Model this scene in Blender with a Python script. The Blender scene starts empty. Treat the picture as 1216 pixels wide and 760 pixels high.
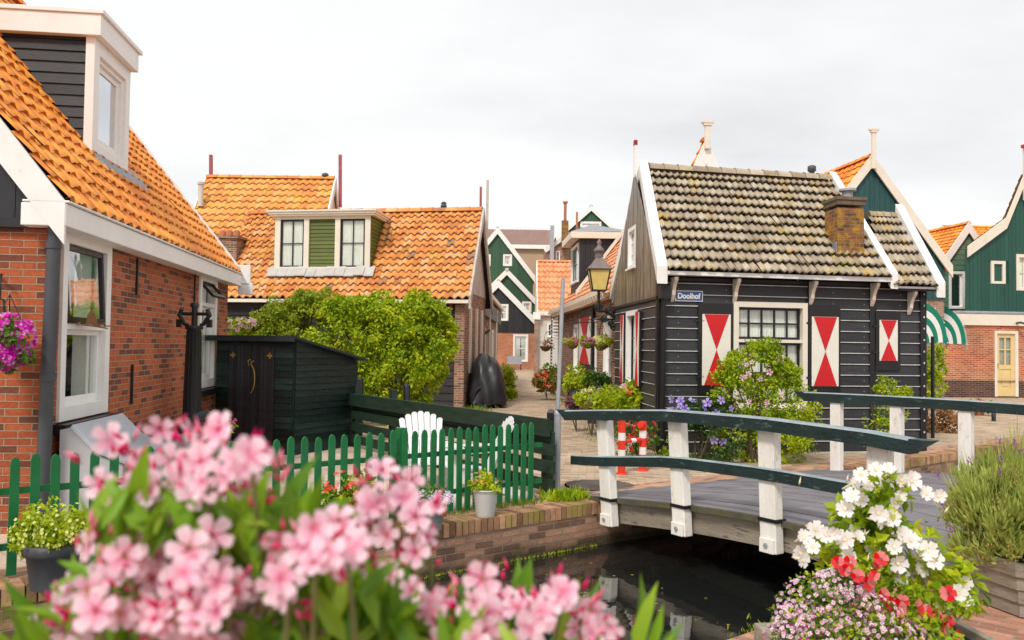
import bpy, bmesh, math, random
import numpy as np
from mathutils import Vector, Matrix
from mathutils.geometry import tessellate_polygon
random.seed(7); rng = np.random.default_rng(11)
S = bpy.context.scene
COL = S.collection
V = Vector
PI = math.pi
UP = V((0, 0, 1))
# ------------------------------------------------------------------ camera
EYE = V((0, 0, 1.65)); FPX = 1000.0
_p = math.atan(31 / FPX); _r = 0.014
_f = V((0, math.cos(_p), math.sin(_p))); _u0 = V((0, -math.sin(_p), math.cos(_p)))
_R = V((1, 0, 0)) * math.cos(_r) + _u0 * math.sin(_r)
_U = V((-1, 0, 0)) * math.sin(_r) + _u0 * math.cos(_r)
def ray(px, py): return _f * FPX + _R * (px - 608) + _U * (380 - py)
def at(px, py, Y):                      # point seen at (px, py) of the photo, Y metres away
    r = ray(px, py); return EYE + r * (Y / r.y)
def onz(px, py, z=0):
    r = ray(px, py); return EYE + r * ((z - EYE.z) / r.z)
def onp(px, py, O, u):                  # (s, z) on the vertical plane through O along u
    n = V((u[1], -u[0], 0)); r = ray(px, py)
    P = EYE + r * ((V((O[0], O[1], 0)) - V((EYE.x, EYE.y, 0))).dot(n) / V((r.x, r.y, 0)).dot(n))
    return ((P.x - O[0]) * u[0] + (P.y - O[1]) * u[1]) / (u[0] ** 2 + u[1] ** 2), P.z
def H(x, y): return V((x, y, 0))
cam = bpy.data.cameras.new('camera'); camo = bpy.data.objects.new('camera', cam); COL.objects.link(camo)
mw = Matrix((( _R.x, _U.x, -_f.x, EYE.x), (_R.y, _U.y, -_f.y, EYE.y), (_R.z, _U.z, -_f.z, EYE.z), (0, 0, 0, 1)))
camo.matrix_world = mw
cam.sensor_width = 36; cam.lens = FPX / 1216 * 36; cam.clip_start = .05; cam.clip_end = 2000
cam.dof.use_dof = True; cam.dof.focus_distance = 11; cam.dof.aperture_fstop = 4.2
S.camera = camo
# ------------------------------------------------------------------ materials
def newmat(name):
    m = bpy.data.materials.new(name); m.use_nodes = True; nt = m.node_tree
    return m, nt, nt.nodes['Principled BSDF'], nt.nodes, nt.links
def rgba(c): return (c[0], c[1], c[2], 1)
def noise(N, L, vec, scale, detail=4, rough=.55):
    n = N.new('ShaderNodeTexNoise'); n.inputs['Scale'].default_value = scale
    n.inputs['Detail'].default_value = detail; n.inputs['Roughness'].default_value = rough
    if vec is not None: L.new(vec, n.inputs['Vector'])
    return n.outputs['Fac']
def ramp(N, L, fac, stops):
    r = N.new('ShaderNodeValToRGB'); L.new(fac, r.inputs['Fac']); e = r.color_ramp.elements
    while len(e) < len(stops): e.new(.5)
    for k, (p, c) in enumerate(stops): e[k].position = p; e[k].color = rgba(c)
    return r.outputs['Color']
def mixc(N, L, fac, a, b, mode='MIX'):
    m = N.new('ShaderNodeMix'); m.data_type = 'RGBA'; m.blend_type = mode
    for sock, v in ((0, fac), (6, a), (7, b)):
        if isinstance(v, (int, float)): m.inputs[sock].default_value = v
        elif isinstance(v, tuple): m.inputs[sock].default_value = rgba(v)
        else: L.new(v, m.inputs[sock])
    return m.outputs[2]
def maprange(N, L, v, a, b, c, d):
    m = N.new('ShaderNodeMapRange'); L.new(v, m.inputs[0])
    for k, x in enumerate((a, b, c, d)): m.inputs[k + 1].default_value = x
    return m.outputs[0]
def objvec(N):
    g = N.new('ShaderNodeNewGeometry'); return g.outputs['Position']
def uvvec(N):
    g = N.new('ShaderNodeUVMap'); return g.outputs['UV']
def hsvval(N, L, col, val):
    h = N.new('ShaderNodeHueSaturation')
    if isinstance(col, tuple): h.inputs['Color'].default_value = rgba(col)
    else: L.new(col, h.inputs['Color'])
    L.new(val, h.inputs['Value']); return h.outputs['Color']
def bumpn(N, L, B, h, strength, dist=.01):
    b = N.new('ShaderNodeBump'); b.inputs['Strength'].default_value = strength; b.inputs['Distance'].default_value = dist
    L.new(h, b.inputs['Height']); L.new(b.outputs['Normal'], B.inputs['Normal'])
def P(name, col, rough=.6, var=.15, scale=5, bump=.1, metal=0, rnd=0, dirt=None, stretch=None, spec=.4):
    m, nt, B, N, L = newmat(name)
    vec = objvec(N)
    if stretch:
        mp = N.new('ShaderNodeMapping'); L.new(vec, mp.inputs[0]); mp.inputs['Scale'].default_value = stretch; vec = mp.outputs[0]
    f = noise(N, L, vec, scale, 6, .65)
    c = hsvval(N, L, col, maprange(N, L, f, .25, .75, 1 - var, 1 + var))
    if rnd:
        g = N.new('ShaderNodeNewGeometry')
        c = hsvval(N, L, c, maprange(N, L, g.outputs['Random Per Island'], 0, 1, 1 - rnd, 1 + rnd))
    if dirt:
        f2 = noise(N, L, vec, dirt[1], 5, .7)
        c = mixc(N, L, maprange(N, L, f2, dirt[2], dirt[2] + .12, 0, dirt[3] if len(dirt) > 3 else .8), c, dirt[0])
    L.new(c, B.inputs['Base Color'])
    L.new(maprange(N, L, f, .2, .8, max(0, rough - .1), min(1, rough + .12)), B.inputs['Roughness'])
    B.inputs['Metallic'].default_value = metal; B.inputs['Specular IOR Level'].default_value = spec
    if bump:
        f3 = noise(N, L, vec, scale * 7, 5, .7); bumpn(N, L, B, f3, bump * 3, .006)
    return m
def brick(name, c1, c2, c3, mortar, w=.22, h=.0625, ms=.008, rot=0, moss=None, bump=1.0, dark=.25, big=.2, offset=.5, wet=None):
    m, nt, B, N, L = newmat(name)
    uv = uvvec(N)
    mp = N.new('ShaderNodeMapping'); L.new(uv, mp.inputs[0]); mp.inputs['Rotation'].default_value = (0, 0, rot)
    nz = N.new('ShaderNodeTexNoise'); nz.inputs['Scale'].default_value = 9; L.new(uv, nz.inputs['Vector'])
    va = N.new('ShaderNodeVectorMath'); va.operation = 'MULTIPLY_ADD'; L.new(nz.outputs['Color'], va.inputs[0])
    va.inputs[1].default_value = (.006, .006, 0); L.new(mp.outputs[0], va.inputs[2])
    b = N.new('ShaderNodeTexBrick'); L.new(va.outputs[0], b.inputs['Vector'])
    b.inputs['Scale'].default_value = 1; b.inputs['Brick Width'].default_value = w; b.inputs['Row Height'].default_value = h
    b.inputs['Mortar Size'].default_value = ms; b.inputs['Mortar Smooth'].default_value = .3; b.offset = offset
    b.inputs['Color1'].default_value = (0, 0, 0, 1); b.inputs['Color2'].default_value = (1, 1, 1, 1); b.inputs['Bias'].default_value = 0
    b.inputs['Mortar'].default_value = (.5, .5, .5, 1)
    col = ramp(N, L, b.outputs['Color'], [(0, c3), (dark, tuple(x * .9 for x in c3)), (dark + .12, c1), (.65, c2), (1, c1)])
    f = noise(N, L, uv, 30, 5, .7)
    col = hsvval(N, L, col, maprange(N, L, f, .25, .75, .75, 1.25))
    col = mixc(N, L, b.outputs['Fac'], col, mortar)
    f2 = noise(N, L, uv, .9, 4, .6)
    col = hsvval(N, L, col, maprange(N, L, f2, .3, .7, 1 - big, 1 + big))
    if moss:
        f3 = noise(N, L, uv, moss[1], 6, .75)
        col = mixc(N, L, maprange(N, L, f3, moss[2], moss[2] + .15, 0, moss[3]), col, moss[0])
    if wet is not None:
        sp = N.new('ShaderNodeSeparateXYZ'); L.new(objvec(N), sp.inputs[0]); wz = N.new('ShaderNodeMath'); wz.operation = 'MULTIPLY_ADD'; L.new(f3 if moss else f, wz.inputs[0]); wz.inputs[1].default_value = -.25; L.new(sp.outputs[2], wz.inputs[2])
        col = mixc(N, L, maprange(N, L, wz.outputs[0], wet - .12, wet, .85, 0), col, (.035, .04, .018))
    L.new(col, B.inputs['Base Color']); B.inputs['Roughness'].default_value = .85; B.inputs['Specular IOR Level'].default_value = .25
    mt = N.new('ShaderNodeMath'); mt.operation = 'MULTIPLY_ADD'; L.new(b.outputs['Fac'], mt.inputs[0]); mt.inputs[1].default_value = -1.2; L.new(f, mt.inputs[2])
    bumpn(N, L, B, mt.outputs[0], bump, .008)
    return m
def tilem(name, stops, lichen=None, dark=None, rough=.75, lip_dark=.5):
    m, nt, B, N, L = newmat(name)
    uv = uvvec(N)
    fl = N.new('ShaderNodeVectorMath'); fl.operation = 'FLOOR'; L.new(uv, fl.inputs[0])
    wn = N.new('ShaderNodeTexWhiteNoise'); wn.noise_dimensions = '2D'; L.new(fl.outputs[0], wn.inputs['Vector'])
    col = ramp(N, L, wn.outputs['Value'], stops)
    pos = objvec(N)
    f = noise(N, L, pos, 14, 6, .75)
    col = hsvval(N, L, col, maprange(N, L, f, .25, .75, .78, 1.22))
    # colour darkens towards the lower lip of every tile
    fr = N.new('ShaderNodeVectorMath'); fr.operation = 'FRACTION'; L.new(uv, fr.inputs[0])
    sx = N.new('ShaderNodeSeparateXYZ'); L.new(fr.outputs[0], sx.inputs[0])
    g = maprange(N, L, sx.outputs[1], .0, .3, lip_dark, 0)
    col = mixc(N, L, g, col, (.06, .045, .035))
    ms = N.new('ShaderNodeMapping'); L.new(pos, ms.inputs[0]); ms.inputs['Scale'].default_value = (2.2, 2.2, .5)
    col = hsvval(N, L, col, maprange(N, L, noise(N, L, ms.outputs[0], 1.3, 5, .7), .3, .7, .94, 1.22))
    if lichen:
        for (c, sc, th, am) in lichen:
            f2 = noise(N, L, pos, sc, 6, .8)
            col = mixc(N, L, maprange(N, L, f2, th, th + .1, 0, am), col, c)
    L.new(col, B.inputs['Base Color']); B.inputs['Roughness'].default_value = rough; B.inputs['Specular IOR Level'].default_value = .3
    bumpn(N, L, B, f, .6, .01)
    return m
def leafm(name, c1, c2, c3, trans=.35, rough=.5):
    m, nt, B, N, L = newmat(name)
    g = N.new('ShaderNodeNewGeometry')
    f = noise(N, L, g.outputs['Position'], 2.2, 3)
    a = N.new('ShaderNodeMath'); a.operation = 'MULTIPLY_ADD'; L.new(g.outputs['Random Per Island'], a.inputs[0]); a.inputs[1].default_value = .6
    s = N.new('ShaderNodeMath'); s.operation = 'MULTIPLY_ADD'; L.new(f, s.inputs[0]); s.inputs[1].default_value = 1.0; s.inputs[2].default_value = -.3
    L.new(s.outputs[0], a.inputs[2])
    col = ramp(N, L, a.outputs[0], [(.05, c1), (.5, c2), (.95, c3)])
    L.new(col, B.inputs['Base Color']); B.inputs['Roughness'].default_value = rough; B.inputs['Specular IOR Level'].default_value = .35
    t = N.new('ShaderNodeBsdfTranslucent'); L.new(col, t.inputs['Color'])
    mx = N.new('ShaderNodeMixShader'); mx.inputs[0].default_value = trans
    L.new(B.outputs[0], mx.inputs[1]); L.new(t.outputs[0], mx.inputs[2]); L.new(mx.outputs[0], N['Material Output'].inputs['Surface'])
    return m
def petalm(name, cin, cmid, cout, rnd=.15, trans=.3):
    m, nt, B, N, L = newmat(name)
    uv = uvvec(N); sx = N.new('ShaderNodeSeparateXYZ'); L.new(uv, sx.inputs[0])
    col = ramp(N, L, sx.outputs[1], [(0, cin), (.24, cmid), (.8, cout)])
    g = N.new('ShaderNodeNewGeometry')
    h = N.new('ShaderNodeHueSaturation'); L.new(col, h.inputs['Color'])
    L.new(maprange(N, L, g.outputs['Random Per Island'], 0, 1, 1 - rnd, 1 + rnd), h.inputs['Value'])
    L.new(maprange(N, L, g.outputs['Random Per Island'], 0, 1, 1 + 2 * rnd, 1 - 2 * rnd), h.inputs['Saturation'])
    L.new(h.outputs[0], B.inputs['Base Color']); B.inputs['Roughness'].default_value = .6; B.inputs['Specular IOR Level'].default_value = .2
    t = N.new('ShaderNodeBsdfTranslucent'); L.new(h.outputs[0], t.inputs['Color'])
    mx = N.new('ShaderNodeMixShader'); mx.inputs[0].default_value = trans
    L.new(B.outputs[0], mx.inputs[1]); L.new(t.outputs[0], mx.inputs[2]); L.new(mx.outputs[0], N['Material Output'].inputs['Surface'])
    return m
def glassm(name, tint=(.9, .95, .93), refl=.0):
    m, nt, B, N, L = newmat(name); N.remove(B)
    gl = N.new('ShaderNodeBsdfGlossy'); gl.inputs['Roughness'].default_value = .03; gl.inputs['Color'].default_value = (.9, .92, .95, 1)
    tr = N.new('ShaderNodeBsdfTransparent'); tr.inputs['Color'].default_value = rgba(tint)
    fr = N.new('ShaderNodeLayerWeight'); fr.inputs['Blend'].default_value = .5; pw = N.new('ShaderNodeMath'); pw.operation = 'POWER'; L.new(fr.outputs['Facing'], pw.inputs[0]); pw.inputs[1].default_value = 4
    a = N.new('ShaderNodeMath'); a.operation = 'MULTIPLY_ADD'; a.use_clamp = True; L.new(pw.outputs[0], a.inputs[0]); a.inputs[1].default_value = .8; a.inputs[2].default_value = .04 + refl
    nb = N.new('ShaderNodeBump'); nb.inputs['Strength'].default_value = .08; nb.inputs['Distance'].default_value = .02
    L.new(noise(N, L, objvec(N), 3, 2), nb.inputs['Height']); L.new(nb.outputs[0], gl.inputs['Normal'])
    mx = N.new('ShaderNodeMixShader'); L.new(a.outputs[0], mx.inputs[0]); L.new(tr.outputs[0], mx.inputs[1]); L.new(gl.outputs[0], mx.inputs[2])
    L.new(mx.outputs[0], N['Material Output'].inputs['Surface'])
    return m
WHITE = P('white_paint', (.86, .85, .82), .5, .07, 3, .05, dirt=((.42, .38, .3), 7, .66, .45))
CREAM = P('cream_paint', (.78, .72, .6), .5, .07, 3, .05, dirt=((.45, .4, .3), 7, .64, .4))
WEATHERED = P('weathered_white_board', (.55, .52, .47), .7, .2, 4, .2, dirt=((.25, .22, .17), 9, .5, .8), stretch=(3, 3, .6))
BLACKB = P('black_stained_boards', (.030, .030, .034), .42, .4, 5, .25, rnd=.4, stretch=(.6, .6, 5), dirt=((.07, .07, .068), 9, .6, .6))
BLACKP = P('black_gloss_paint', (.014, .014, .016), .35, .2, 5, .05)
LIPW = P('white_board_edge', (.62, .62, .60), .6, .35, 4, .05)
DGREEN = P('dark_green_boards', (.018, .045, .037), .45, .3, 4, .1, rnd=.3, stretch=(.6, .6, 5))
RAILG = P('green_black_rail_paint', (.014, .032, .031), .38, .4, 3, .5, dirt=((.17, .23, .20), 8, .60, .75), stretch=(1, 1, 2.5))
RAILTOP = P('worn_grey_rail_top', (.30, .36, .38), .6, .3, 6, .2, dirt=((.05, .07, .07), 8, .6, .7))
PICKET = P('green_picket_paint', (.010, .145, .045), .45, .2, 5, .12, rnd=.3, dirt=((.10, .15, .03), 14, .66, .5))
FENCEG = P('dark_green_fence_boards', (.014, .034, .02), .6, .4, 4, .15, rnd=.4, stretch=(1, 1, 4), dirt=((.07, .09, .04), 10, .62, .6))
POSTW = P('white_wooden_post', (.84, .80, .73), .6, .12, 4, .3, dirt=((.36, .30, .22), 6, .57, .65), stretch=(2, 2, .7))
TIMBER = P('grey_brown_beam', (.30, .25, .19), .85, .4, 3, .5, dirt=((.05, .05, .04), 6, .55, .8), stretch=(.7, .7, 4))
DECK = P('grey_deck_planks', (.20, .185, .20), .75, .2, 3, .2, rnd=.16, dirt=((.07, .06, .055), 5, .58, .5))
STEEL = P('galvanised_steel', (.40, .42, .44), .45, .15, 9, .05, metal=.35)
IRON = P('cast_iron', (.018, .022, .024), .4, .2, 12, .1)
DGREY = P('anthracite_paint', (.07, .075, .085), .45, .1, 5, .03)
GREYBOX = P('grey_painted_boards', (.36, .37, .40), .5, .08, 4, .05)
LEAD = P('lead_flashing', (.30, .31, .33), .6, .25, 6, .2)
GREENWALL = P('green_painted_boards', (.018, .085, .062), .45, .15, 4, .06, rnd=.15, stretch=(5, 5, .6))
GREENFAR = P('faded_green_boards', (.035, .10, .055), .55, .15, 4, .06, rnd=.15, stretch=(5, 5, .6))
TEALWALL = P('teal_painted_boards', (.018, .075, .075), .45, .15, 4, .06, rnd=.12, stretch=(5, 5, .6))
DARKWALL = P('dark_vertical_boards', (.022, .023, .028), .5, .25, 4, .06, rnd=.3, stretch=(5, 5, .6))
BROWNGABLE = P('brown_streaked_gable_boards', (.15, .125, .085), .35, .35, 3, .1, rnd=.35, stretch=(3, 3, .4), dirt=((.36, .31, .25), 4, .5, .7))  # brown boards with paler vertical streaks
OLIVE = P('olive_green_boards', (.10, .13, .015), .5, .15, 4, .05, rnd=.15)
RED = P('red_paint', (.60, .012, .018), .45, .08, 4, .03)
REDWALL = P('dark_red_paint', (.30, .02, .03), .5, .15, 4, .03)
SHUTW = P('shutter_white_paint', (.80, .77, .68), .5, .06, 3, .04, dirt=((.4, .36, .28), 10, .68, .4))
YELLOWD = P('pale_yellow_paint', (.74, .56, .26), .45, .06, 3, .03)
CURT = P('white_curtain_cloth', (.90, .87, .80), .9, .1, 3, 0)
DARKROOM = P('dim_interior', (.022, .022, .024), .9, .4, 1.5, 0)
SOIL = P('potting_soil', (.035, .024, .016), .95, .4, 25, .4)
TERRA = P('terracotta', (.42, .15, .07), .8, .15, 7, .1)
WHITEPOT = P('white_enamelled_pot', (.74, .72, .68), .4, .08, 6, .05, dirt=((.4, .35, .28), 9, .64, .5))
ZINC = P('zinc_pot', (.30, .31, .32), .5, .25, 9, .08, metal=.3)
GREYPOT = P('anthracite_pot', (.065, .068, .075), .5, .1, 6, .04)
BLACKPOT = P('black_pot', (.02, .02, .022), .5, .2, 6, .05)
TARP = P('black_vinyl_cover', (.022, .022, .026), .38, .3, 4, .1)
RUBBER = P('black_rubber', (.015, .015, .015), .7, .2, 9, .1)
BRASS = P('brass_fittings', (.55, .36, .09), .35, .15, 9, .05, metal=.6)
BARK = P('brown_stems', (.10, .07, .04), .85, .3, 15, .3)
COIR = P('coir_liner', (.22, .13, .06), .95, .3, 30, .4)
WPLASTIC = P('white_chair_paint', (.80, .80, .80), .4, .05, 4, .02)
LAMPG = P('amber_lamp_glass', (.78, .60, .20), .25, .12, 4, .03)
LAMPCAP = P('weathered_copper_cap', (.20, .165, .15), .5, .25, 10, .08)
SIGNB = P('sign_blue_enamel', (.02, .10, .32), .25, .05, 4, 0)
STONE = P('pale_plaster', (.62, .58, .52), .85, .12, 2, .1, dirt=((.4, .36, .3), 3, .58, .5))
CONCR = P('grey_precast_wall', (.26, .24, .21), .9, .25, 6, .3, rnd=.12, dirt=((.08, .10, .04), 6, .58, .6))
PLANTERW = P('silvered_planter_wood', (.30, .26, .20), .85, .25, 4, .35, rnd=.15, stretch=(1, 1, 5), dirt=((.11, .10, .07), 7, .57, .7))
TANB = P('tan_render', (.42, .30, .20), .85, .12, 2, .1)
BROWNROOF = P('brown_metal_roof', (.30, .19, .16), .6, .12, 2, .05)
AWG = P('green_awning_cloth', (.0, .20, .125), .7, .1, 4, .03)
AWW = P('white_awning_cloth', (.78, .78, .75), .7, .05, 4, .03)
PINKB = brick('pinkish_brick', (.42, .25, .18), (.36, .20, .14), (.28, .16, .12), (.42, .38, .33))
BRICKL = brick('orange_red_brick', (.50, .125, .045), (.38, .09, .036), (.19, .065, .042), (.42, .31, .21), dark=.24, big=.22, ms=.0065, bump=1.4)
BRICKR = brick('red_brick', (.60, .17, .065), (.50, .13, .055), (.40, .10, .05), (.60, .44, .30), dark=.25, h=.07, w=.24, ms=.011)
BRICKD = brick('dark_plinth_brick', (.13, .055, .04), (.10, .045, .035), (.07, .035, .03), (.22, .17, .13), h=.07, w=.24, ms=.01)
BRICKA = brick('alley_brick', (.40, .19, .12), (.32, .15, .10), (.17, .10, .07), (.48, .40, .32), dark=.3)
BRICKC = brick('lichened_chimney_brick', (.30, .12, .05), (.24, .09, .045), (.14, .07, .045), (.26, .2, .13), moss=((.50, .28, .02), 5, .47, .85), dark=.25)
QUAY = brick('old_quay_brick', (.52, .29, .19), (.40, .21, .14), (.22, .12, .08), (.34, .27, .20), w=.22, h=.068, moss=((.20, .17, .025), 1.6, .56, .75), dark=.25, bump=1.3, big=.3, wet=-.42)
COPING = brick('mossy_quay_coping', (.33, .17, .10), (.26, .13, .08), (.13, .08, .05), (.11, .08, .05), w=.072, h=.22, ms=.009, moss=((.20, .19, .03), 2.2, .52, .65), bump=1.4, big=.3, offset=0)
COPTOP = brick('flat_brick_strip', (.58, .33, .21), (.50, .27, .17), (.36, .20, .13), (.42, .32, .22), w=.075, h=.21, rot=.69, ms=.007, moss=((.20, .20, .04), 1.5, .58, .6), big=.25, offset=0)
PAVE = brick('street_clinker_paving', (.62, .46, .33), (.54, .38, .27), (.40, .28, .20), (.36, .32, .20), w=.21, h=.075, rot=.1, ms=.007, moss=((.16, .19, .05), 1.1, .56, .75), big=.22, bump=.6)
PAVER = brick('red_clinker_edging', (.54, .27, .18), (.46, .22, .15), (.34, .16, .11), (.34, .25, .18), w=.21, h=.075, rot=.72, ms=.007, moss=((.18, .17, .06), 1.3, .58, .5), bump=.6)
PAVEG = brick('beige_garden_slabs', (.66, .52, .41), (.60, .46, .36), (.54, .42, .33), (.42, .35, .27), w=.30, h=.30, rot=.67, ms=.008, moss=((.25, .2, .12), 1.5, .6, .4), bump=.4)
TILEO = tilem('bright_orange_pantiles', [(0, (.78, .23, .028)), (.5, (.88, .31, .042)), (1, (.94, .38, .06))], lichen=[((.25, .10, .03), 3, .66, .4)], lip_dark=.45, rough=.55)
TILEB = tilem('mottled_orange_pantiles', [(0, (.24, .18, .13)), (.03, (.52, .18, .05)), (.35, (.64, .24, .065)), (.7, (.72, .31, .09)), (1, (.68, .38, .18))],
              lichen=[((.55, .33, .03), 1.1, .56, .55), ((.60, .50, .38), 5, .63, .45), ((.12, .08, .05), 3, .63, .6)], lip_dark=.7)
TILEY = tilem('yellowed_orange_pantiles', [(0, (.60, .22, .06)), (.5, (.70, .30, .08)), (1, (.76, .38, .12))], lichen=[((.70, .42, .03), 2.2, .52, .6)], lip_dark=.7)
TILEF = tilem('soft_orange_pantiles', [(0, (.66, .25, .11)), (.5, (.76, .32, .15)), (1, (.80, .38, .2))], lichen=[((.3, .2, .1), 2, .62, .4)], lip_dark=.5)
TILEG = tilem('grey_mossy_tiles', [(0, (.30, .24, .17)), (.4, (.37, .305, .22)), (.8, (.43, .365, .27)), (1, (.48, .415, .32))],
              lichen=[((.58, .38, .04), 2.6, .54, .7), ((.32, .31, .05), 1.0, .60, .55), ((.10, .08, .06), 6, .61, .7)], lip_dark=.85)
GLASS = glassm('window_glass', refl=.06)
GLASSR = glassm('reflective_window_glass', refl=.3)
GLASSD = glassm('sky_lit_window_glass', refl=.62)
LF_BRIGHT = leafm('yellow_green_leaves', (.07, .18, .006), (.40, .55, .012), (.85, .82, .04), .45)
LF_MID = leafm('mid_green_leaves', (.035, .10, .012), (.13, .26, .018), (.34, .44, .04))
LF_DARK = leafm('dark_green_leaves', (.015, .05, .012), (.045, .11, .02), (.10, .20, .03))
LF_LIME = leafm('lime_leaves', (.26, .38, .015), (.52, .62, .025), (.72, .74, .06), .45)
LF_LAV = leafm('grey_green_lavender', (.17, .25, .04), (.42, .50, .10), (.66, .68, .22), .35)
LF_LAVB = leafm('brown_spent_lavender', (.28, .18, .05), (.40, .28, .08), (.5, .38, .12), .2)
LF_OLE = leafm('oleander_leaves', (.07, .19, .015), (.22, .42, .02), (.45, .62, .06), .4, .4)
LF_VAR = leafm('mixed_edging_leaves', (.05, .10, .02), (.20, .28, .03), (.45, .25, .05))
LF_YEL = leafm('yellowing_leaves', (.35, .35, .03), (.55, .45, .02), (.6, .5, .03))
LF_DRY = leafm('dry_rusty_foliage', (.25, .12, .05), (.40, .20, .08), (.50, .30, .12))
GRASS = leafm('grass_tufts', (.08, .15, .02), (.18, .28, .03), (.32, .38, .06))
PT_PINK = petalm('pink_oleander_petals', (.90, .05, .20), (.98, .46, .63), (1.0, .76, .85), .10, .45)
PT_HOT = petalm('hot_pink_buds', (.7, .02, .10), (.80, .06, .18), (.85, .15, .3), .15)
PT_MAG = petalm('magenta_petals', (.30, .0, .16), (.60, .015, .38), (.72, .05, .5), .2)
PT_WHITE = petalm('white_petals', (.80, .25, .06), (.88, .84, .80), (.90, .89, .87), .04)
PT_RED = petalm('red_petals', (.25, .0, .0), (.68, .01, .02), (.75, .02, .03), .15)
PT_CORAL = petalm('coral_red_petals', (.6, .1, .02), (.80, .05, .03), (.85, .10, .06), .15)
PT_LILAC = petalm('lilac_petals', (.22, .05, .35), (.42, .30, .80), (.50, .40, .85), .12)
PT_PALEP = petalm('pale_pink_petals', (.7, .08, .25), (.80, .30, .48), (.88, .66, .72), .15)
PT_VIOLA = petalm('violet_white_petals', (.25, .03, .35), (.55, .35, .65), (.78, .70, .80), .15)
PT_YEL = petalm('pale_yellow_florets', (.6, .6, .05), (.75, .75, .15), (.80, .80, .30), .1)
PT_ORANGE = petalm('orange_florets', (.7, .15, .01), (.8, .25, .02), (.8, .35, .05), .15)
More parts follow.
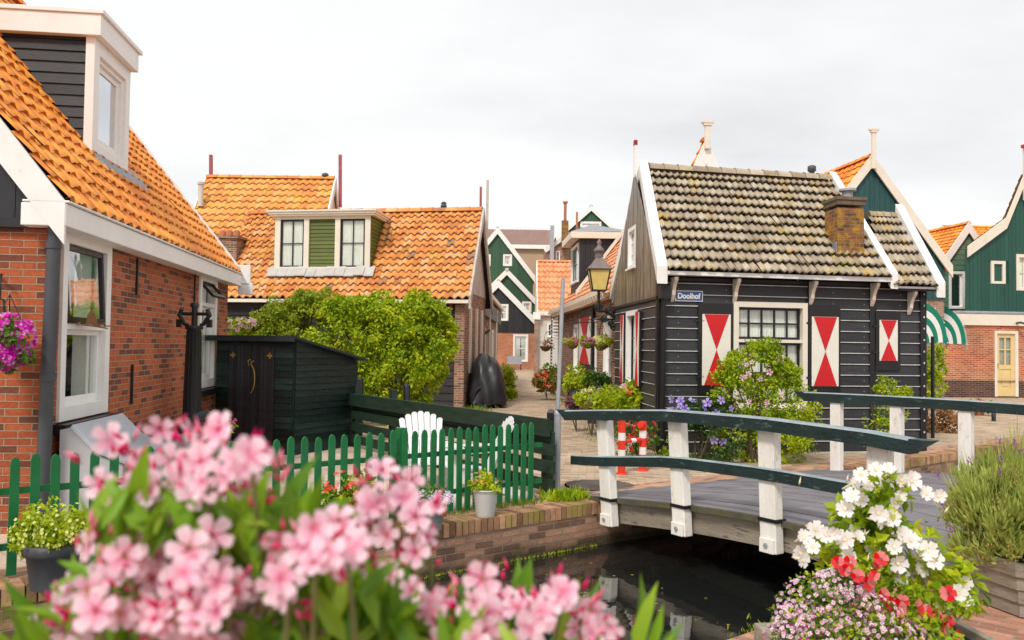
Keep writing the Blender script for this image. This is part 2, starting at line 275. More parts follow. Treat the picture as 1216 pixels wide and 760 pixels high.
# ------------------------------------------------------------------ objects
def wloc(o):
    p = V((0, 0, 0))
    while o is not None: p += o.location; o = o.parent
    return p
def thing(name, label, cat, loc=(0, 0, 0), group=None):
    o = bpy.data.objects.new(name, None); COL.objects.link(o); o.location = loc; o.empty_display_size = .2
    o['label'] = label; o['category'] = cat
    if group: o['group'] = group
    return o
def link(name, me, mats, parent=None, label=None, kind=None):
    o = bpy.data.objects.new(name, me); COL.objects.link(o)
    for m in (mats if isinstance(mats, (list, tuple)) else [mats]): me.materials.append(m)
    if parent is not None: o.parent = parent
    if label: o['label'] = label
    if kind: o['kind'] = kind
    return o
class MB:
    def __init__(s): s.v = []; s.f = []; s.m = []; s.uv = []; s.sm = []
    def face(s, pts, m=0, uv=None, sm=False):
        k = len(s.v); s.v += [tuple(p) for p in pts]; s.f.append(tuple(range(k, k + len(pts)))); s.m.append(m); s.uv.append(uv); s.sm.append(sm)
    def mesh(s, vs, fs, m=0, sm=False, uvs=None):
        k = len(s.v); s.v += [tuple(p) for p in vs]
        for q, f in enumerate(fs):
            s.f.append(tuple(i + k for i in f)); s.m.append(m); s.uv.append(uvs[q] if uvs else None); s.sm.append(sm)
    def hexa(s, a, m=0, bev=0):         # a = 8 points, bottom 4 then top 4
        s.mesh(a, [(3, 2, 1, 0), (4, 5, 6, 7), (0, 1, 5, 4), (1, 2, 6, 5), (2, 3, 7, 6), (3, 0, 4, 7)], m)
    def obox(s, p, a, b, c, m=0):
        p = V(p); a = V(a); b = V(b); c = V(c)
        if a.cross(b).dot(c) < 0: a, b = b, a
        s.hexa([p, p + a, p + a + b, p + b, p + c, p + a + c, p + a + b + c, p + b + c], m)
    def box(s, x0, x1, y0, y1, z0, z1, m=0): s.obox((x0, y0, z0), (x1 - x0, 0, 0), (0, y1 - y0, 0), (0, 0, z1 - z0), m)
    def wbox(s, O, u, n, s0, s1, z0, z1, d0, d1, m=0):
        O = V(O); s.obox(O + u * s0 + n * d0 + UP * z0, u * (s1 - s0), n * (d1 - d0), UP * (z1 - z0), m)
    def beam(s, p, q, w, h, m=0, side=None):    # bar from p to q, w across (horizontal), h in the third direction
        p = V(p); q = V(q); d = (q - p)
        a = (V(side) if side is not None else d.cross(UP))
        if a.length < 1e-6: a = V((1, 0, 0))
        a = (a - d * (a.dot(d) / d.dot(d))).normalized(); b = a.cross(d).normalized()
        s.obox(p - a * w / 2 - b * h / 2, a * w, b * h, d, m)
    def prism(s, pts, ext, m=0, m2=None):       # planar polygon extruded by ext
        pts = [V(p) for p in pts]; e = V(ext); n = len(pts)
        tri = tessellate_polygon([pts]); vs = pts + [p + e for p in pts]
        s.mesh(vs, [t for t in tri] + [tuple(i + n for i in reversed(t)) for t in tri], m)
        s.mesh(vs, [(i, (i + 1) % n, (i + 1) % n + n, i + n) for i in range(n)], m if m2 is None else m2)
    def tube(s, path, r, n=8, m=0, cap=True, sm=True):
        path = [V(p) for p in path]; R = r if isinstance(r, (list, tuple)) else [r] * len(path)
        vs = []; a = None
        for i, p in enumerate(path):
            d = (path[min(i + 1, len(path) - 1)] - path[max(i - 1, 0)]).normalized()
            if a is None: a = d.orthogonal().normalized()
            a = (a - d * a.dot(d)).normalized(); b = d.cross(a)
            for k in range(n): t = 2 * PI * k / n; vs.append(p + (a * math.cos(t) + b * math.sin(t)) * R[i])
        fs = [(i * n + k, i * n + (k + 1) % n, (i + 1) * n + (k + 1) % n, (i + 1) * n + k) for i in range(len(path) - 1) for k in range(n)]
        s.mesh(vs, fs, m, sm)
        if cap: s.face([vs[k] for k in reversed(range(n))], m); s.face([vs[-n + k] for k in range(n)], m)
    def lathe(s, prof, c, n=20, m=0, sm=True, a0=0):
        c = V(c); vs = [c + V((r * math.cos(a0 + 2 * PI * k / n), r * math.sin(a0 + 2 * PI * k / n), z)) for (r, z) in prof for k in range(n)]
        s.mesh(vs, [(i * n + k, i * n + (k + 1) % n, (i + 1) * n + (k + 1) % n, (i + 1) * n + k) for i in range(len(prof) - 1) for k in range(n)], m, sm)
        if prof[0][0] > 1e-4: s.face([vs[k] for k in reversed(range(n))], m)
        if prof[-1][0] > 1e-4: s.face([vs[-n + k] for k in range(n)], m)
    def build(s, name, mats, parent=None, label=None, kind=None, bevel=0, recalc=True):
        off = wloc(parent) if parent is not None else V((0, 0, 0))
        me = bpy.data.meshes.new(name); V3 = np.array(s.v, dtype=float).reshape(-1, 3)
        me.from_pydata([tuple(r) for r in (V3 - np.array(off))], [], s.f)
        me.polygons.foreach_set('material_index', s.m); me.polygons.foreach_set('use_smooth', s.sm)
        uvl = me.uv_layers.new(name='UVMap'); data = np.zeros((len(me.loops), 2)); li = 0
        for f, uv in zip(s.f, s.uv):
            if uv is None:
                a, b, c = V3[f[0]], V3[f[1]], V3[f[2]]; n = np.cross(b - a, c - a); l = np.linalg.norm(n)
                n = n / l if l > 1e-12 else np.array([0, 0, 1.])
                t = np.array([-n[1], n[0], 0]) if abs(n[2]) < .95 else np.array([1., 0, 0])
                t = t / np.linalg.norm(t); bb = np.cross(n, t)
                if bb[2] < 0: bb = -bb
                if abs(n[2]) >= .95: bb = np.array([0, 1., 0])
                if t[1] < 0 or (abs(t[1]) < .3 and t[0] < 0): t = -t
                for i in f: data[li] = (V3[i] @ t, V3[i] @ bb); li += 1
            else:
                for q in uv: data[li] = q; li += 1
        uvl.data.foreach_set('uv', data.ravel())
        if recalc:
            bm = bmesh.new(); bm.from_mesh(me); bmesh.ops.recalc_face_normals(bm, faces=bm.faces); bm.to_mesh(me); bm.free()
        me.update()
        o = link(name, me, mats, parent, label, kind)
        if bevel:
            md = o.modifiers.new('bevel', 'BEVEL'); md.width = bevel; md.segments = 2; md.limit_method = 'ANGLE'; md.angle_limit = .7
        return o
def tag(o, label, cat, group=None, kind=None):
    o['label'] = label; o['category'] = cat
    if group: o['group'] = group
    if kind: o['kind'] = kind
    return o
def copy_tree(o, parent=None):
    kids = [c for c in list(COL.objects) if c.parent == o]
    c = o.copy(); COL.objects.link(c); c.parent = parent
    for k in kids: copy_tree(k, c)
    return c
# ------------------------------------------------------------------ scattering of small templates
def T_leaf(fold=.15):     # along +y, normal +z
    v = np.array([[0, 0, 0], [.5, .45, fold], [0, 1, 0], [-.5, .45, fold]]); return v, [(0, 1, 2), (0, 2, 3)], [[(0, 0), (1, .45), (0, 1)], [(0, 0), (0, 1), (1, .45)]]
def T_long():
    v = np.array([[0, 0, 0], [.5, .3, .12], [.42, .65, .06], [0, 1, -.12], [-.42, .65, .06], [-.5, .3, .12], [0, .33, 0], [0, .66, -.03]])
    return v, [(0, 1, 6), (1, 2, 7, 6), (2, 3, 7), (0, 6, 5), (6, 7, 4, 5), (7, 3, 4)], None
def T_flower(k=5, notch=.06, cup=.25, wid=.62):
    v = []; f = []; uv = []
    for i in range(k):
        a = 2 * PI * i / k; ca, sa = math.cos(a), math.sin(a); b = len(v)
        pts = [(0, .06, 0, 0), (wid * .38, .42, cup * .6, .42), (wid * .55, .8, cup, .8), (wid * .25, 1.0, cup * .8, 1), (-wid * .12, 1 - notch, cup * .9, 1), (-wid * .45, .9, cup * .7, .9), (-wid * .42, .45, cup * .45, .45), (0, .55, cup * .25, .55)]
        for (x, y, z, r) in pts: v.append((x * ca - y * sa, x * sa + y * ca, z))
        fs = [(0, 1, 7), (1, 2, 7), (2, 3, 4, 7), (4, 5, 7), (5, 6, 7), (6, 0, 7)]
        for q in fs: f.append(tuple(b + j for j in q)); uv.append([(.5, pts[j][3]) for j in q])
    return np.array(v), f, uv
def T_bud():
    v = np.array([[0, 0, 0], [.5, .4, 0], [0, .4, .5], [-.5, .4, 0], [0, .4, -.5], [0, 1, 0]])
    f = [(0, 1, 2), (0, 2, 3), (0, 3, 4), (0, 4, 1), (5, 2, 1), (5, 3, 2), (5, 4, 3), (5, 1, 4)]
    return v, f, [[(.5, v[j][1]) for j in q] for q in f]
def frames(d, n):         # rotation matrices with y=d, z~n
    d = d / np.linalg.norm(d, axis=1, keepdims=True)
    n = n - d * np.sum(n * d, axis=1, keepdims=True); n = n / (np.linalg.norm(n, axis=1, keepdims=True) + 1e-9)
    x = np.cross(d, n); return np.stack([x, d, n], axis=2)
def scatter(name, T, pos, rot, scl, mats, parent, label=None, smooth=False, mat_idx=None, kind=None):
    tv, tf, tuv = T; pos = np.asarray(pos, float); N = len(pos); K = len(tv)
    scl = np.asarray(scl, float)
    if scl.ndim == 1: scl = np.repeat(scl[:, None], 3, axis=1)
    vv = np.einsum('nij,nkj->nki', rot, tv[None] * scl[:, None, :]) + pos[:, None, :]
    off = np.array(wloc(parent)) if parent is not None else np.zeros(3)
    vv = (vv - off).reshape(-1, 3)
    lens = np.array([len(f) for f in tf]); flat = np.concatenate([np.array(f) for f in tf])
    loops = (flat[None] + (np.arange(N) * K)[:, None]).ravel()
    me = bpy.data.meshes.new(name); me.vertices.add(len(vv)); me.vertices.foreach_set('co', vv.ravel())
    me.loops.add(len(loops)); me.loops.foreach_set('vertex_index', loops.astype(np.int32))
    tl = np.tile(lens, N); st = np.concatenate([[0], np.cumsum(tl)[:-1]])
    me.polygons.add(len(tl)); me.polygons.foreach_set('loop_start', st.astype(np.int32)); me.polygons.foreach_set('loop_total', tl.astype(np.int32))
    if tuv is not None:
        u = me.uv_layers.new(name='UVMap'); d = np.array([q for f in tuv for q in f], float); u.data.foreach_set('uv', np.tile(d, (N, 1)).ravel())
    if smooth: me.polygons.foreach_set('use_smooth', np.ones(len(tl), bool))
    me.update(calc_edges=True)
    return link(name, me, mats, parent, label, kind)
def rdir(n): d = rng.normal(size=(n, 3)); return d / np.linalg.norm(d, axis=1, keepdims=True)
def clumps(blobs, per=14, sub=.32, flat=1.0):       # clump centres on the skin of ellipsoids: (centre, outward, radius)
    C = []; O = []; R = []
    for (c, r) in blobs:
        d = rdir(per); r = np.array(r if hasattr(r, '__len__') else (r, r, r), float)
        k = rng.uniform(.55, 1.0, (per, 1)); C.append(np.array(c) + d * r * k); O.append(d * k); R.append(np.full(per, r.mean() * sub) * rng.uniform(.7, 1.3, per))
    return np.concatenate(C), np.concatenate(O), np.concatenate(R)
def cloud(blobs, n, per=14, sub=.32, zmin=None):
    C, O, R = clumps(blobs, per, sub); i = rng.integers(0, len(C), n); d = rdir(n) + O[i] * .7; d /= np.linalg.norm(d, axis=1, keepdims=True)
    p = C[i] + d * R[i][:, None] * rng.uniform(.35, 1.05, (n, 1)); o = d + O[i] * .5
    if zmin is not None: k = p[:, 2] > zmin; p = p[k]; o = o[k]
    return p, o
def leaves(name, blobs, n, size, mat, parent, per=14, sub=.32, droop=.3, T=None, asp=.55, zmin=None, up=.3, label=None):
    p, o = cloud(blobs, n, per, sub, zmin); n = len(p)
    nrm = o + rdir(n) * .55 + np.array([0, 0, up]); d = rdir(n) + o * .6 + np.array([0, 0, -droop])
    s = size * rng.uniform(.6, 1.25, n); sc = np.stack([s * asp, s, s], 1)
    return scatter(name, T or T_leaf(), p, frames(d, nrm), sc, mat, parent, label)
def flowers(name, pts, outs, size, mat, parent, T=None, jit=.35, label=None):
    pts = np.asarray(pts, float); n = len(pts); o = np.asarray(outs, float) + rdir(n) * jit
    o /= np.linalg.norm(o, axis=1, keepdims=True); d = np.cross(o, rdir(n)); s = size * rng.uniform(.8, 1.15, n)
    return scatter(name, T or T_flower(), pts, frames(d, o), s, mat, parent, label)
def skin_flowers(name, blobs, n, size, mat, parent, per=30, face=(0, -1, .5), T=None, push=1.0, label=None):
    p, o = [], []
    f = np.array(face, float); f /= np.linalg.norm(f)
    while sum(len(x) for x in p) < n:
        c, r = blobs[rng.integers(len(blobs))]; r = np.array(r if hasattr(r, '__len__') else (r, r, r), float)
        d = rdir(8); d = d[(d @ f) > -.1]; p.append(np.array(c) + d * r * push); o.append(d + f * .6)
    p = np.concatenate(p)[:n]; o = np.concatenate(o)[:n]
    return flowers(name, p, o, size, mat, parent, T, label=label)
# ------------------------------------------------------------------ building helpers
def urange(poly, z):
    xs = []
    for i in range(len(poly)):
        (a, za), (b, zb) = poly[i], poly[(i + 1) % len(poly)]
        if (za - z) * (zb - z) <= 0 and abs(zb - za) > 1e-9: xs.append(a + (b - a) * (z - za) / (zb - za))
    return (min(xs), max(xs)) if xs else None
def zrange(poly, u):
    r = urange([(z, s) for s, z in poly], u); return r
def split(a, b, cuts):
    out = [(a, b)]
    for c, d in cuts:
        nx = []
        for x, y in out:
            if d <= x or c >= y: nx.append((x, y)); continue
            if c > x: nx.append((x, c))
            if d < y: nx.append((d, y))
        out = nx
    return [(x, y) for x, y in out if y - x > .004]
def slab(mb, O, u, nout, poly, holes=(), deep=.16, m=0):      # wall face with real openings and reveals
    O = V(O); zs = sorted({z for _, z in poly} | {z for h in holes for z in (h[2], h[3])})
    zs = [z for z in zs if min(p[1] for p in poly) <= z <= max(p[1] for p in poly)]
    pt = lambda s, z: O + u * s + UP * z
    for z0, z1 in zip(zs[:-1], zs[1:]):
        if z1 - z0 < 1e-4: continue
        e = 1e-5; r0 = urange(poly, z0 + e); r1 = urange(poly, z1 - e)
        if not r0 or not r1: continue
        zm = (z0 + z1) / 2; cuts = [(h[0], h[1]) for h in holes if h[2] < zm < h[3]]
        cs = split(min(r0[0], r1[0]), max(r0[1], r1[1]), cuts)
        for a, b in cs:
            a0, a1 = max(a, r0[0]), max(a, r1[0]); b0, b1 = min(b, r0[1]), min(b, r1[1])
            if b0 - a0 < 1e-4 and b1 - a1 < 1e-4: continue
            mb.face([pt(a0, z0), pt(b0, z0), pt(b1, z1), pt(a1, z1)] if b1 - a1 > 1e-4 else [pt(a0, z0), pt(b0, z0), pt(b1, z1)], m)
    i = -nout * deep
    for s0, s1, z0, z1 in holes:
        c = [pt(s0, z0), pt(s1, z0), pt(s1, z1), pt(s0, z1)]
        for k in range(4): mb.face([c[k], c[(k + 1) % 4], c[(k + 1) % 4] + i, c[k] + i], m)
def boards(mb, O, u, nout, poly, pitch=.18, holes=(), m=0, lip=None, th=.02, d0=.003, lipw=.012, z_from=None, z_to=None):
    O = V(O); zlo = min(z for _, z in poly) if z_from is None else z_from; zhi = max(z for _, z in poly) if z_to is None else z_to
    z = zlo
    while z < zhi - .01:
        z1 = min(z + pitch, zhi); r0 = urange(poly, z + 1e-4); r1 = urange(poly, z1 - 1e-4)
        if r0 and r1:
            zm = (z + z1) / 2
            for a, b in split(min(r0[0], r1[0]), max(r0[1], r1[1]), [(h[0], h[1]) for h in holes if h[2] < z1 - .02 and h[3] > z + .02]):
                a0, a1 = max(a, r0[0]), max(a, r1[0]); b0, b1 = min(b, r0[1]), min(b, r1[1])
                if b0 - a0 < .01: continue
                q = lambda s, zz, d: O + u * s + UP * zz + nout * d
                j = random.uniform(-.002, .002); e = th + j
                mb.hexa([q(a0, z, d0), q(b0, z, d0), q(b0, z, d0 + e), q(a0, z, d0 + e),
                         q(a1, z1 - .004, d0), q(b1, z1 - .004, d0), q(b1, z1 - .004, d0 + .006), q(a1, z1 - .004, d0 + .006)], m)
                if lip is not None: mb.obox(q(a0 + .004, z + .002, d0 + e + .001), u * (b0 - a0 - .008), nout * .003, UP * lipw, lip)
        z = z1
def vboards(mb, O, u, nout, poly, pitch=.14, holes=(), m=0, th=.018, d0=.003, gap=.008):
    O = V(O); s = min(a for a, _ in poly); hi = max(a for a, _ in poly)
    while s < hi - .01:
        s1 = min(s + pitch, hi); r0 = zrange(poly, s + 1e-4); r1 = zrange(poly, s1 - gap)
        if r0 and r1:
            q = lambda a, zz, d: O + u * a + UP * zz + nout * d
            e = th + random.uniform(-.003, .003)
            for z0, z1 in split(min(r0[0], r1[0]), max(r0[1], r1[1]), [(h[2], h[3]) for h in holes if h[0] < s1 - .01 and h[1] > s + .01]):
                t0, t1 = min(z1, r0[1]), min(z1, r1[1])
                t0 = max(t0, z0 + .002); t1 = max(t1, z0 + .002)
                mb.hexa([q(s, z0, d0), q(s1 - gap, z0, d0), q(s1 - gap, z0, d0 + e), q(s, z0, d0 + e),
                         q(s, t0, d0), q(s1 - gap, t1, d0), q(s1 - gap, t1, d0 + e), q(s, t0, d0 + e)], m)
        s = s1
def tiles(mb, p00, p10, p01, p11, nc, nr, amp=.03, lift=.035, scallop=0, m=0, kind='pan', jit=.004):
    p00, p10, p01, p11 = map(V, (p00, p10, p01, p11)); n = (p10 - p00).cross(p01 - p00).normalized()
    if n.z < 0: n = -n
    K = 6
    P2 = lambda a, b: p00 * (1 - a) * (1 - b) + p10 * a * (1 - b) + p01 * (1 - a) * b + p11 * a * b
    prof = (lambda s: .5 + .5 * math.cos(2 * PI * (s - .25))) if kind == 'pan' else (lambda s: max(0, math.cos(2 * PI * (s - .5))) ** .8)
    for j in range(nr):
        for i in range(nc):
            dz = random.uniform(-jit, jit); dv = random.uniform(-.06, .06) / nr; tilt = random.uniform(-jit, jit)
            if random.random() < .025: dv -= .12 / nr; tilt *= 2.5; dz += .006
            B = []; T = []; Lp = []; uv0 = []; uv1 = []
            for k in range(K + 1):
                s = k / K; h = amp * prof(s) + dz + tilt * (s - .5) * 2
                vb = j / nr + dv + scallop / nr * (prof(s) - .5)
                B.append(P2((i + s) / nc, vb) + n * (h + lift)); Lp.append(P2((i + s) / nc, vb + .04 / nr) + n * (h + lift - .035))
                T.append(P2((i + s) / nc, min((j + 1.12) / nr, 1)) + n * h)
                uv0.append((i + .02 + .96 * s, j + .03)); uv1.append((i + .02 + .96 * s, j + .97))
            vs = B + T + Lp; o = K + 1
            fs = [(k, k + 1, k + 1 + o, k + o) for k in range(K)]; mb.mesh(vs, fs, m, True, [[uv0[k], uv0[k + 1], uv1[k + 1], uv1[k]] for k in range(K)])
            fs = [(k + 2 * o, k + 1 + 2 * o, k + 1, k) for k in range(K)]; mb.mesh(vs, fs, m, False, [[uv0[k]] * 4 for k in range(K)])
def ridge(mb, a, b, r=.09, n=14, m=0):
    a = V(a); b = V(b); d = (b - a) / n; side = d.cross(UP).normalized()
    for i in range(n):
        for e, (q, rr) in enumerate(((a + d * i, r * 1.08), (a + d * (i + 1.02), r * .95))):
            ring = [q + side * math.cos(t) * rr + UP * (math.sin(t) * rr - .01) for t in [PI * k / 6 for k in range(7)]]
            if e == 0: first = ring
        mb.mesh(first + ring, [(k, k + 1, k + 8, k + 7) for k in range(6)], m, True, [[(i + .3, 77.5)] * 4] * 6)
        mb.face(first, m, uv=[(i + .3, 77.05)] * 7)
def window(root, O, u, n, s0, s1, z0, z1, cols=2, rows=2, fw=.07, frame=None, sash=None, recess=.07, proud=.03, sw=.035, mw=.02,
           back='curtain', transom=None, sill=True, glass=None, name='window', label=None, curtain_w=1.0):
    frame = frame or WHITE; sash = sash or frame; O = V(O)
    f = MB(); B = lambda a, b, c, d, d0, d1, m=0: f.wbox(O, u, n, a, b, c, d, d0, d1, m)
    B(s0, s0 + fw, z0, z1, -recess - .03, proud); B(s1 - fw, s1, z0, z1, -recess - .03, proud)
    B(s0 + fw, s1 - fw, z1 - fw, z1, -recess - .03, proud - .002); B(s0 + fw, s1 - fw, z0, z0 + fw * .8, -recess - .03, proud - .002)
    if sill: B(s0 - .03, s1 + .03, z0 - .035, z0 - .002, -.02, proud + .04)
    a, b, c, d = s0 + fw, s1 - fw, z0 + fw * .8, z1 - fw
    cells = [(c, d, rows)]
    if transom is not None:
        B(a, b, transom - .025, transom + .025, -recess - .02, proud - .01); cells = [(c, transom - .025, rows if isinstance(rows, int) else rows[0]), (transom + .025, d, rows if isinstance(rows, int) else rows[1])]
    elif not isinstance(rows, int): cells = [(c, d, rows[0])]
    for (zc, zd, rw) in cells:
        q0, q1 = -recess - .02, -recess + .012
        B(a, a + sw, zc, zd, q0, q1, 1); B(b - sw, b, zc, zd, q0, q1, 1); B(a + sw, b - sw, zc, zc + sw, q0, q1 - .001, 1); B(a + sw, b - sw, zd - sw, zd, q0, q1 - .001, 1)
        for i in range(1, cols): x = a + (b - a) * i / cols; B(x - mw / 2, x + mw / 2, zc + sw, zd - sw, q0, q1 - .004, 1)
        for i in range(1, rw): z = zc + (zd - zc) * i / rw; B(a + sw, b - sw, z - mw / 2, z + mw / 2, q0, q1 - .006, 1)
    w = f.build(name, [frame, sash], root, label)
    g = MB(); dd = -recess - .005; g.face([O + u * a + n * dd + UP * c, O + u * b + n * dd + UP * c, O + u * b + n * dd + UP * d, O + u * a + n * dd + UP * d]); g.build('pane', glass or GLASS, w)
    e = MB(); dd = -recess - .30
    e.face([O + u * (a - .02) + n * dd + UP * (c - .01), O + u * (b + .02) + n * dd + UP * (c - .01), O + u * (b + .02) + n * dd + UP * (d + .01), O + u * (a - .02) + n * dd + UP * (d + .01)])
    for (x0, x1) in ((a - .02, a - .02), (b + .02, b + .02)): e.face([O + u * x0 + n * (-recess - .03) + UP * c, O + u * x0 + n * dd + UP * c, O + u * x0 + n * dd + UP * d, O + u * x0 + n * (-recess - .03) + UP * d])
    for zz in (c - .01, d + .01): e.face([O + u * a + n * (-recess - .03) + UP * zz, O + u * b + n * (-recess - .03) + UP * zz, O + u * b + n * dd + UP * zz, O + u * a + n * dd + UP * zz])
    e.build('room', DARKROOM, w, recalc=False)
    if back == 'curtain':
        k = MB(); N = max(12, int((b - a) * 60)); pr = None
        spans = [(a, a + (b - a) * .5 * curtain_w), (b - (b - a) * .5 * curtain_w, b)]
        for (x0, x1) in spans:
            pr = None; k = MB()
            for i in range(N + 1):
                x = x0 + (x1 - x0) * i / N; dq = -recess - .035 + .009 * math.sin(i * 1.1) + .004 * math.sin(i * 2.7 + 1)
                cur = (O + u * x + n * dq + UP * c, O + u * x + n * dq + UP * d)
                if pr: k.face([pr[0], cur[0], cur[1], pr[1]], 0, None, True)
                pr = cur
            k.build('curtain', CURT, w, recalc=False)
    return w
def barge(mb, p, q, w, h, side, m=0):        # board running up a verge: w across the wall's outward side, h vertical depth
    p = V(p); q = V(q); s = V(side).normalized()
    mb.obox(p, s * w, UP * -h, q - p, m)
def gable_house(name, label, cat, C, u, w, width, depth, ze, zr, wall, roofm, nc, nr, base=None, base_z=0, vert=True, over=.12, bw=.28, bmat=None, bd=.16,
                holes=(), mid=.5, finial=0, group=None, amp=.03, kind='pan', lip=None, lift=.035, scallop=0, back=True, cap=None, skirt=.22, pitch=.14, lholes=(), rholes=()):
    """gable end on the line C + u, body running back along w"""
    C = V(C); u = V(u).normalized(); w = V(w).normalized(); n = V((u.y, -u.x, 0))
    if n.dot(w) > 0: n = -n
    root = thing(name, label, cat, C, group); body = MB(); bmat = bmat or WHITE
    poly = [(0, 0), (width, 0), (width, ze), (width * mid, zr), (0, ze)]
    slab(body, C, u, n, poly, holes, .2, 1 if base else 0)
    D = w * depth; q = lambda s, z, t=0: C + u * s + UP * z + w * t
    slab(body, C, w, -u, [(0, 0), (depth, 0), (depth, ze), (0, ze)], lholes, .2, 1 if base else 0)
    slab(body, C + u * width, w, u, [(0, 0), (depth, 0), (depth, ze), (0, ze)], rholes, .2, 1 if base else 0)
    body.face([q(s, z, depth) for s, z in poly], 0)
    up = [(max(0, 0), base_z)] if base else [(0, 0)]
    bp = [(0, base_z), (width, base_z), (width, ze), (width * mid, zr), (0, ze)]
    if wall is not None:
        if vert: vboards(body, C, u, n, bp, pitch, holes, 0, d0=.02)
        else: boards(body, C, u, n, bp, pitch, holes, 0, 2 if lip else None, d0=.02)
    body.build('wall', [wall or base, base or wall] + ([lip] if lip else []), root)
    r = MB(); a0 = -over; sl1 = (zr - ze) / (width * mid); sl2 = (zr - ze) / (width * (1 - mid)); ov = .18
    e1 = [q(-ov, ze - ov * sl1 + .05, a0), q(-ov, ze - ov * sl1 + .05, depth + over), q(width * mid, zr + .05, a0), q(width * mid, zr + .05, depth + over)]
    e2 = [q(width + ov, ze - ov * sl2 + .05, a0), q(width + ov, ze - ov * sl2 + .05, depth + over), q(width * mid, zr + .05, a0), q(width * mid, zr + .05, depth + over)]
    tiles(r, *e1, nc, nr, amp, lift, scallop, 0, kind)
    if back: tiles(r, *e2, nc, nr, amp, lift, scallop, 0, kind)
    for e in (e1, e2): r.face([e[0] - UP * .05, e[1] - UP * .05, e[3] - UP * .05, e[2] - UP * .05], 0, [(.5, .5)] * 4)
    ridge(r, e1[2] + UP * .02, e1[3] + UP * .02, .11, max(4, int(depth / .35)), 0)
    r.build('roof', roofm, root, recalc=False)
    for k, e in enumerate((e1, e2)):
        b = MB(); s = -w
        o = n * .02
        barge(b, e[0] + UP * .09 + o * 0, e[2] + UP * .09, .05, bw, n); b.build('bargeboard', bmat, root)
        b = MB(); barge(b, e[1] + UP * .09, e[3] + UP * .09, .05, bw, -n); b.build('bargeboard', bmat, root)
    if finial:
        f = MB(); t = e1[2] + n * .04; f.obox(t - u * .06 - UP * finial * .45 + n * .02, u * .12, n * .08, UP * finial * 1.45); fo = f.build('finial', cap or bmat, root); f = MB()
        zt = t + UP * finial; f.obox(zt - u * .14 - n * .03 + n * .02, u * .28, n * .14, UP * .05); f.obox(zt - u * .10 + n * .02, u * .2, n * .1, UP * -.06)
        f.build('cap', cap or bmat, fo)
    return root, C, u, n
def trim_window(root, C, u, n, px0, py0, px1, py1, **k):       # window given by its corners in the photograph, standing on the wall plane
    s0, z1 = onp(px0, py0, C, u); s1, z0 = onp(px1, py1, C, u); s0, s1 = min(s0, s1), max(s0, s1)
    return window(root, H(C[0], C[1]), u, n, s0, s1, z0, z1, **k)
def rect(C, u, px0, py0, px1, py1):
    s0, z1 = onp(px0, py0, C, u); s1, z0 = onp(px1, py1, C, u); return (min(s0, s1), max(s0, s1), z0, z1)
# ================================================================== THE SETTING
BA = V((.62, -.78, 0)).normalized(); QA = V((.78, .62, 0)).normalized()
Q = [H(-50.2, -31.8), H(-3.4, 5.55), H(.94, 9.0), H(4.6, 11.7), H(11.2, 17.0), H(60, 56)]
RB = [p + BA * 3.45 for p in Q]; WZ = -.45
def sheet(name, pts, z, mat, kind='structure'):
    b = MB(); pts = [V((p[0], p[1], z)) for p in pts]
    for t in tessellate_polygon([pts]): b.face([pts[i] for i in t], 0, [(pts[i].x, pts[i].y) for i in t])
    o = b.build(name, mat); o['kind'] = kind; return o
sheet('ground', Q + [H(600, 400), H(600, 900), H(-600, 900), H(-600, -31.8)], 0, PAVE)
sheet('pavement', RB + [H(600, 56), H(600, -300), H(-600, -300), H(-600, -34)], 0, PAVER)
# garden paving between the house, the shed and the picket fence; edging strip by the bridge
sheet('path', [H(-9, 1.5), H(-3.45, 5.85), H(.28, 8.92), H(.45, 9.2), H(-2.6, 13.6), H(-3.2, 14.3), H(-9, 14.3)], .004, PAVEG)
sheet('kerb', [H(.95, 9.25), H(4.4, 11.8), H(4.2, 12.2), H(.7, 9.6)], .004, PAVER)
wm, nt, B_, N_, L_ = newmat('dark_canal_water')
B_.inputs['Base Color'].default_value = (.012, .014, .013, 1); B_.inputs['Roughness'].default_value = .03; B_.inputs['IOR'].default_value = 2.0; B_.inputs['Specular IOR Level'].default_value = .9
bumpn(N_, L_, B_, noise(N_, L_, objvec(N_), 2.2, 3, .5), .10, .04)
sheet('water', [Q[0], Q[1], Q[2], Q[3], Q[4], Q[5], RB[5], RB[4], RB[3], RB[2], RB[1], RB[0]], WZ, wm)
# quay walls
def quay(name, label, pts, side, wallm, cop=True):
    root = thing(name, label, 'quay wall', pts[1])
    b = MB(); c = MB(); t = MB()
    for p, q in zip(pts[:-1], pts[1:]):
        d = (q - p); L = d.length; d.normalize(); n = V((d.y, -d.x, 0)) * side
        b.obox(p + n * -.22 - UP * 1.2, d * L, n * .22, UP * 1.085)
        if cop:
            k = 0; bw = .072; N = int(L / bw) if L < 12 else 0
            if N:
                bw = L / N
                for i in range(N):
                    j = random.uniform(-.004, .006); h = random.uniform(-.004, .004)
                    P0 = p + d * (i * bw + .006) + n * (-.2 + .0) - UP * .112
                    c.obox(P0, d * (bw - .012), n * (.212 + j), UP * (.124 + h))
            else: c.obox(p + n * -.2 - UP * .112, d * L, n * .212, UP * .124)
            t.obox(p + n * -.5 - UP * .02, d * L, n * .296, UP * .034)
    b.build('wall', wallm, root)
    if cop:
        c.build('coping', BRK, root); t.build('paved_top', COPTOP, root)
    return root
BRK = P('single_mossy_bricks', (.42, .23, .13), .85, .4, 9, .6, rnd=.5, dirt=((.30, .27, .04), 3.0, .5, .6))
quay('quay_wall', 'mossy brick quay wall of the canal below the green picket fence', [H(-16, -4.5), Q[1], Q[2] - QA * .02, Q[3], Q[4], Q[4] + (Q[5] - Q[4]) * .3], 1, QUAY)
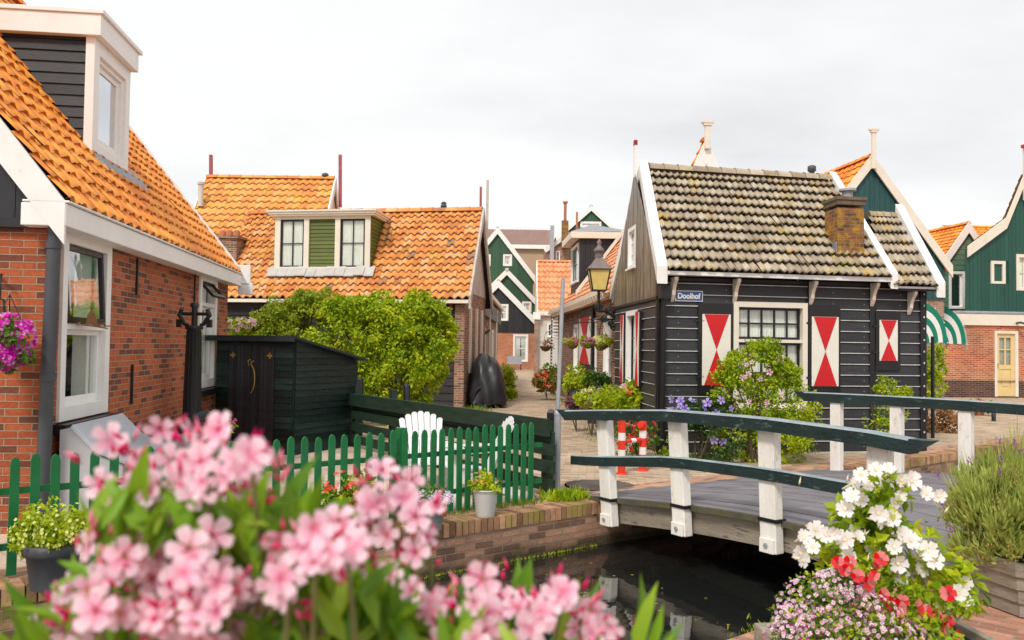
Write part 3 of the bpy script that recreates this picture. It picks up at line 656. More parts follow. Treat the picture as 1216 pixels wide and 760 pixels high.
quay('quay_wall', 'near brick quay wall of the canal below the flower planters', [RB[1] - QA * 12, RB[1], RB[2], RB[3], RB[4], RB[4] + (RB[5] - RB[4]) * .3], -1, QUAY, False)
# algae line along the far quay
b = MB()
p, q = Q[1], Q[2]; d = (q - p).normalized(); n = V((d.y, -d.x, 0))
pts = [p + d * t for t in np.arange(0, (q - p).length, .05)]
# weeds and grass along the copings and the street
def tufts(name, label, pts, n, h, mat=GRASS, spread=.08):
    P0 = []; 
    for k in range(n):
        a = random.choice(pts); P0.append((a[0] + random.gauss(0, spread), a[1] + random.gauss(0, spread), a[2]))
    P0 = np.array(P0); d = rdir(n) * .6 + np.array([0, 0, 1.0]); s = h * rng.uniform(.4, 1.3, n)
    o = scatter(name, T_leaf(.05), P0, frames(d, rdir(n)), np.stack([s * .22, s, s], 1), mat, None)
    return tag(o, label, 'weeds', kind='stuff')
tufts('algae', 'bright green algae line on the quay at the waterline', [V((x.x, x.y, WZ)) + n * .015 for x in pts], 900, .035, LF_LIME, .012)
tufts('weeds', 'green weeds growing beside the foot of the steel pole', [V((.45 + .04 * k, 9.02 + .02 * k, .0)) for k in range(8)], 420, .13, LF_BRIGHT, .06)
tufts('weeds', 'thin weeds along the foot of the green picket fence', [H(-3.4, 5.8).lerp(H(.3, 8.9), t / 30) for t in range(6, 31)], 900, .07, GRASS, .05)
tufts('weeds', 'grass strip between the house front and the bridge', [H(2.2 + .1 * k, 12.4 + .05 * k) for k in range(45)], 1800, .09, GRASS, .09)
tufts('moss', 'mossy grass strip along the left side of the alley', [H(-.95 + .01 * k, 17 + .9 * k) for k in range(34)], 5200, .12, GRASS, .20)
tufts('moss', 'sparse moss patches on the right part of the alley', [H(1.6 + random.random() * .5, 13 + .9 * k) for k in range(24)], 1600, .07, GRASS, .2)
tufts('water_plants', 'pale duckweed leaves floating near the flower planter', [V((1.85, 6.2, WZ + .006)), V((2.05, 6.35, WZ + .006)), V((1.95, 6.0, WZ + .006))], 260, .05, LF_LIME, .12)
lv = MB()
for k in range(60):
    x = random.uniform(.4, 2.6); o = Q[1] + (Q[2] - Q[1]).normalized() * random.uniform(2.6, 5.0) + BA * random.uniform(.1, 2.6); o.z = WZ + .004; r = random.uniform(.008, .02)
    lv.face([o + V((r * math.cos(t), r * .7 * math.sin(t), 0)) for t in (0, 1.2, 2.4, 3.6, 4.9)])
tag(lv.build('floating_leaves', LF_YEL), 'tiny fallen leaves floating on the dark canal', 'leaves', kind='stuff')
# ================================================================== LEFT BRICK HOUSE
A_ = V((-.118, .993, 0)).normalized(); O_ = V((.993, .118, 0)).normalized(); C_ = H(-3.95, 7.2)
def lh(s, o, z): return C_ + A_ * s + O_ * o + UP * z
LH = thing('brick_house', 'orange red brick house with bright orange pantile roof and big white dormer', 'house', C_)
w1 = rect(C_, A_, 73, 274, 124.5, 489); w2 = rect(C_, A_, 236.5, 325, 253.5, 458)
b = MB(); slab(b, C_, A_, O_, [(0, 0), (6.95, 0), (6.95, 2.66), (0, 2.66)], [w1, w2], .2)
U_ = -O_; GN = -A_
slab(b, C_, U_, GN, [(0, 0), (5.5, 0), (5.5, 2.62), (0, 2.62)], [], .2)
b.face([lh(6.95, 0, 0), lh(6.95, -5.5, 0), lh(6.95, -5.5, 2.66), lh(6.95, -2.75, 6.2), lh(6.95, 0, 2.66)])
b.face([lh(0, -5.5, 0), lh(6.95, -5.5, 0), lh(6.95, -5.5, 2.66), lh(0, -5.5, 2.66)])
b.build('wall', BRICKL, LH)
b = MB(); vboards(b, C_ + GN * .01, U_, GN, [(0.02, 2.66), (5.48, 2.66), (2.75, 6.15)], .14, (), 0)
b.wbox(C_, U_, GN, -.0, 5.5, 2.60, 2.68, 0, .06, 0); b.face([lh(-.004, 0, 2.6), lh(-.004, -5.5, 2.6), lh(-.004, -2.75, 6.1)]); b.build('gable_boarding', DARKWALL, LH)
sl = 1.27
def rp(s, L, up=0): return C_ + A_ * s + O_ * (.16 - L) + UP * (2.80 + sl * L + up)
b = MB(); tiles(b, rp(-.2, 0), rp(7.05, 0), rp(-.2, 2.9), rp(7.05, 2.9), 29, 20, .045, .035, .1)
def rq(s, L, up=0): return C_ + A_ * s + O_ * (.16 - 5.8 + L) + UP * (2.80 + sl * L + up)
tiles(b, rq(-.2, 0), rq(7.05, 0), rq(-.2, 2.9), rq(7.05, 2.9), 29, 20, .045, .035, .1)
ridge(b, rp(-.2, 2.9, .04), rp(7.05, 2.9, .04), .12, 20); b.build('roof', TILEO, LH, recalc=False)
b = MB(); b.face([rp(-.2, 0, -.03), rp(7.05, 0, -.03), rp(7.05, 2.9, -.03), rp(-.2, 2.9, -.03)]); b.face([rq(-.2, 0, -.03), rq(7.05, 0, -.03), rq(7.05, 2.9, -.03), rq(-.2, 2.9, -.03)]); b.build('roof_deck', DARKWALL, LH)
for (s, n_) in ((-.19, GN), (7.06, A_)):
    for f_ in (rp, rq):
        b = MB(); barge(b, f_(s, -.02, .03 if s < 0 else .13), f_(s, 2.92, .03 if s < 0 else .13), .035, .36 if s < 0 else .34, n_); b.build('bargeboard', WHITE, LH)
b = MB(); b.obox(lh(-.22, -.17, 2.60), A_ * 7.30, O_ * .36, UP * .19); b.obox(lh(-.225, -.16, 2.795), A_ * 7.31, O_ * .375, UP * .02)
b.build('gutter_board', WHITE, LH, bevel=.008)
b = MB(); b.obox(lh(7.06, .0, 2.62), A_ * .05, O_ * .34, UP * .34); b.obox(lh(7.06, .14, 2.46), A_ * .05, O_ * .24, UP * .2); b.build('scroll_board', WHITE, LH, bevel=.01)
b = MB(); b.tube([lh(-.1, .015, .02), lh(-.1, .055, 2.6)], .056, 14); b.tube([lh(-.1, .035, 1.3), lh(-.1, .035, 1.36)], .065, 14); b.tube([lh(-.1, .05, 2.42), lh(-.1, .05, 2.47)], .065, 14); b.build('drainpipe', DGREY, LH)
# window near: dark top hopper pushed open, tall pane below
def win_left(r, tr, openang, lace):
    s0, s1, z0, z1 = r; f = MB(); fw = .11; B = lambda a, b_, c, d, d0, d1, m=0: f.wbox(C_, A_, O_, a, b_, c, d, d0, d1, m)
    B(s0, s0 + fw, z0, z1, -.1, .03); B(s1 - fw * 1.15, s1, z0, z1, -.1, .03); B(s0 + fw, s1 - fw * 1.15, z1 - .09, z1, -.1, .028); B(s0 + fw, s1 - fw * 1.15, z0, z0 + .13, -.1, .028)
    a, b_ = s0 + fw, s1 - fw * 1.15; B(a, b_, tr - .03, tr + .03, -.1, .02)
    B(a, a + .05, z0 + .13, tr - .03, -.09, -.03); B(b_ - .05, b_, z0 + .13, tr - .03, -.09, -.03); B(a + .05, b_ - .05, z0 + .13, z0 + .2, -.09, -.032); B(a + .05, b_ - .05, tr - .08, tr - .03, -.09, -.032)
    w = f.build('window', [WHITE], LH, bevel=.004)
    g = MB(); g.face([C_ + A_ * x + O_ * -.06 + UP * z for x, z in ((a, z0 + .13), (b_, z0 + .13), (b_, tr), (a, tr))]); g.build('pane', GLASSR, w)
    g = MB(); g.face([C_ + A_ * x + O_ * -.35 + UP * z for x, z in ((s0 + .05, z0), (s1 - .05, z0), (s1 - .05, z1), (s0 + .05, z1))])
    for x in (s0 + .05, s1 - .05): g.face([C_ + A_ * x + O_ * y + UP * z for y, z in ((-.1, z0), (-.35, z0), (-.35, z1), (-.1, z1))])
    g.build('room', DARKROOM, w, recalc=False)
    g = MB(); pr = None
    for i in range(25):
        x = b_ - .05 - (b_ - a) * .42 * i / 24; y = -.11 + .012 * math.sin(i * 1.3); cur = (C_ + A_ * x + O_ * y + UP * (z0 + .13), C_ + A_ * x + O_ * y + UP * (z1 - .1))
        if pr: g.face([pr[0], cur[0], cur[1], pr[1]], 0, None, True)
        pr = cur
    g.build('curtain', CURT, w, recalc=False)
    # open hopper
    top = z1 - .10; hgt = top - tr - .02; ang = openang; hd = O_ * math.sin(ang) - UP * math.cos(ang); hn = O_ * math.cos(ang) + UP * math.sin(ang)
    T0 = C_ + A_ * (a + .015) + O_ * -.05 + UP * top; L = b_ - a - .03; f = MB()
    f.obox(T0, A_ * L, hd * .045, hn * .04); f.obox(T0 + hd * (hgt - .06), A_ * L, hd * .06, hn * .04)
    f.obox(T0 + hd * .045, A_ * .045, hd * (hgt - .105), hn * .04); f.obox(T0 + hd * .045 + A_ * (L - .045), A_ * .045, hd * (hgt - .105), hn * .04)
    q = f.build('top_sash', [BLACKP], w, 'black framed top sash pushed open at the bottom'); g = MB(); P0 = T0 + hn * .02 + hd * .045 + A_ * .045
    g.face([P0, P0 + A_ * (L - .09), P0 + A_ * (L - .09) + hd * (hgt - .105), P0 + hd * (hgt - .105)]); g.build('pane', GLASSR, w)
    if lace:
        g = MB(); x0, x1, y0, y1 = a + .06, a + .36, z0 + .2, z0 + .62
        g.wbox(C_, A_, O_, x0, x1, y0, y1, -.12, -.11, 0)
        for k in range(70):
            x = random.uniform(x0 + .02, x1 - .03); z = random.uniform(y0 + .02, y1 - .03); t = random.uniform(.006, .016); g.wbox(C_, A_, O_, x, x + t, z, z + t * 1.4, -.1105, -.108, 1)
        g.build('perforated_screen', [WHITE, DARKROOM], w, 'white perforated screen standing low behind the pane')
        g = MB(); P1 = C_ + A_ * (a - .02) + O_ * .12 + UP * (tr + .01)
        for k in range(9): g.beam(P1 + A_ * (.07 * k) + O_ * random.uniform(-.03, .05), P1 + A_ * (.07 * k + .2) + O_ * random.uniform(-.05, .05) + UP * random.uniform(-.03, .03), .012, .012)
        g.prism([P1 + A_ * .2, P1 + A_ * .44, P1 + A_ * .42 + UP * .06, P1 + A_ * .36 + UP * .10, P1 + A_ * .30 + UP * .14, P1 + A_ * .23 + UP * .09], O_ * .02); g.build('twig_ornament', LF_DRY, w, 'rusty bird shaped ornament on twigs')
    return w
trz = onp(100, 388, C_, A_)[1]; win_left(w1, trz, .06, True)
trz2 = onp(245, 362, C_, A_)[1]; win_left(w2, trz2, .75, False)
for r in (w1, w2):
    b = MB(); s0, s1, z0, z1 = r; b.obox(lh(s0 - .06, -.02, z0 - .10), A_ * (s1 - s0 + .16), O_ * .13, UP * .085); b.build('sill', BLACKP, LH, bevel=.006)
for (px, y0, y1) in ((160.5, 306, 350), (229.5, 325, 361), (154, 433, 480)):
    s, za = onp(px, y0, C_, A_); s, zb = onp(px, y1, C_, A_); b = MB(); b.obox(lh(s, .003, zb), A_ * .035, O_ * .02, UP * (za - zb)); b.build('wall_anchor', IRON, LH)
# dormer
Ld = .74; ks, ke = 2.34, 3.50; dz0, dz1 = 2.80 + sl * Ld, 5.08
dro = thing('dormer_tmp', 'x', 'x'); bpy.data.objects.remove(dro)
b = MB(); DO = C_ + O_ * (.16 - Ld)
dp = lambda s, o, z: C_ + A_ * s + O_ * (.16 - o) + UP * z
poly = [(0, dz0), (0, dz1), (1.75, dz1)]     # side cheek polygon in (inward, z)
polyc = [(0.05, dz0 + .05), (0.051, dz1), ((dz1 - 2.8) / sl - Ld + .02, dz1)]
for s_, nn in ((ks, -A_), (ke, A_)):
    boards(b, C_ + A_ * s_ + O_ * (.16 - Ld), -O_, nn, polyc, .125, (), 0, None, .022)
    b.face([dp(s_, Ld, dz0 - .1), dp(s_, Ld, dz1), dp(s_, Ld + 1.25, dz1)], 0)
    if s_ == ks: dorm = b.build('dormer', [BLACKB], LH, 'black boarded dormer with one tall white framed window'); b = MB()
b.build('cheek', [BLACKB], dorm)
fb = MB(); B = lambda a, c, e, g_, d0, d1, m=0: fb.wbox(DO, A_, O_, a, c, e, g_, d0, d1, m)
B(ks - .035, ks + .13, dz0 - .05, dz1, -.06, .04); B(ke - .13, ke + .02, dz0 - .05, dz1, -.05, .04); B(ks + .13, ke - .13, dz1 - .16, dz1, -.05, .038); B(ks + .13, ke - .13, dz0 - .05, dz0 + .16, -.05, .038)
B(ks - .02, ke + .02, dz0 - .09, dz0 - .055, -.05, .08)
fb.build('dormer_frame', WHITE, dorm, bevel=.006)
window(dorm, DO, A_, O_, ks + .13, ke - .13, dz0 + .16, dz1 - .16, 1, 1, .05, WHITE, WHITE, .05, .0, .07, back='curtain', sill=False, glass=GLASSD, curtain_w=.35)
fb = MB(); fb.obox(dp(ks - .10, Ld - .12, dz1 + .0), A_ * (ke - ks + .16), -O_ * 2.2, UP * .24); fb.obox(dp(ks - .12, Ld - .15, dz1 + .242), A_ * (ke - ks + .24), -O_ * 2.25, UP * .05)
fb.build('dormer_fascia', WHITE, dorm, bevel=.006)
fb = MB()
for k in range(9): s_ = ks - .02 + k * .19; fb.obox(rp(s_, Ld - .16, .075), A_ * .185, (rp(0, Ld + .02) - rp(0, Ld - .16)), UP * .03)
fb.build('flashing', LEAD, dorm)
# hanging basket bracket and petunias on the near corner
bk = at(4, 350, 7.05); b = MB(); b.tube([bk + V((-.1, .1, .18)), bk + V((-.1, .1, -.32))], .012, 6)
b.tube([bk + V((-.1, .1, .15)), bk + V((-.02, 0, .17)), bk + V((.0, -.05, .12)), bk + V((.02, -.08, .0)), bk + V((.0, -.06, -.05))], .01, 6); b.tube([bk + V((-.1, .1, -.3)), bk + V((0.02, 0, -.22)), bk + V((.03, -.04, -.05)), bk + V((-.05, 0, -.02))], .01, 6)
b.build('basket_bracket', IRON, LH)
bc = at(10, 402, 6.85); hb = thing('hanging_basket', 'hanging basket overflowing with magenta petunias on the brick corner', 'hanging basket', bc)
b = MB(); b.lathe([(.02, -.16), (.12, -.12), (.17, -.02), (.18, .03)], bc - UP * .05, 16); b.build('basket', COIR, hb)
b = MB(); 
for a in (0, 2.1, 4.2): b.tube([bc + V((.17 * math.cos(a), .17 * math.sin(a), 0)), bc + V((0, 0, .36))], .004, 5)
b.build('wire', IRON, hb); bl = [(bc + V((-.03, 0, .02)), (.21, .2, .16)), (bc + V((-.01, -.03, -.13)), (.16, .16, .11))]
leaves('leaves', bl, 1400, .05, LF_MID, hb); skin_flowers('flowers', bl, 170, .036, PT_MAG, hb, face=(.2, -1, .3), push=1.05, T=T_flower(5, .05, .35, .8))
# ================================================================== GARDEN THINGS
sc = H(-3.19, 12.4); sd = V((.45, .89, 0)).normalized(); sf = V((-.89, .45, 0)).normalized(); sn = V((-.45, -.89, 0)).normalized(); so = V((.89, -.45, 0)).normalized()
SH = thing('garden_shed', 'black lean-to garden shed with double doors and brass latches', 'shed', sc)
b = MB(); Ls, Lf = 1.5, 1.55; zf, zb_ = 1.70, 1.40
b.face([sc, sc + sf * Lf, sc + sf * Lf + UP * zf, sc + UP * zf]); b.face([sc, sc + sd * Ls, sc + sd * Ls + UP * zb_, sc + UP * zf]); b.face([sc + sf * Lf, sc + sf * Lf + sd * Ls, sc + sf * Lf + sd * Ls + UP * zb_, sc + sf * Lf + UP * zf])
b.face([sc + sd * Ls, sc + sd * Ls + sf * Lf, sc + sd * Ls + sf * Lf + UP * zb_, sc + sd * Ls + UP * zb_])
boards(b, sc, sd, so, [(0.02, 0), (Ls, 0), (Ls, zb_), (0.02, zf)], .095, (), 0, None, .02)
nf = sn; dr = (.36, 1.30, .05, zf - .1)
boards(b, sc, sf, nf, [(0.02, 0), (Lf, 0), (Lf, zf), (0.02, zf)], .095, [dr], 0, None, .018)
b.build('wall', P('shed_black_boards', (.014, .030, .026), .3, .35, 5, .2, rnd=.5, stretch=(.6, .6, 5), dirt=((.05, .055, .05), 9, .64, .5)), SH)
for (a, c) in ((.37, .825), (.835, 1.29)):
    b = MB(); vboards(b, sc, sf, nf, [(a, .06), (c, .06), (c, zf - .11), (a, zf - .11)], .07, (), 0, .014, .006, .006); dd = b.build('door', BLACKB, SH)
    h = MB(); x = a + .04 if a < .5 else c - .14
    for z in (zf - .26,): h.wbox(sc, sf, nf, x, x + .1, z, z + .03, .02, .03); h.wbox(sc, sf, nf, x + .03, x + .055, z - .03, z + .06, .02, .034)
    h.build('hinge', BRASS, dd)
b = MB(); 
for (x, z) in ((.80, 1.36), (.86, 1.38)): b.tube([sc + sf * x + nf * .03 + UP * (z - .08), sc + sf * (x - .01) + nf * .06 + UP * (z + .0), sc + sf * (x - .04) + nf * .03 + UP * (z + .01)], .01, 6)
b.tube([sc + sf * (.82 + .1 * math.sin(t)) + nf * .05 + UP * (1.1 + .22 * math.cos(t)) for t in np.linspace(-.2, -2.9, 9)], .009, 6); b.build('latch', BRASS, SH)
b = MB(); T0 = sc - sd * .12 + UP * (zf + .02) - sf * .1
b.obox(T0, sf * (Lf + .2), sd * (Ls + .25) + UP * (zb_ - zf) * 1.15, UP * .035); b.obox(T0 - UP * .05 - sd * .015, sf * (Lf + .2), sd * .02, UP * .06); b.build('roof', P('roofing_felt', (.03, .035, .04), .8, .3, 10, .3), SH)
# grey slant-lid cabinet against the house
gb = at(76, 600, 7.85); gx = 0
C1 = lh(.02, .10, 0); GB = thing('storage_cabinet', 'pale grey garden cabinet with slanting double lid under the near window', 'cabinet', C1)
W_, D_ = 1.2, .52
b = MB(); prof = [(0, 0), (D_, 0), (D_, .585), (.30, .67), (.10, .88), (.0, .88)]
b.prism([C1 + O_ * o + UP * z for o, z in prof], A_ * W_); b.build('body', P('cabinet_body', (.44, .44, .46), .55, .1, 4, .05), GB, bevel=.01)
b = MB(); P0 = C1 + O_ * (D_ + .03) + UP * .585 - A_ * .03; e = O_ * -.25 + UP * .10; b.obox(P0, A_ * (W_ + .06), e, UP * .035); b.build('lid', P('grey_lid', (.33, .35, .39), .45, .06, 4, .03), GB, bevel=.006)
b = MB(); P1 = P0 + e * 1.04; e2 = O_ * -.20 + UP * .21; b.obox(P1, A_ * (W_ + .06), e2, UP * .03 + O_ * .02); b.build('lid', P('grey_lid_top', (.42, .44, .48), .4, .06, 4, .03), GB, bevel=.006)
C2 = lh(2.2, .10, 0); BX = thing('bench', 'low grey bench along the brick wall beside the black pump', 'bench', C2)
b = MB(); b.obox(C2 + UP * .42, A_ * 1.7, O_ * .42, UP * .09); b.build('seat', GREYBOX, BX, bevel=.006)
for t in (.02, 1.6):
    b = MB(); b.obox(C2 + A_ * t, A_ * .08, O_ * .42, UP * .418); b.build('leg', GREYBOX, BX)
# pump
pc = at(229, 450, 10.6); pc.z = 0; PU = thing('water_pump', 'tall black cast iron village pump with curled spout', 'water pump', pc)
b = MB(); b.lathe([(.19, 0), (.19, .12), (.15, .14), (.15, .5), (.155, .52)], pc, 20)
for k in range(16): a = 2 * PI * k / 16; b.box(pc.x + .15 * math.cos(a) - .008, pc.x + .15 * math.cos(a) + .008, pc.y + .15 * math.sin(a) - .008, pc.y + .15 * math.sin(a) + .008, .14, .5)
b.lathe([(.17, .52), (.18, .55), (.17, .58), (.12, .60), (.13, .63)], pc, 20); b.lathe([(.112, .63), (.085, 1.80), (.11, 1.81), (.11, 1.85), (.0, 1.86)], pc, 20)
for k in range(14): a = 2 * PI * k / 14; b.tube([pc + V((.109 * math.cos(a), .109 * math.sin(a), .65)), pc + V((.084 * math.cos(a), .084 * math.sin(a), 1.78))], .007, 4)
b.build('column', IRON, PU)
b = MB(); q = pc + UP * .72; dx = V((.9, -.1, 0)).normalized()
b.tube([q + dx * .08, q + dx * .2 + UP * .03, q + dx * .3 + UP * .02, q + dx * .37 - UP * .06, q + dx * .39 - UP * .1], [.045, .04, .036, .036, .03], 12); b.tube([q + dx * .09, q + dx * .13], .06, 12); b.build('spout', P('worn_spout', (.09, .11, .12), .35, .3, 14, .1), PU)
b = MB(); b.tube([pc + UP * 1.85, pc + UP * 2.12], .035, 10); b.lathe([(.05, 2.08), (.055, 2.13), (.0, 2.15)], pc, 12); b.tube([pc - dx * .16 + UP * 2.0, pc + dx * .18 + UP * 2.0], .022, 8)
for s in (-1, 1):
    c = pc + dx * (.17 * s); b.tube([c + UP * 2.06, c + UP * 1.98 + dx * .03 * s, c + UP * 1.93 - dx * .01 * s, c + UP * 1.87 - dx * .045 * s, c + UP * 1.86 - dx * .09 * s], [.028, .03, .026, .024, .02], 8)
    b.obox(c + UP * 1.83 + dx * (.0 if s > 0 else -.06) - V((0, .03, 0)), dx * .06, V((0, .06, 0)), UP * .1)
b.build('pump_head', IRON, PU)
# picket fence
F0 = H(-3.42, 5.82); F1 = H(.29, 8.95); fu = (F1 - F0).normalized(); fn = V((fu.y, -fu.x, 0)); LF = (F1 - F0).length
PF = thing('picket_fence', 'bright green picket fence with rounded tops along the canal', 'fence', F0)
for z in (.22, .60):
    b = MB(); b.obox(F0 - fu * 1.6 - fn * .045 + UP * (z - .02), fu * (LF + 1.68), fn * .03, UP * .045); b.build('rail', PICKET, PF)
pk = 0; s = -1.55
while s < LF - .02:
    t = s / LF; wgt = .06; pts = [(0, .04), (wgt, .04), (wgt, .80), (wgt * .85, .835), (wgt * .5, .85), (wgt * .15, .835), (0, .80)]
    j = random.uniform(-.012, .012); lean = random.uniform(-.006, .006)
    b = MB(); b.prism([F0 + fu * (s + a + lean * z) + UP * (z + j) - fn * .012 for a, z in pts], fn * .02); b.build('picket', PICKET, PF); s += (.128 if s < 3.1 else .104) + random.uniform(-.004, .004)
for s in (-.9, 3.14):
    b = MB(); b.obox(F0 + fu * s - fn * .09, fu * .085, fn * .075, UP * .87); b.build('post', PICKET, PF)
# dark plank fence
G0 = H(.46, 9.25); G1 = H(-2.56, 13.6); gu = (G1 - G0).normalized(); gn = V((-gu.y, gu.x, 0)); 
if gn.x > 0: gn = -gn
LG = (G1 - G0).length
GF = thing('plank_fence', 'dark green horizontal plank fence from the steel pole to the shed', 'fence', G0)
for (z0, z1, th, off) in ((.67, .86, .05, .03), (.46, .585, .035, 0), (.27, .40, .035, .0), (.07, .20, .035, 0)):
    b = MB(); b.obox(G0 + gn * off + UP * z0 - gu * (.0 if off else .06), gu * LG, gn * th, UP * (z1 - z0)); b.build('plank', FENCEG, GF)
b = MB(); b.obox(G0 + gn * -.035 + UP * .58, gu * LG, gn * .035, UP * .13); b.build('plank', FENCEG, GF)
for s in (.12, 1.35, 2.6, 3.9, LG - .1):
    b = MB(); b.obox(G0 + gu * s - gn * .10, gu * .09, gn * .09, UP * (.82 if s < 3 else .98)); b.build('post', FENCEG, GF)
# bollards behind it
for k, (px, py, Y, h, lab) in enumerate(((655, 0, 9.75, .93, 'square black wooden post right behind the steel pole'), (429, 0, 15.2, 1.05, 'round black post at the shed end of the plank fence'), (484, 0, 13.0, 1.05, 'round black post before the yellow green bush'))):
    c = at(px, 411, Y); c.z = 0; b = MB(); b.lathe([(.055, 0), (.055, h - .04), (.04, h - .01), (.0, h)], c, 4 if k == 0 else 12, sm=k > 0, a0=.6); tag(b.build('bollard', BLACKP), lab, 'post', 'black posts at the garden fence')
# steel pole
sp = onz(661, 583); b = MB(); po = thing('steel_pole', 'bare galvanised steel pole standing at the canal corner', 'pole', sp)
b.tube([sp, sp + UP * .86], .04, 14); b.lathe([(.04, .86), (.045, .88), (.025, .92)], sp, 14); b.tube([sp + UP * .9, sp + UP * 2.44 + V((.045, 0, 0))], .024, 12); b.build('shaft', STEEL, po)
b = MB(); b.tube([sp, sp + UP * .02], .07, 14); b.build('foot', STEEL, po)
# adirondack chairs
def chair(name, label, loc, rot, group='white adirondack chairs'):
    t = thing(name, label, 'garden chair', (0, 0, 0), group); w = .52
    n = 7
    for k in range(n):
        a = (k - 3) * .085; top = .985 - .010 * (k - 3) ** 2; b = MB()
        p0 = V(((k - 3) * .066, .16, .28)); p1 = V(((k - 3) * .088, .16 + .30 * (top - .28) / .7, top)); d = (p1 - p0)
        nn = V((1, 0, 0)).cross(d).normalized(); wa, wb = .058, .08
        x = V((1, 0, 0)); b.prism([p0 - x * wa / 2, p0 + x * wa / 2, p1 + x * wb / 2 - UP * .015, p1 + x * wb * .25 + UP * .006, p1 - x * wb * .25 + UP * .006, p1 - x * wb / 2 - UP * .015], nn * .018); b.build('back_slat', WPLASTIC, t)
    for k in range(6):
        y = .12 - k * .095; z = .30 + k * .014; b = MB(); b.obox((-.26, y - .085, z), (.52, 0, 0), (0, .085, -.012), (0, 0, .018)); b.build('seat_slat', WPLASTIC, t)
    for s in (-1, 1):
        b = MB(); pts = [V((s * .30, -.42, .56)), V((s * .46 if s > 0 else -.46, -.42, .56)), V((s * .46, -.2, .56)), V((s * .39, .26, .575)), V((s * .30, .26, .575))]; b.prism(pts, UP * .022); b.build('armrest', WPLASTIC, t)
        b = MB(); b.obox((s * .33 - .015, -.40, 0), (.03, 0, 0), (0, .11, 0), UP * .56); b.build('leg', WPLASTIC, t)
        b = MB(); b.prism([V((s * .29, -.42, .22)), V((s * .29, -.42, .35)), V((s * .29, -.2, .33)), V((s * .29, .55, .06)), V((s * .29, .55, 0)), V((s * .29, .42, 0))], V((s * -.025, 0, 0))); b.build('leg', WPLASTIC, t)
    for (z, y, wd) in ((.34, .20, .44), (.60, .30, .66)):
        b = MB(); b.obox((-wd / 2, y, z), (wd, 0, 0), (0, .02, 0), UP * .06); b.build('crossbar', WPLASTIC, t)
    t.location = loc; t.rotation_euler = (0, 0, rot); t.scale = (.86, .86, .86); return t
c1 = at(505, 500, 9.75); c1.z = 0
chair('garden_chair', 'white adirondack chair facing the canal with its fanned back in view', c1, .25)
c2 = at(566, 560, 9.5); c2.z = 0
chair('garden_chair', 'white adirondack chair seen from its side, leaning back to the right', c2, -1.35)
# ------------------------------------------------------------------ potted plants
def pot_shape(kind, c, r, h, n=24):
    b = MB()
    if kind == 'bucket': b.lathe([(r * .66, 0), (r * .95, h * .93), (r * 1.03, h * .93), (r * 1.03, h), (r * .93, h), (r * .9, h * .86)], c, n)
    elif kind == 'nursery': b.lathe([(r * .7, 0), (r * .86, h * .74), (r * .98, h * .76), (r * 1.0, h), (r * .9, h), (r * .88, h * .88)], c, n)
    elif kind == 'ribbed':
        pr = [(r * .7, 0)]
        for k in range(1, 9): z = h * k / 9; pr += [(r * (.7 + .26 * k / 9) - .004, z - .006), (r * (.7 + .26 * k / 9) + .003, z)]
        b.lathe(pr + [(r * 1.0, h * .96), (r * 1.04, h * .97), (r * 1.04, h), (r * .93, h), (r * .9, h * .88)], c, n)
    else: b.lathe([(r * .72, 0), (r, h), (r * .9, h), (r * .88, h * .88)], c, n)
    return b
def potted(label, c, r, h, kind, pm, spread, ph, lmat, n, lsz, fl=None, name='potted_plant', cat='potted plant', group=None, blobs=None, per=14, **k):
    c = V(c); t = thing(name, label, cat, c, group); pot_shape(kind, c, r, h).build('pot', pm, t)
    b = MB(); b.lathe([(r * .9, h * .87), (.0, h * .89)], c, 16); b.build('soil', SOIL, t)
    bl = blobs or [(c + V((0, 0, h + ph * .45)), (spread, spread, ph * .55)), (c + V((spread * .4, -spread * .2, h + ph * .3)), (spread * .7, spread * .6, ph * .4)), (c + V((-spread * .4, spread * .1, h + ph * .25)), (spread * .7, spread * .6, ph * .4))]
    b = MB()
    for i in range(7): e = bl[0][0] + V((random.uniform(-1, 1) * spread * .5, random.uniform(-1, 1) * spread * .5, 0)); b.tube([c + UP * h * .85, (c + UP * h).lerp(e, .5), e], [.006, .005, .003], 5)
    b.build('stem', BARK, t); leaves('leaves', bl, n, lsz, lmat, t, per=per, zmin=c.z + h * .75, **k)
    for f in (fl or []): skin_flowers('flowers', bl, f[1], f[2], f[0], t, push=f[3] if len(f) > 3 else 1.05, T=f[4] if len(f) > 4 else None, face=(0, -.6, .7))
    return t
potted('lime green leafy plant with pale yellow florets in a grey pot', onz(68, 694) + V((.0, -.06, 0)), .19, .30, 'nursery', GREYPOT, .25, .24, LF_LIME, 2600, .042, [(PT_YEL, 150, .011, 1.12, T_flower(5, 0, .2, .9))], per=22)
potted('white ribbed pot of green geranium in front of the picket fence', onz(576, 614), .125, .27, 'ribbed', WHITEPOT, .13, .14, LF_BRIGHT, 520, .05, [(PT_RED, 14, .018, 1.25)])
potted('zinc bucket of violet and white pansies on the quay edge', onz(512, 629) + V((0, .03, 0)), .13, .24, 'bucket', ZINC, .15, .13, LF_MID, 420, .045, [(PT_VIOLA, 60, .032, 1.1)])
potted('scarlet geranium with bright leaves growing behind the pickets', onz(408, 640) + V((0, .25, 0)), .14, .22, 'nursery', TERRA, .22, .30, LF_BRIGHT, 520, .07, [(PT_CORAL, 46, .03, 1.1)])
potted('dark pot with red green begonia behind the pickets', onz(334, 640) + V((0, .2, 0)), .17, .2, 'plain', BLACKPOT, .18, .14, LF_VAR, 480, .045, [(PT_CORAL, 10, .02)])
potted('small orange begonia in a terracotta pot near the wire stand', onz(262, 650) + V((0, .1, 0)), .12, .2, 'plain', TERRA, .15, .14, LF_MID, 360, .04, [(PT_CORAL, 60, .024)])
ped = at(262, 526, 11.2); gz = ped.z
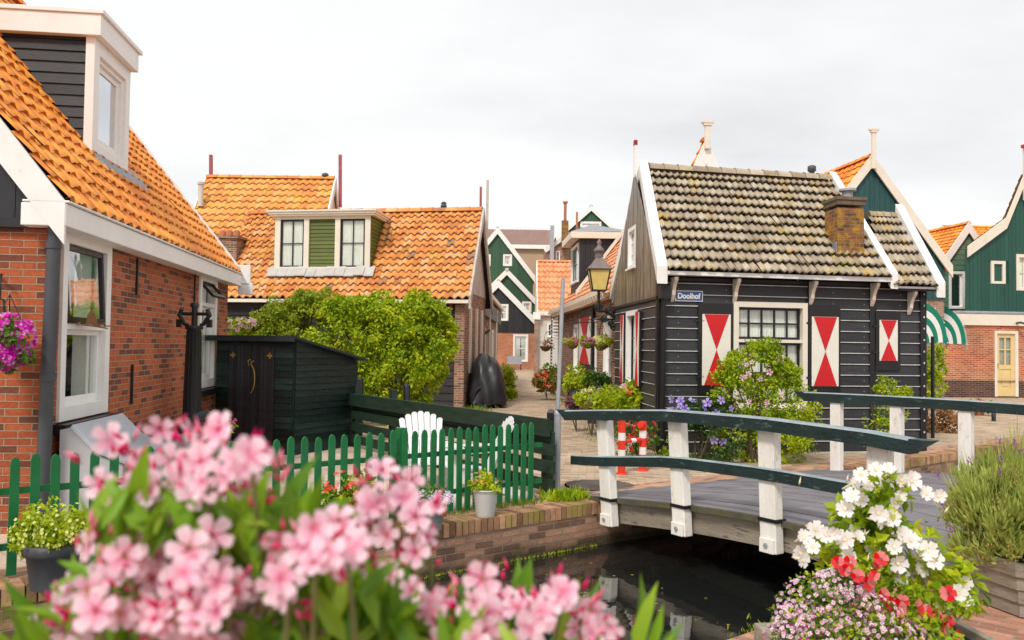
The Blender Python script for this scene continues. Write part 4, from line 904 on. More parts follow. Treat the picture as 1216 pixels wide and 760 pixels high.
b = MB(); pd_ = thing('plant_stand', 'pale green wooden stand under the pink geranium pot', 'plant stand', H(ped.x, ped.y))
b.box(ped.x - .17, ped.x + .17, ped.y - .17, ped.y + .17, gz - .04, gz); b.build('top', P('stand_green', (.25, .32, .25), .6, .1, 5, .05), pd_)
for sx in (-1, 1):
    for sy in (-1, 1):
        b = MB(); b.box(ped.x + sx * .14 - .02, ped.x + sx * .14 + .02, ped.y + sy * .14 - .02, ped.y + sy * .14 + .02, 0, gz - .042); b.build('leg', P('stand_leg', (.2, .26, .2), .6, .1, 5, .05), pd_)
potted('hot pink geranium in a small terracotta pot beside the pump', ped, .12, .17, 'nursery', TERRA, .17, .2, LF_BRIGHT, 380, .05, [(petalm('geranium_pink', (.6, .02, .1), (.85, .06, .22), (.85, .12, .3)), 60, .028, 1.1)])
# black scrolled wire stand in the garden
ws = onz(292, 640) + V((0, .35, 0)); b = MB(); r_ = .11
for k in range(3):
    a = 2 * PI * k / 3; o = V((math.cos(a), math.sin(a), 0)); b.tube([ws + o * .14, ws + o * .1 + UP * .12, ws + o * .13 + UP * .3, ws + o * .09 + UP * .36, ws + o * .06 + UP * .31], .008, 6)
b.tube([ws + V((r_ * math.cos(t), r_ * math.sin(t), .22)) for t in np.linspace(0, 2 * PI, 17)], .007, 6); tag(b.build('wire_plant_stand', IRON), 'small black scrolled wire plant stand in the garden', 'plant stand')
# ================================================================== BIG BUSH
def bush(name, label, cat, blobs, n, size, mat, base, per=26, sub=.3, stems=8, sr=.03, flowers_=None, group=None, extra=None, **k):
    t = thing(name, label, cat, base, group); b = MB(); base = V(base)
    for i in range(stems):
        c, r = random.choice(blobs); c = V(c); e = c + V((random.uniform(-.3, .3), random.uniform(-.3, .3), random.uniform(-.1, .3)))
        s = base + V((random.uniform(-.2, .2), random.uniform(-.1, .1), 0)); b.tube([s, s.lerp(e, .4) + V((random.uniform(-.1, .1), 0, .1)), e], [sr, sr * .7, sr * .3], 6)
    b.build('trunk' if sr > .02 else 'stem', BARK, t)
    leaves('leaves', blobs, n, size, mat, t, per=per, sub=sub, zmin=base.z + .03, **k)
    for e in (extra or []): leaves('leaves', *e, parent=t, per=per, sub=sub, zmin=base.z + .03)
    for f in (flowers_ or []): skin_flowers('flowers', f[0], f[1], f[2], f[3], t, face=(0, -1, .35), push=1.08, T=f[4] if len(f) > 4 else None)
    return t
BY = 17.2
def bl(px, py, Y, r): c = at(px, py, Y); return (tuple(c), r)
big = [bl(395, 405, BY, (.75, .6, .7)), bl(440, 385, BY, (.8, .6, .55)), bl(485, 392, BY, (.85, .7, .6)), bl(506, 420, BY, (.6, .6, .6)), bl(470, 430, BY - .2, (1.0, .7, .7)), bl(498, 452, BY, (.42, .5, .5)),
       bl(415, 440, BY, (.8, .6, .7)), bl(440, 365, BY, (.4, .4, .25)), bl(500, 365, BY, (.35, .4, .3)), bl(400, 368, BY, (.35, .4, .22)), bl(519, 395, BY, (.35, .4, .35)), bl(455, 470, BY, (1.1, .6, .5)), bl(517, 428, BY, (.3, .4, .4)), bl(462, 380, BY - .1, (.7, .5, .5)), bl(455, 405, BY - .3, (.9, .5, .6)), bl(490, 420, BY - .4, (.8, .5, .6)), bl(380, 430, BY - .1, (.7, .5, .6)), bl(430, 455, BY - .2, (1.0, .5, .5)), bl(505, 375, BY, (.5, .5, .4)), bl(415, 372, BY, (.5, .5, .35))]
bush('leafy_bush', 'large yellow green leafy bush behind the dark plank fence', 'bush', big, 36000, .092, LF_BRIGHT, (-2.3, BY, 0), per=40, sub=.25, stems=14, sr=.035)
drk = [bl(350, 385, BY + .3, (.8, .5, .45)), bl(325, 395, BY + .3, (.6, .5, .35)), bl(370, 370, BY + .3, (.5, .5, .35)), bl(300, 398, BY + .3, (.4, .4, .25)), bl(355, 430, BY + .3, (.9, .6, .8)), bl(375, 358, BY + .3, (.45, .4, .25)), bl(335, 375, BY + .3, (.55, .4, .35))]
bush('rose_bush', 'darker olive shrub with pale blossoms behind the shed roof', 'bush', drk, 15000, .075, leafm('olive_leaves', (.07, .15, .01), (.32, .42, .02), (.68, .68, .06), .45), (-4.4, BY + .3, 0), per=40, sub=.24, stems=10, sr=.03,
     flowers_=[([bl(275, 388, BY, (.35, .2, .14)), bl(292, 384, BY, (.2, .2, .1))], 34, .05, PT_PALEP)], extra=[([bl(280, 392, BY + .1, (.5, .3, .2))], 1200, .07, LF_BRIGHT)])
# ================================================================== COTTAGE WITH GREEN DORMER (left, behind)
R2 = H(-1.25, 22.0); e2 = V((-.985, .172, 0)).normalized(); k2 = V((.11, .994, 0)).normalized(); n2 = V((-.172, -.985, 0)).normalized()
CT = thing('cottage', 'low black boarded cottage under mottled orange pantiles with green dormer', 'house', R2)
W2 = 6.9; RZ = 5.42; EZ = 3.08; D2 = 3.9
b = MB(); slab(b, R2, e2, n2, [(0, 0), (W2, 0), (W2, EZ), (0, EZ)], []); b.face([R2 + e2 * W2, R2 + e2 * W2 + k2 * D2, R2 + e2 * W2 + k2 * D2 + UP * EZ, R2 + e2 * W2 + k2 * D2 / 2 + UP * RZ, R2 + e2 * W2 + UP * EZ])
b.face([R2 + k2 * D2, R2 + k2 * D2 + e2 * W2, R2 + k2 * D2 + e2 * W2 + UP * EZ, R2 + k2 * D2 + UP * EZ]); boards(b, R2, e2, n2, [(0.25, 0), (W2, 0), (W2, EZ - .02), (0.25, EZ - .02)], .2, (), 0, None, .03)
b.build('wall', P('tarred_rough_boards', (.03, .028, .028), .8, .4, 4, .4, rnd=.3, stretch=(.6, .6, 5), dirt=((.09, .08, .075), 8, .58, .6)), CT)
gr_n = V((k2.y, -k2.x, 0)); 
b = MB(); slab(b, R2, k2, gr_n, [(0, 0), (D2, 0), (D2, EZ), (0, EZ)], []); b.wbox(R2, e2, n2, -.02, .24, 0, EZ - .02, .0, .04); b.build('side_wall', BRICKA, CT)
b = MB(); b.face([R2 + gr_n * .01 + UP * EZ, R2 + k2 * D2 + gr_n * .01 + UP * EZ, R2 + k2 * D2 / 2 + gr_n * .01 + UP * RZ]); vboards(b, R2, k2, gr_n, [(0, EZ), (D2, EZ), (D2 / 2, RZ)], .15); b.build('gable_boarding', WEATHERED, CT)
def c2p(s, t, z): return R2 + e2 * s + k2 * t + UP * z
sl2 = (RZ - EZ) / (D2 / 2); ov = .25
T = [c2p(-.15, -ov, EZ - ov * sl2 + .06), c2p(W2 + .1, -ov, EZ - ov * sl2 + .06), c2p(-.15, D2 / 2, RZ + .06), c2p(W2 + .1, D2 / 2, RZ + .06)]
b = MB(); tiles(b, *T, 34, 14, .05, .04, .22, jit=.008); T2 = [c2p(-.15, D2 + ov, EZ - ov * sl2 + .06), c2p(W2 + .1, D2 + ov, EZ - ov * sl2 + .06), T[2], T[3]]; tiles(b, *T2, 34, 14, .05, .04, .22, jit=.008)
ridge(b, T[2] + UP * .02, T[3] + UP * .02, .12, 20); b.build('roof', TILEB, CT, recalc=False)
b = MB(); b.face([p - UP * .045 for p in (T[0], T[1], T[3], T[2])]); b.face([p - UP * .045 for p in (T2[0], T2[1], T2[3], T2[2])]); b.build('roof_deck', DARKWALL, CT)
for (q0, q1) in ((T[0], T[2]), (T2[0], T2[2])):
    b = MB(); barge(b, q0 + UP * .1, q1 + UP * .1, .06, .34, gr_n); b.build('bargeboard', WEATHERED, CT)
b = MB(); b.obox(T[0] - UP * .10 + n2 * .0, e2 * (W2 + .25), n2 * .03, UP * .09); b.build('gutter_board', CREAM, CT)
b = MB(); t0 = T[2] + gr_n * .1; b.obox(t0 - UP * .5, gr_n * .06, k2 * .10, UP * 1.4); b.build('finial', WEATHERED, CT)
for px in (270, 337, 397, 538):
    s, z = onp(px, 350, R2, e2); b = MB(); b.wbox(R2, e2, n2, s, s + .06, EZ - .5, EZ - .1, .035, .12); b.build('bracket', REDWALL, CT)
b = MB(); fl = onp(508, 240, c2p(0, D2 / 2, 0), e2); c_ = c2p(onp(527, 240, c2p(0, D2 / 2, 0), e2)[0], D2 / 2, RZ + .05); b.lathe([(.05, 0), (.05, .14), (.09, .14), (.09, .2), (.06, .22), (.09, .24), (.05, .3)], c_, 10); b.build('vent_pipe', DGREY, CT)
s0, _ = onp(258, 300, c2p(0, .9, 0), e2); s1, _ = onp(286, 300, c2p(0, .9, 0), e2)
b = MB(); zt = onp(272, 283, c2p(0, .6, 0), e2)[1]; b.obox(c2p(s0, .6, 3.2), e2 * (s1 - s0), k2 * .6, UP * (zt - 3.2)); b.obox(c2p(s0 + .06, .54, zt), e2 * (s1 - s0 - .12), k2 * .72, UP * .07); ch = b.build('chimney', BRICKA, CT)
b = MB(); 
for k in range(3): cc = c2p(s0 + (s1 - s0) * (.2 + .3 * k), .9, zt + .07); b.lathe([(.12, 0), (.1, .16), (.06, .2)], cc, 8)
b.build('chimney_cap', TERRA, ch)
# dormer of the cottage
td = .38; DO2 = c2p(0, td, 0); sA, zA = onp(440.5, 256, DO2, e2); sB, zB = onp(326, 318.5, DO2, e2); zt, zb = zA, EZ + td * sl2 + .06
zb = min(zb + .05, zB + .1)
DR = MB(); B = lambda a, c, e, g_, d0, d1, m=0: DR.wbox(DO2, e2, n2, a, c, e, g_, d0, d1, m)
mids = [onp(px, 290, DO2, e2)[0] for px in (433.5, 404, 398, 367, 361, 333)]
B(sA, mids[0], zb, zt, -.08, .03); B(mids[1], mids[2], zb, zt, -.08, .03); B(mids[3], mids[4], zb, zt, -.08, .03); B(mids[5], sB, zb, zt, -.08, .03)
for (a, c) in ((mids[0], mids[1]), (mids[2], mids[3]), (mids[4], mids[5])): B(a, c, zb, zb + .10, -.08, .028); B(a, c, zt - .08, zt, -.08, .028)
dm = DR.build('dormer', [CREAM], CT)
b = MB(); boards(b, DO2, e2, n2, [(mids[2], zb + .1), (mids[3], zb + .1), (mids[3], zt - .08), (mids[2], zt - .08)], .105, (), 0, None, .025, -.05); b.build('panel', OLIVE, dm, 'olive green boarded panel between the two windows')
for (a, c) in ((mids[0], mids[1]), (mids[4], mids[5])): window(dm, DO2, e2, n2, a, c, zb + .10, zt - .08, 2, 2, .02, BLACKP, BLACKP, .03, -.01, .03, .022, sill=False, curtain_w=.96)
for s_, nn in ((sA + .001, gr_n), (sB - .001, -gr_n)):
    b = MB(); boards(b, c2p(s_, td, 0), k2, nn, [(0, zb), (0.001, zt), ((zt - zb) / sl2, zt)], .105, (), 0, None, .02)
    b.face([c2p(s_, td, zb - .2), c2p(s_, td, zt), c2p(s_, td + (zt - zb) / sl2 + .1, zt)]); b.build('cheek', OLIVE, dm)
b = MB(); b.obox(c2p(sA - .12, td - .14, zt), e2 * (sB - sA + .24), k2 * 1.75, UP * .05); b.obox(c2p(sA - .16, td - .18, zt + .05), e2 * (sB - sA + .32), k2 * 1.8, UP * .06); b.obox(c2p(sA - .2, td - .22, zt + .11), e2 * (sB - sA + .40), k2 * 1.9, UP * .04); b.build('dormer_roof', CREAM, dm)
b = MB()
for k in range(11): s_ = sA - .15 + k * (sB - sA + .3) / 11; b.obox(c2p(s_, td - .24, zb - .16 + random.uniform(-.02, .02)), e2 * (sB - sA + .3) / 11 * .97, k2 * .26 + UP * .26, UP * .03)
b.build('flashing', P('pale_flashing', (.5, .48, .45), .7, .15, 5, .1), dm)
# house behind (yellowed roof)
zr = at(320, 214, 28.5).z; bl0 = at(249, 214, 28.5); br0 = at(394, 214, 28.5); u3 = (H(br0.x, br0.y) - H(bl0.x, bl0.y)).normalized()
r3, C3, _, _ = gable_house('rear_house', 'tall house behind the cottage with lichen yellowed roof and red finials', 'house', H(br0.x, br0.y - 2.3), V((0, 1, 0)), -u3, 4.6, (br0 - bl0).length, zr - 2.9, zr, STONE, TILEY, 18, 13, over=.1, bw=.4, amp=.045, scallop=.15)
for (px, y0, y1, lab) in ((250.5, 184, 210, 'l'), (404, 184, 246, 'r')):
    p = at(px, y1, 28.5); q = at(px, y0, 28.5); b = MB(); b.beam(p, q, .10, .10); b.build('finial', P('faded_red_' + lab, (.36, .08, .09), .6, .2, 5, .1), r3)
b = MB(); p = at(238, 245, 27.5); b.tube([p, p + UP * .8], .09, 10); b.tube([p + UP * .72, p + UP * .8], .12, 10); b.build('flue', STONE, r3)
b = MB(); p = at(386, 216, 28.5); b.lathe([(.07, 0), (.07, .16), (.12, .18), (.12, .26), (.07, .3)], p, 10); b.build('vent_pipe', DGREY, r3)
# ================================================================== BLACK HOUSE WITH RED SHUTTERS
A0 = H(2.31, 13.2); f4 = V((.985, .174, 0)).normalized(); k4 = V((-.06, .998, 0)).normalized(); n4 = V((.174, -.985, 0)).normalized(); g4 = V((-.998, -.06, 0)).normalized()
DH = thing('wooden_house', 'black boarded wooden house with red and white hourglass shutters', 'house', A0)
Lt = onp(1097, 430, A0, f4)[0]; Lm = onp(1049, 430, A0, f4)[0]; SW = 3.78; EZ4 = 2.82; RZ4 = 4.81; HM = SW / 2
def dp4(s, t, z): return A0 + f4 * s + k4 * t + UP * z
big_w = rect(A0, f4, 870, 358, 957, 484)
b = MB(); slab(b, A0, f4, n4, [(0, 0), (Lt, 0), (Lt, EZ4 - .05), (0, EZ4 - .05)], [big_w], .2)
sw1 = rect(A0, k4, 747, 360, 757, 462); sw1 = (onp(758, 400, A0, k4)[0], onp(746, 400, A0, k4)[0], .95, 2.32)
slab(b, A0, k4, g4, [(0, 0), (SW, 0), (SW, EZ4), (0, EZ4)], [sw1], .2)
b.face([dp4(Lt, 0, 0), dp4(Lt, SW, 0), dp4(Lt, SW, EZ4 - .05), dp4(Lt, SW / 2, 4.2), dp4(Lt, 0, EZ4 - .05)]); b.face([dp4(0, SW, 0), dp4(Lt, SW, 0), dp4(Lt, SW, EZ4), dp4(0, SW, EZ4)])
b.face([dp4(Lm, 0, 2.5), dp4(Lm, SW, 2.5), dp4(Lm, SW, EZ4), dp4(Lm, SW / 2, RZ4), dp4(Lm, 0, EZ4)])
boards(b, A0, f4, n4, [(.09, .0), (Lt - .08, .0), (Lt - .08, EZ4 - .1), (.09, EZ4 - .1)], .178, [big_w, rect(A0, f4, 958, 330, 960.5, 560), rect(A0, f4, 1032, 330, 1039, 560)], 0, 1, .024, lipw=.012)
boards(b, A0, k4, g4, [(.08, .0), (SW - .08, .0), (SW - .08, 2.42), (.08, 2.42)], .178, [sw1], 0, 1, .02, lipw=.009)
b.build('wall', [BLACKB, LIPW], DH)
gw = (onp(757, 290, A0, k4)[0], onp(748, 290, A0, k4)[0], onp(752, 318, A0, k4)[1], onp(752, 270, A0, k4)[1])
b = MB(); gp = [(.0, 2.46), (SW, 2.46), (SW, EZ4), (HM, RZ4 - .02), (0, EZ4)]; slab(b, A0 + g4 * .012, k4, g4, gp, [gw], .2); vboards(b, A0 + g4 * .012, k4, g4, gp, .13, [gw], 0, .018, .003, .01); b.build('gable_boarding', BROWNGABLE, DH)
b = MB(); b.obox(dp4(0, -.0, 2.42) + g4 * .0, k4 * SW, g4 * .055, UP * .045); b.build('trim', BLACKP, DH)
# corner boards
CB = lambda p_, a_, c_, z_: (lambda m_: (m_.obox(p_, a_, c_, UP * z_), m_.build('corner_board', BLACKP, DH)))(MB())
CB(A0 - f4 * .03, f4 * .12, n4 * .045, EZ4 - .1); CB(A0 + V((0, 0, 0)), k4 * .1, g4 * .04, EZ4 - .1); CB(A0 + f4 * (Lt - .09), f4 * .11, n4 * .045, EZ4 - .16)
for px0, px1 in ((957.5, 961), (1031.5, 1039.5)):
    a, c = onp(px0, 450, A0, f4)[0], onp(px1, 450, A0, f4)[0]; CB(A0 + f4 * a, f4 * (c - a), n4 * .034, EZ4 - .14)
b = MB()
for z in np.arange(.12, 2.6, .19):
    b.obox(A0 + f4 * (Lt - .04) + n4 * .046 + UP * z, f4 * .02, n4 * .012, UP * .03)
b.build('cladding_pegs', LIPW, DH)
# nail heads along the boards
b = MB()
for s_ in (.3, 1.1, 2.0, 2.95, 3.5, 4.15):
    for z_ in np.arange(.06, 2.6, .178):
        if not (big_w[0] - .1 < s_ < big_w[1] + .1 and z_ > big_w[2] - .15): b.wbox(A0, f4, n4, s_, s_ + .012, z_ + .03, z_ + .042, .02, .0285)
b.build('nail_heads', STEEL, DH)
# windows
window(DH, A0, f4, n4, *big_w, cols=5, rows=(2, 2), fw=.085, frame=CREAM, sash=BLACKP, recess=.06, proud=.05, sw=.04, mw=.026, transom=onp(913, 405, A0, f4)[1], curtain_w=1.0)
window(DH, A0, k4, g4, *sw1, cols=2, rows=3, fw=.09, frame=WHITE, sash=BLACKP, recess=.05, proud=.05, sw=.04, glass=GLASSR, curtain_w=.5)
window(DH, A0 + g4 * .012, k4, g4, *gw, cols=2, rows=3, fw=.07, frame=WHITE, sash=WHITE, recess=.03, proud=.03, sw=.03, mw=.03, back='dark', glass=GLASSR)
# shutters
def shutter(root, O, u, n, s0, s1, z0, z1, outer=None, d=.05, lab=None):
    b = MB()
    if outer: b.wbox(O, u, n, *outer, .028, d)
    else: b.wbox(O, u, n, s0 - .02, s1 + .02, z0 - .02, z1 + .02, .028, d)
    t = b.build('shutter', BLACKP, root, lab)
    p = lambda s, z, e: V(O) + u * s + UP * z + n * e
    sm_, zm = (s0 + s1) / 2, (z0 + z1) / 2; b = MB(); b.prism([p(s0, z0, d + .002), p(s1, z0, d + .002), p(s1, z1, d + .002), p(s0, z1, d + .002)], n * .006); b.build('white_panel', SHUTW, t)
    b = MB(); w = (s1 - s0) * .43; b.prism([p(sm_ - w, z1 - .003, d + .0105), p(sm_ + w, z1 - .003, d + .0105), p(sm_, zm + .004, d + .0105)], n * .004); b.prism([p(sm_ - w, z0 + .003, d + .0105), p(sm_ + w, z0 + .003, d + .0105), p(sm_, zm - .004, d + .0105)], n * .004); b.build('hourglass', RED, t)
    if outer:
        for z_ in (z0 + .12, z1 - .12):
            h_ = MB(); h_.wbox(O, u, n, outer[0] - .04, outer[0] + .10, z_, z_ + .03, d + .001, d + .008); h_.build('hinge', IRON, t)
    return t
for (a, b_, c, d, o) in ((832.5, 373, 865.5, 457.5, (828, 360, 868.5, 468)), (962, 376, 993.5, 458.5, (958.5, 362, 996, 469)), (1042, 380, 1063.5, 428.5, (1038, 370, 1067, 440))):
    shutter(DH, A0, f4, n4, *rect(A0, f4, a, b_, c, d), rect(A0, f4, *o))
for (a, c) in ((sw1[0] - .42, sw1[0] - .06), (sw1[1] + .06, sw1[1] + .42)):
    t = shutter(DH, A0, k4, g4, a + .03, c - .03, 1.0, 2.26, None, .07)
# lintel, eaves
b = MB(); s0, s1 = rect(A0, f4, 790, 330, 1048, 331)[:2]; 
b.obox(dp4(-.1, -.27, EZ4 - .045), f4 * (Lm + .12), k4 * .04, UP * .07); b.build('gutter_board', WHITE, DH)
b = MB(); b.obox(dp4(Lm + .06, -.22, EZ4 - .165), f4 * (Lt - Lm + .05), k4 * .04, UP * .06); b.build('gutter_board', WHITE, DH)
b = MB(); b.obox(dp4(-.05, -.23, EZ4 - .02), f4 * (Lt + .05), k4 * .23, UP * .015); b.build('soffit', BLACKB, DH)
for px in (795.5, 869, 959.5, 1032, 1076):
    s = onp(px, 345, A0, f4)[0]; zt_ = EZ4 - (.06 if px < 1040 else .18); b = MB()
    pr = [(0.03, zt_), (.22, zt_), (.215, zt_ - .05), (.15, zt_ - .12), (.11, zt_ - .2), (.10, zt_ - .27), (.06, zt_ - .34), (.03, zt_ - .38)]
    b.prism([A0 + f4 * s + n4 * d + UP * z for d, z in pr], f4 * .055, 0, 0); t = b.build('console', CREAM, DH)
    b = MB(); b.prism([A0 + f4 * (s + .056) + n4 * (d * .98) + UP * z for d, z in pr], f4 * .01); b.build('console_edge', REDWALL, t)
# roof
s4 = (RZ4 - EZ4) / HM
E0 = dp4(.06, -.28, EZ4 + .02); E1 = dp4(Lm - .02, -.28, EZ4 + .0); T0 = dp4(.22, HM, RZ4 + .05); 
sR, zR = onp(985, 211, dp4(0, HM, 0), f4); T1 = dp4(sR, HM, RZ4 + .02)
b = MB(); tiles(b, E0, E1, T0, T1, 30, 11, .035, .07, .03, 0, 'roll', .005)
X0 = dp4(Lm + .02, -.26, EZ4 - .12); X1 = dp4(Lt + .08, -.26, EZ4 - .12); sx, zx = onp(1030, 265, dp4(0, 1.15, 0), f4); sx2, zx2 = onp(1066, 266, dp4(0, 1.15, 0), f4)
zz = EZ4 - .12 + s4 * 1.41 * .93; X2 = dp4(sx, 1.15, zz); X3 = dp4(sx2 - .05, 1.15, zz)
tiles(b, X0, X1, X2, X3, 7, 7, .035, .07, .03, 0, 'roll', .005)
K0 = dp4(.06, SW + .12, EZ4 - .05); K1 = dp4(Lm, SW + .12, EZ4 - .05); tiles(b, K0, K1, T0, T1, 30, 11, .035, .055, .05, 0, 'roll', .006)
ridge(b, T0 + UP * .02 - k4 * .02, T1 + UP * .02 - k4 * .02, .12, 13); ridge(b, X2, X3, .1, 4)
b.build('roof', TILEG, DH, recalc=False)
b = MB(); 
for q in ((E0, E1, T1, T0), (K0, K1, T1, T0), (X0, X1, X3, X2), (T1 - UP * .0, dp4(Lm - .02, -.28, EZ4), dp4(Lm - .02, HM, EZ4), dp4(sR, HM, EZ4))): b.face([p - UP * .06 for p in q])
b.face([X2 - UP * .05, X3 - UP * .05, dp4(Lt, SW, EZ4), dp4(Lm, SW, EZ4)]); b.face([X3 - UP * .05, dp4(Lt, SW, EZ4), dp4(Lt, 0, EZ4 - .1)]); b.build('roof_deck', DARKWALL, DH)
def verge(p, q, w, h, up=.10, side=None, mat=WHITE, nm='bargeboard'):
    b = MB(); b.obox(V(p) + UP * up, side * w, UP * -h, V(q) - V(p)); return b.build(nm, mat, DH, bevel=.006)
verge(E0 - UP * .06, T0 + UP * .04, .17, .28, .14, -f4); verge(K0, T0, .16, .26, .12, -f4)
g0 = A0 + g4 * .05 + UP * (EZ4 + .03) + k4 * .05
verge(E1 + f4 * .0 - UP * .04, T1 + UP * .05, .13, .26, .14, f4); verge(X1 - UP * .04, X3 + UP * .1, .16, .26, .14, f4)
b = MB(); z0 = at(752, 190, 15.1); b.obox(T0 - f4 * .20 - UP * .4, f4 * -.05, k4 * .09, UP * .85); b.build('finial', WHITE, DH)
b = MB(); b.obox(T0 - f4 * .195 + UP * .45 - k4 * .005, f4 * -.06, k4 * .1, UP * .09); b.build('finial_cap', REDWALL, DH)
# chimney
sc0, _ = onp(992, 250, dp4(0, .15, 0), f4); sc1, _ = onp(1027, 250, dp4(0, .15, 0), f4); zc1 = onp(1006, 235, dp4(0, .15, 0), f4)[1]
b = MB(); b.obox(dp4(sc0 + .03, .12, 2.95), f4 * (sc1 - sc0 - .06), k4 * .5, UP * (zc1 - 3.0 - .12)); chm = b.build('chimney', BRICKC, DH)
b = MB(); b.obox(dp4(sc0 + .01, .10, zc1 - .12), f4 * (sc1 - sc0 - .02), k4 * .54, UP * .08); b.obox(dp4(sc0 - .01, .08, zc1 - .04), f4 * (sc1 - sc0 + .02), k4 * .58, UP * .05); b.build('chimney_top', P('dark_mortar_top', (.16, .12, .08), .9, .4, 8, .4), chm)
b = MB(); cc = dp4((sc0 + sc1) / 2 + .05, .35, zc1 + .0); b.lathe([(.09, 0), (.09, .15)], cc, 12); b.lathe([(.14, .15), (.14, .19), (.05, .2)], cc, 12); b.build('flue', LEAD, chm)
b = MB(); zz_ = EZ4 + s4 * .55
b.obox(dp4(sc0 - .10, .0, EZ4 + s4 * .0 + .12), f4 * .14, k4 * .62 + UP * s4 * .62, UP * .05); b.obox(dp4(sc0 + .0, -.12, EZ4 + s4 * -.12 + .11), f4 * (sc1 - sc0), k4 * .25 + UP * s4 * .25, UP * .04); b.obox(dp4(sc0 + .0, .105, EZ4 + s4 * .2 + .1), f4 * .012, k4 * .3, UP * .32)
b.build('flashing', LEAD, chm)
b = MB(); vp = dp4(onp(964, 205, dp4(0, HM, 0), f4)[0], HM, RZ4 + .08); b.lathe([(.05, 0), (.05, .1), (.08, .12), (.08, .2), (.05, .22)], vp, 10); b.build('vent_pipe', DGREY, DH)
b = MB(); dpz = A0 + n4 * .12 + f4 * .02; b.tube([dpz + UP * .02, dpz + UP * 2.25, dpz + UP * 2.4 + n4 * .02, dpz + UP * 2.62 + n4 * .05], .038, 10)
b.obox(A0 + n4 * .08 - f4 * .05 + UP * 2.42, f4 * .16, n4 * .12, UP * .2); b.build('drainpipe', BLACKP, DH)
# street sign
sg = rect(A0, f4, 800.5, 345, 833, 358.5); ST = thing('street_sign', 'blue street sign reading Doolhof on the black boarded wall', 'sign', A0 + f4 * sg[0] + n4 * .04 + UP * sg[2])
b = MB(); b.wbox(A0, f4, n4, *sg, .045, .055, 0); b.build('sign_border', SHUTW, ST, bevel=.003)
b = MB(); b.wbox(A0, f4, n4, sg[0] + .012, sg[1] - .012, sg[2] + .012, sg[3] - .012, .0555, .058, 0); b.build('sign_plate', SIGNB, ST, bevel=.002)
def lettering(text, P0, u, n, width, height, mat, parent, name='lettering', off=.0):
    cu = bpy.data.curves.new(name, 'FONT'); cu.body = text; cu.size = 1; cu.extrude = .01; cu.offset = off
    o = bpy.data.objects.new(name, cu); COL.objects.link(o); dg = bpy.context.evaluated_depsgraph_get(); me = bpy.data.meshes.new_from_object(o.evaluated_get(dg)); bpy.data.objects.remove(o); me.name = name
    co = np.zeros(len(me.vertices) * 3); me.vertices.foreach_get('co', co); co = co.reshape(-1, 3); mn, mx = co.min(0), co.max(0)
    x = (co[:, 0] - mn[0]) / (mx[0] - mn[0]) * width; y = (co[:, 1] - mn[1]) / (mx[1] - mn[1]) * height; z = (co[:, 2] - mn[2]) / max(1e-6, mx[2] - mn[2]) * .003
    off_ = np.array(wloc(parent)); W = np.array(P0)[None] + x[:, None] * np.array(u) + y[:, None] * np.array([0, 0, 1.]) + z[:, None] * np.array(n) - off_
    me.vertices.foreach_set('co', W.ravel()); me.update(); me.materials.clear(); return link(name, me, mat, parent)
lettering('Doolhof', A0 + f4 * (sg[0] + .04) + n4 * .0585 + UP * (sg[2] + .04), f4, n4, sg[1] - sg[0] - .08, sg[3] - sg[2] - .075, SHUTW, ST, off=.035)
# ================================================================== BRIDGE
BR = thing('footbridge', 'arched wooden footbridge with white posts and dark green rails over the canal', 'bridge', (1.04, 8.9, 0))
P1 = H(1.04, 8.9); ba = V((.55, -.835, 0)).normalized(); bw_ = V((.835, .55, 0)).normalized(); BWID = 4.0
dz = lambda a: float(np.interp(a, [-.55, -.2, .3, .9, 1.5, 2.1, 2.6, 3.1, 3.5, 3.75], [.012, .055, .105, .165, .21, .235, .23, .195, .15, .11]))
bp = lambda a, w, z: P1 + ba * a + bw_ * w + UP * z
b = MB(); w = .02; segs = np.linspace(-.55, 3.75, 15)
while w < BWID:
    pwid = .185; j = random.uniform(-.003, .003); cuts = sorted(random.sample(range(3, 12), 1))
    for i in range(14):
        a0, a1 = segs[i], segs[i + 1]
        b.hexa([bp(a0, w, dz(a0) - .05 + j), bp(a1, w, dz(a1) - .05 + j), bp(a1, w + pwid, dz(a1) - .05 + j), bp(a0, w + pwid, dz(a0) - .05 + j),
                bp(a0, w, dz(a0) + j), bp(a1, w, dz(a1) + j), bp(a1, w + pwid, dz(a1) + j), bp(a0, w + pwid, dz(a0) + j)])
    w += pwid + .012
me_ = b.build('deck', DECK, BR)
for w0 in (.03, 1.3, 2.6, BWID - .2):
    b = MB()
    for i in range(14):
        a0, a1 = segs[i], segs[i + 1]; t, h = -.052, -.26 
        b.hexa([bp(a0, w0, dz(a0) + h), bp(a1, w0, dz(a1) + h), bp(a1, w0 + .16, dz(a1) + h), bp(a0, w0 + .16, dz(a0) + h), bp(a0, w0, dz(a0) + t), bp(a1, w0, dz(a1) + t), bp(a1, w0 + .16, dz(a1) + t), bp(a0, w0 + .16, dz(a0) + t)])
    b.build('beam', TIMBER, BR)
b = MB()
for i in range(14):
    a0, a1 = segs[i], segs[i + 1]
    b.hexa([bp(a0, -.045, dz(a0) - .045), bp(a1, -.045, dz(a1) - .045), bp(a1, .0, dz(a1) - .045), bp(a0, .0, dz(a0) - .045), bp(a0, -.045, dz(a0) + .005), bp(a1, -.045, dz(a1) + .005), bp(a1, .0, dz(a1) + .005), bp(a0, .0, dz(a0) + .005)])
b.build('deck_edge', P('mossy_deck_edge', (.10, .09, .06), .9, .4, 12, .5, dirt=((.13, .13, .03), 9, .5, .7)), BR)
RZn = lambda a: float(np.interp(a, [-.66, 0, 1.07, 2.14, 3.16, 3.6], [.945, 1.0, 1.075, 1.09, 1.065, 1.03]))
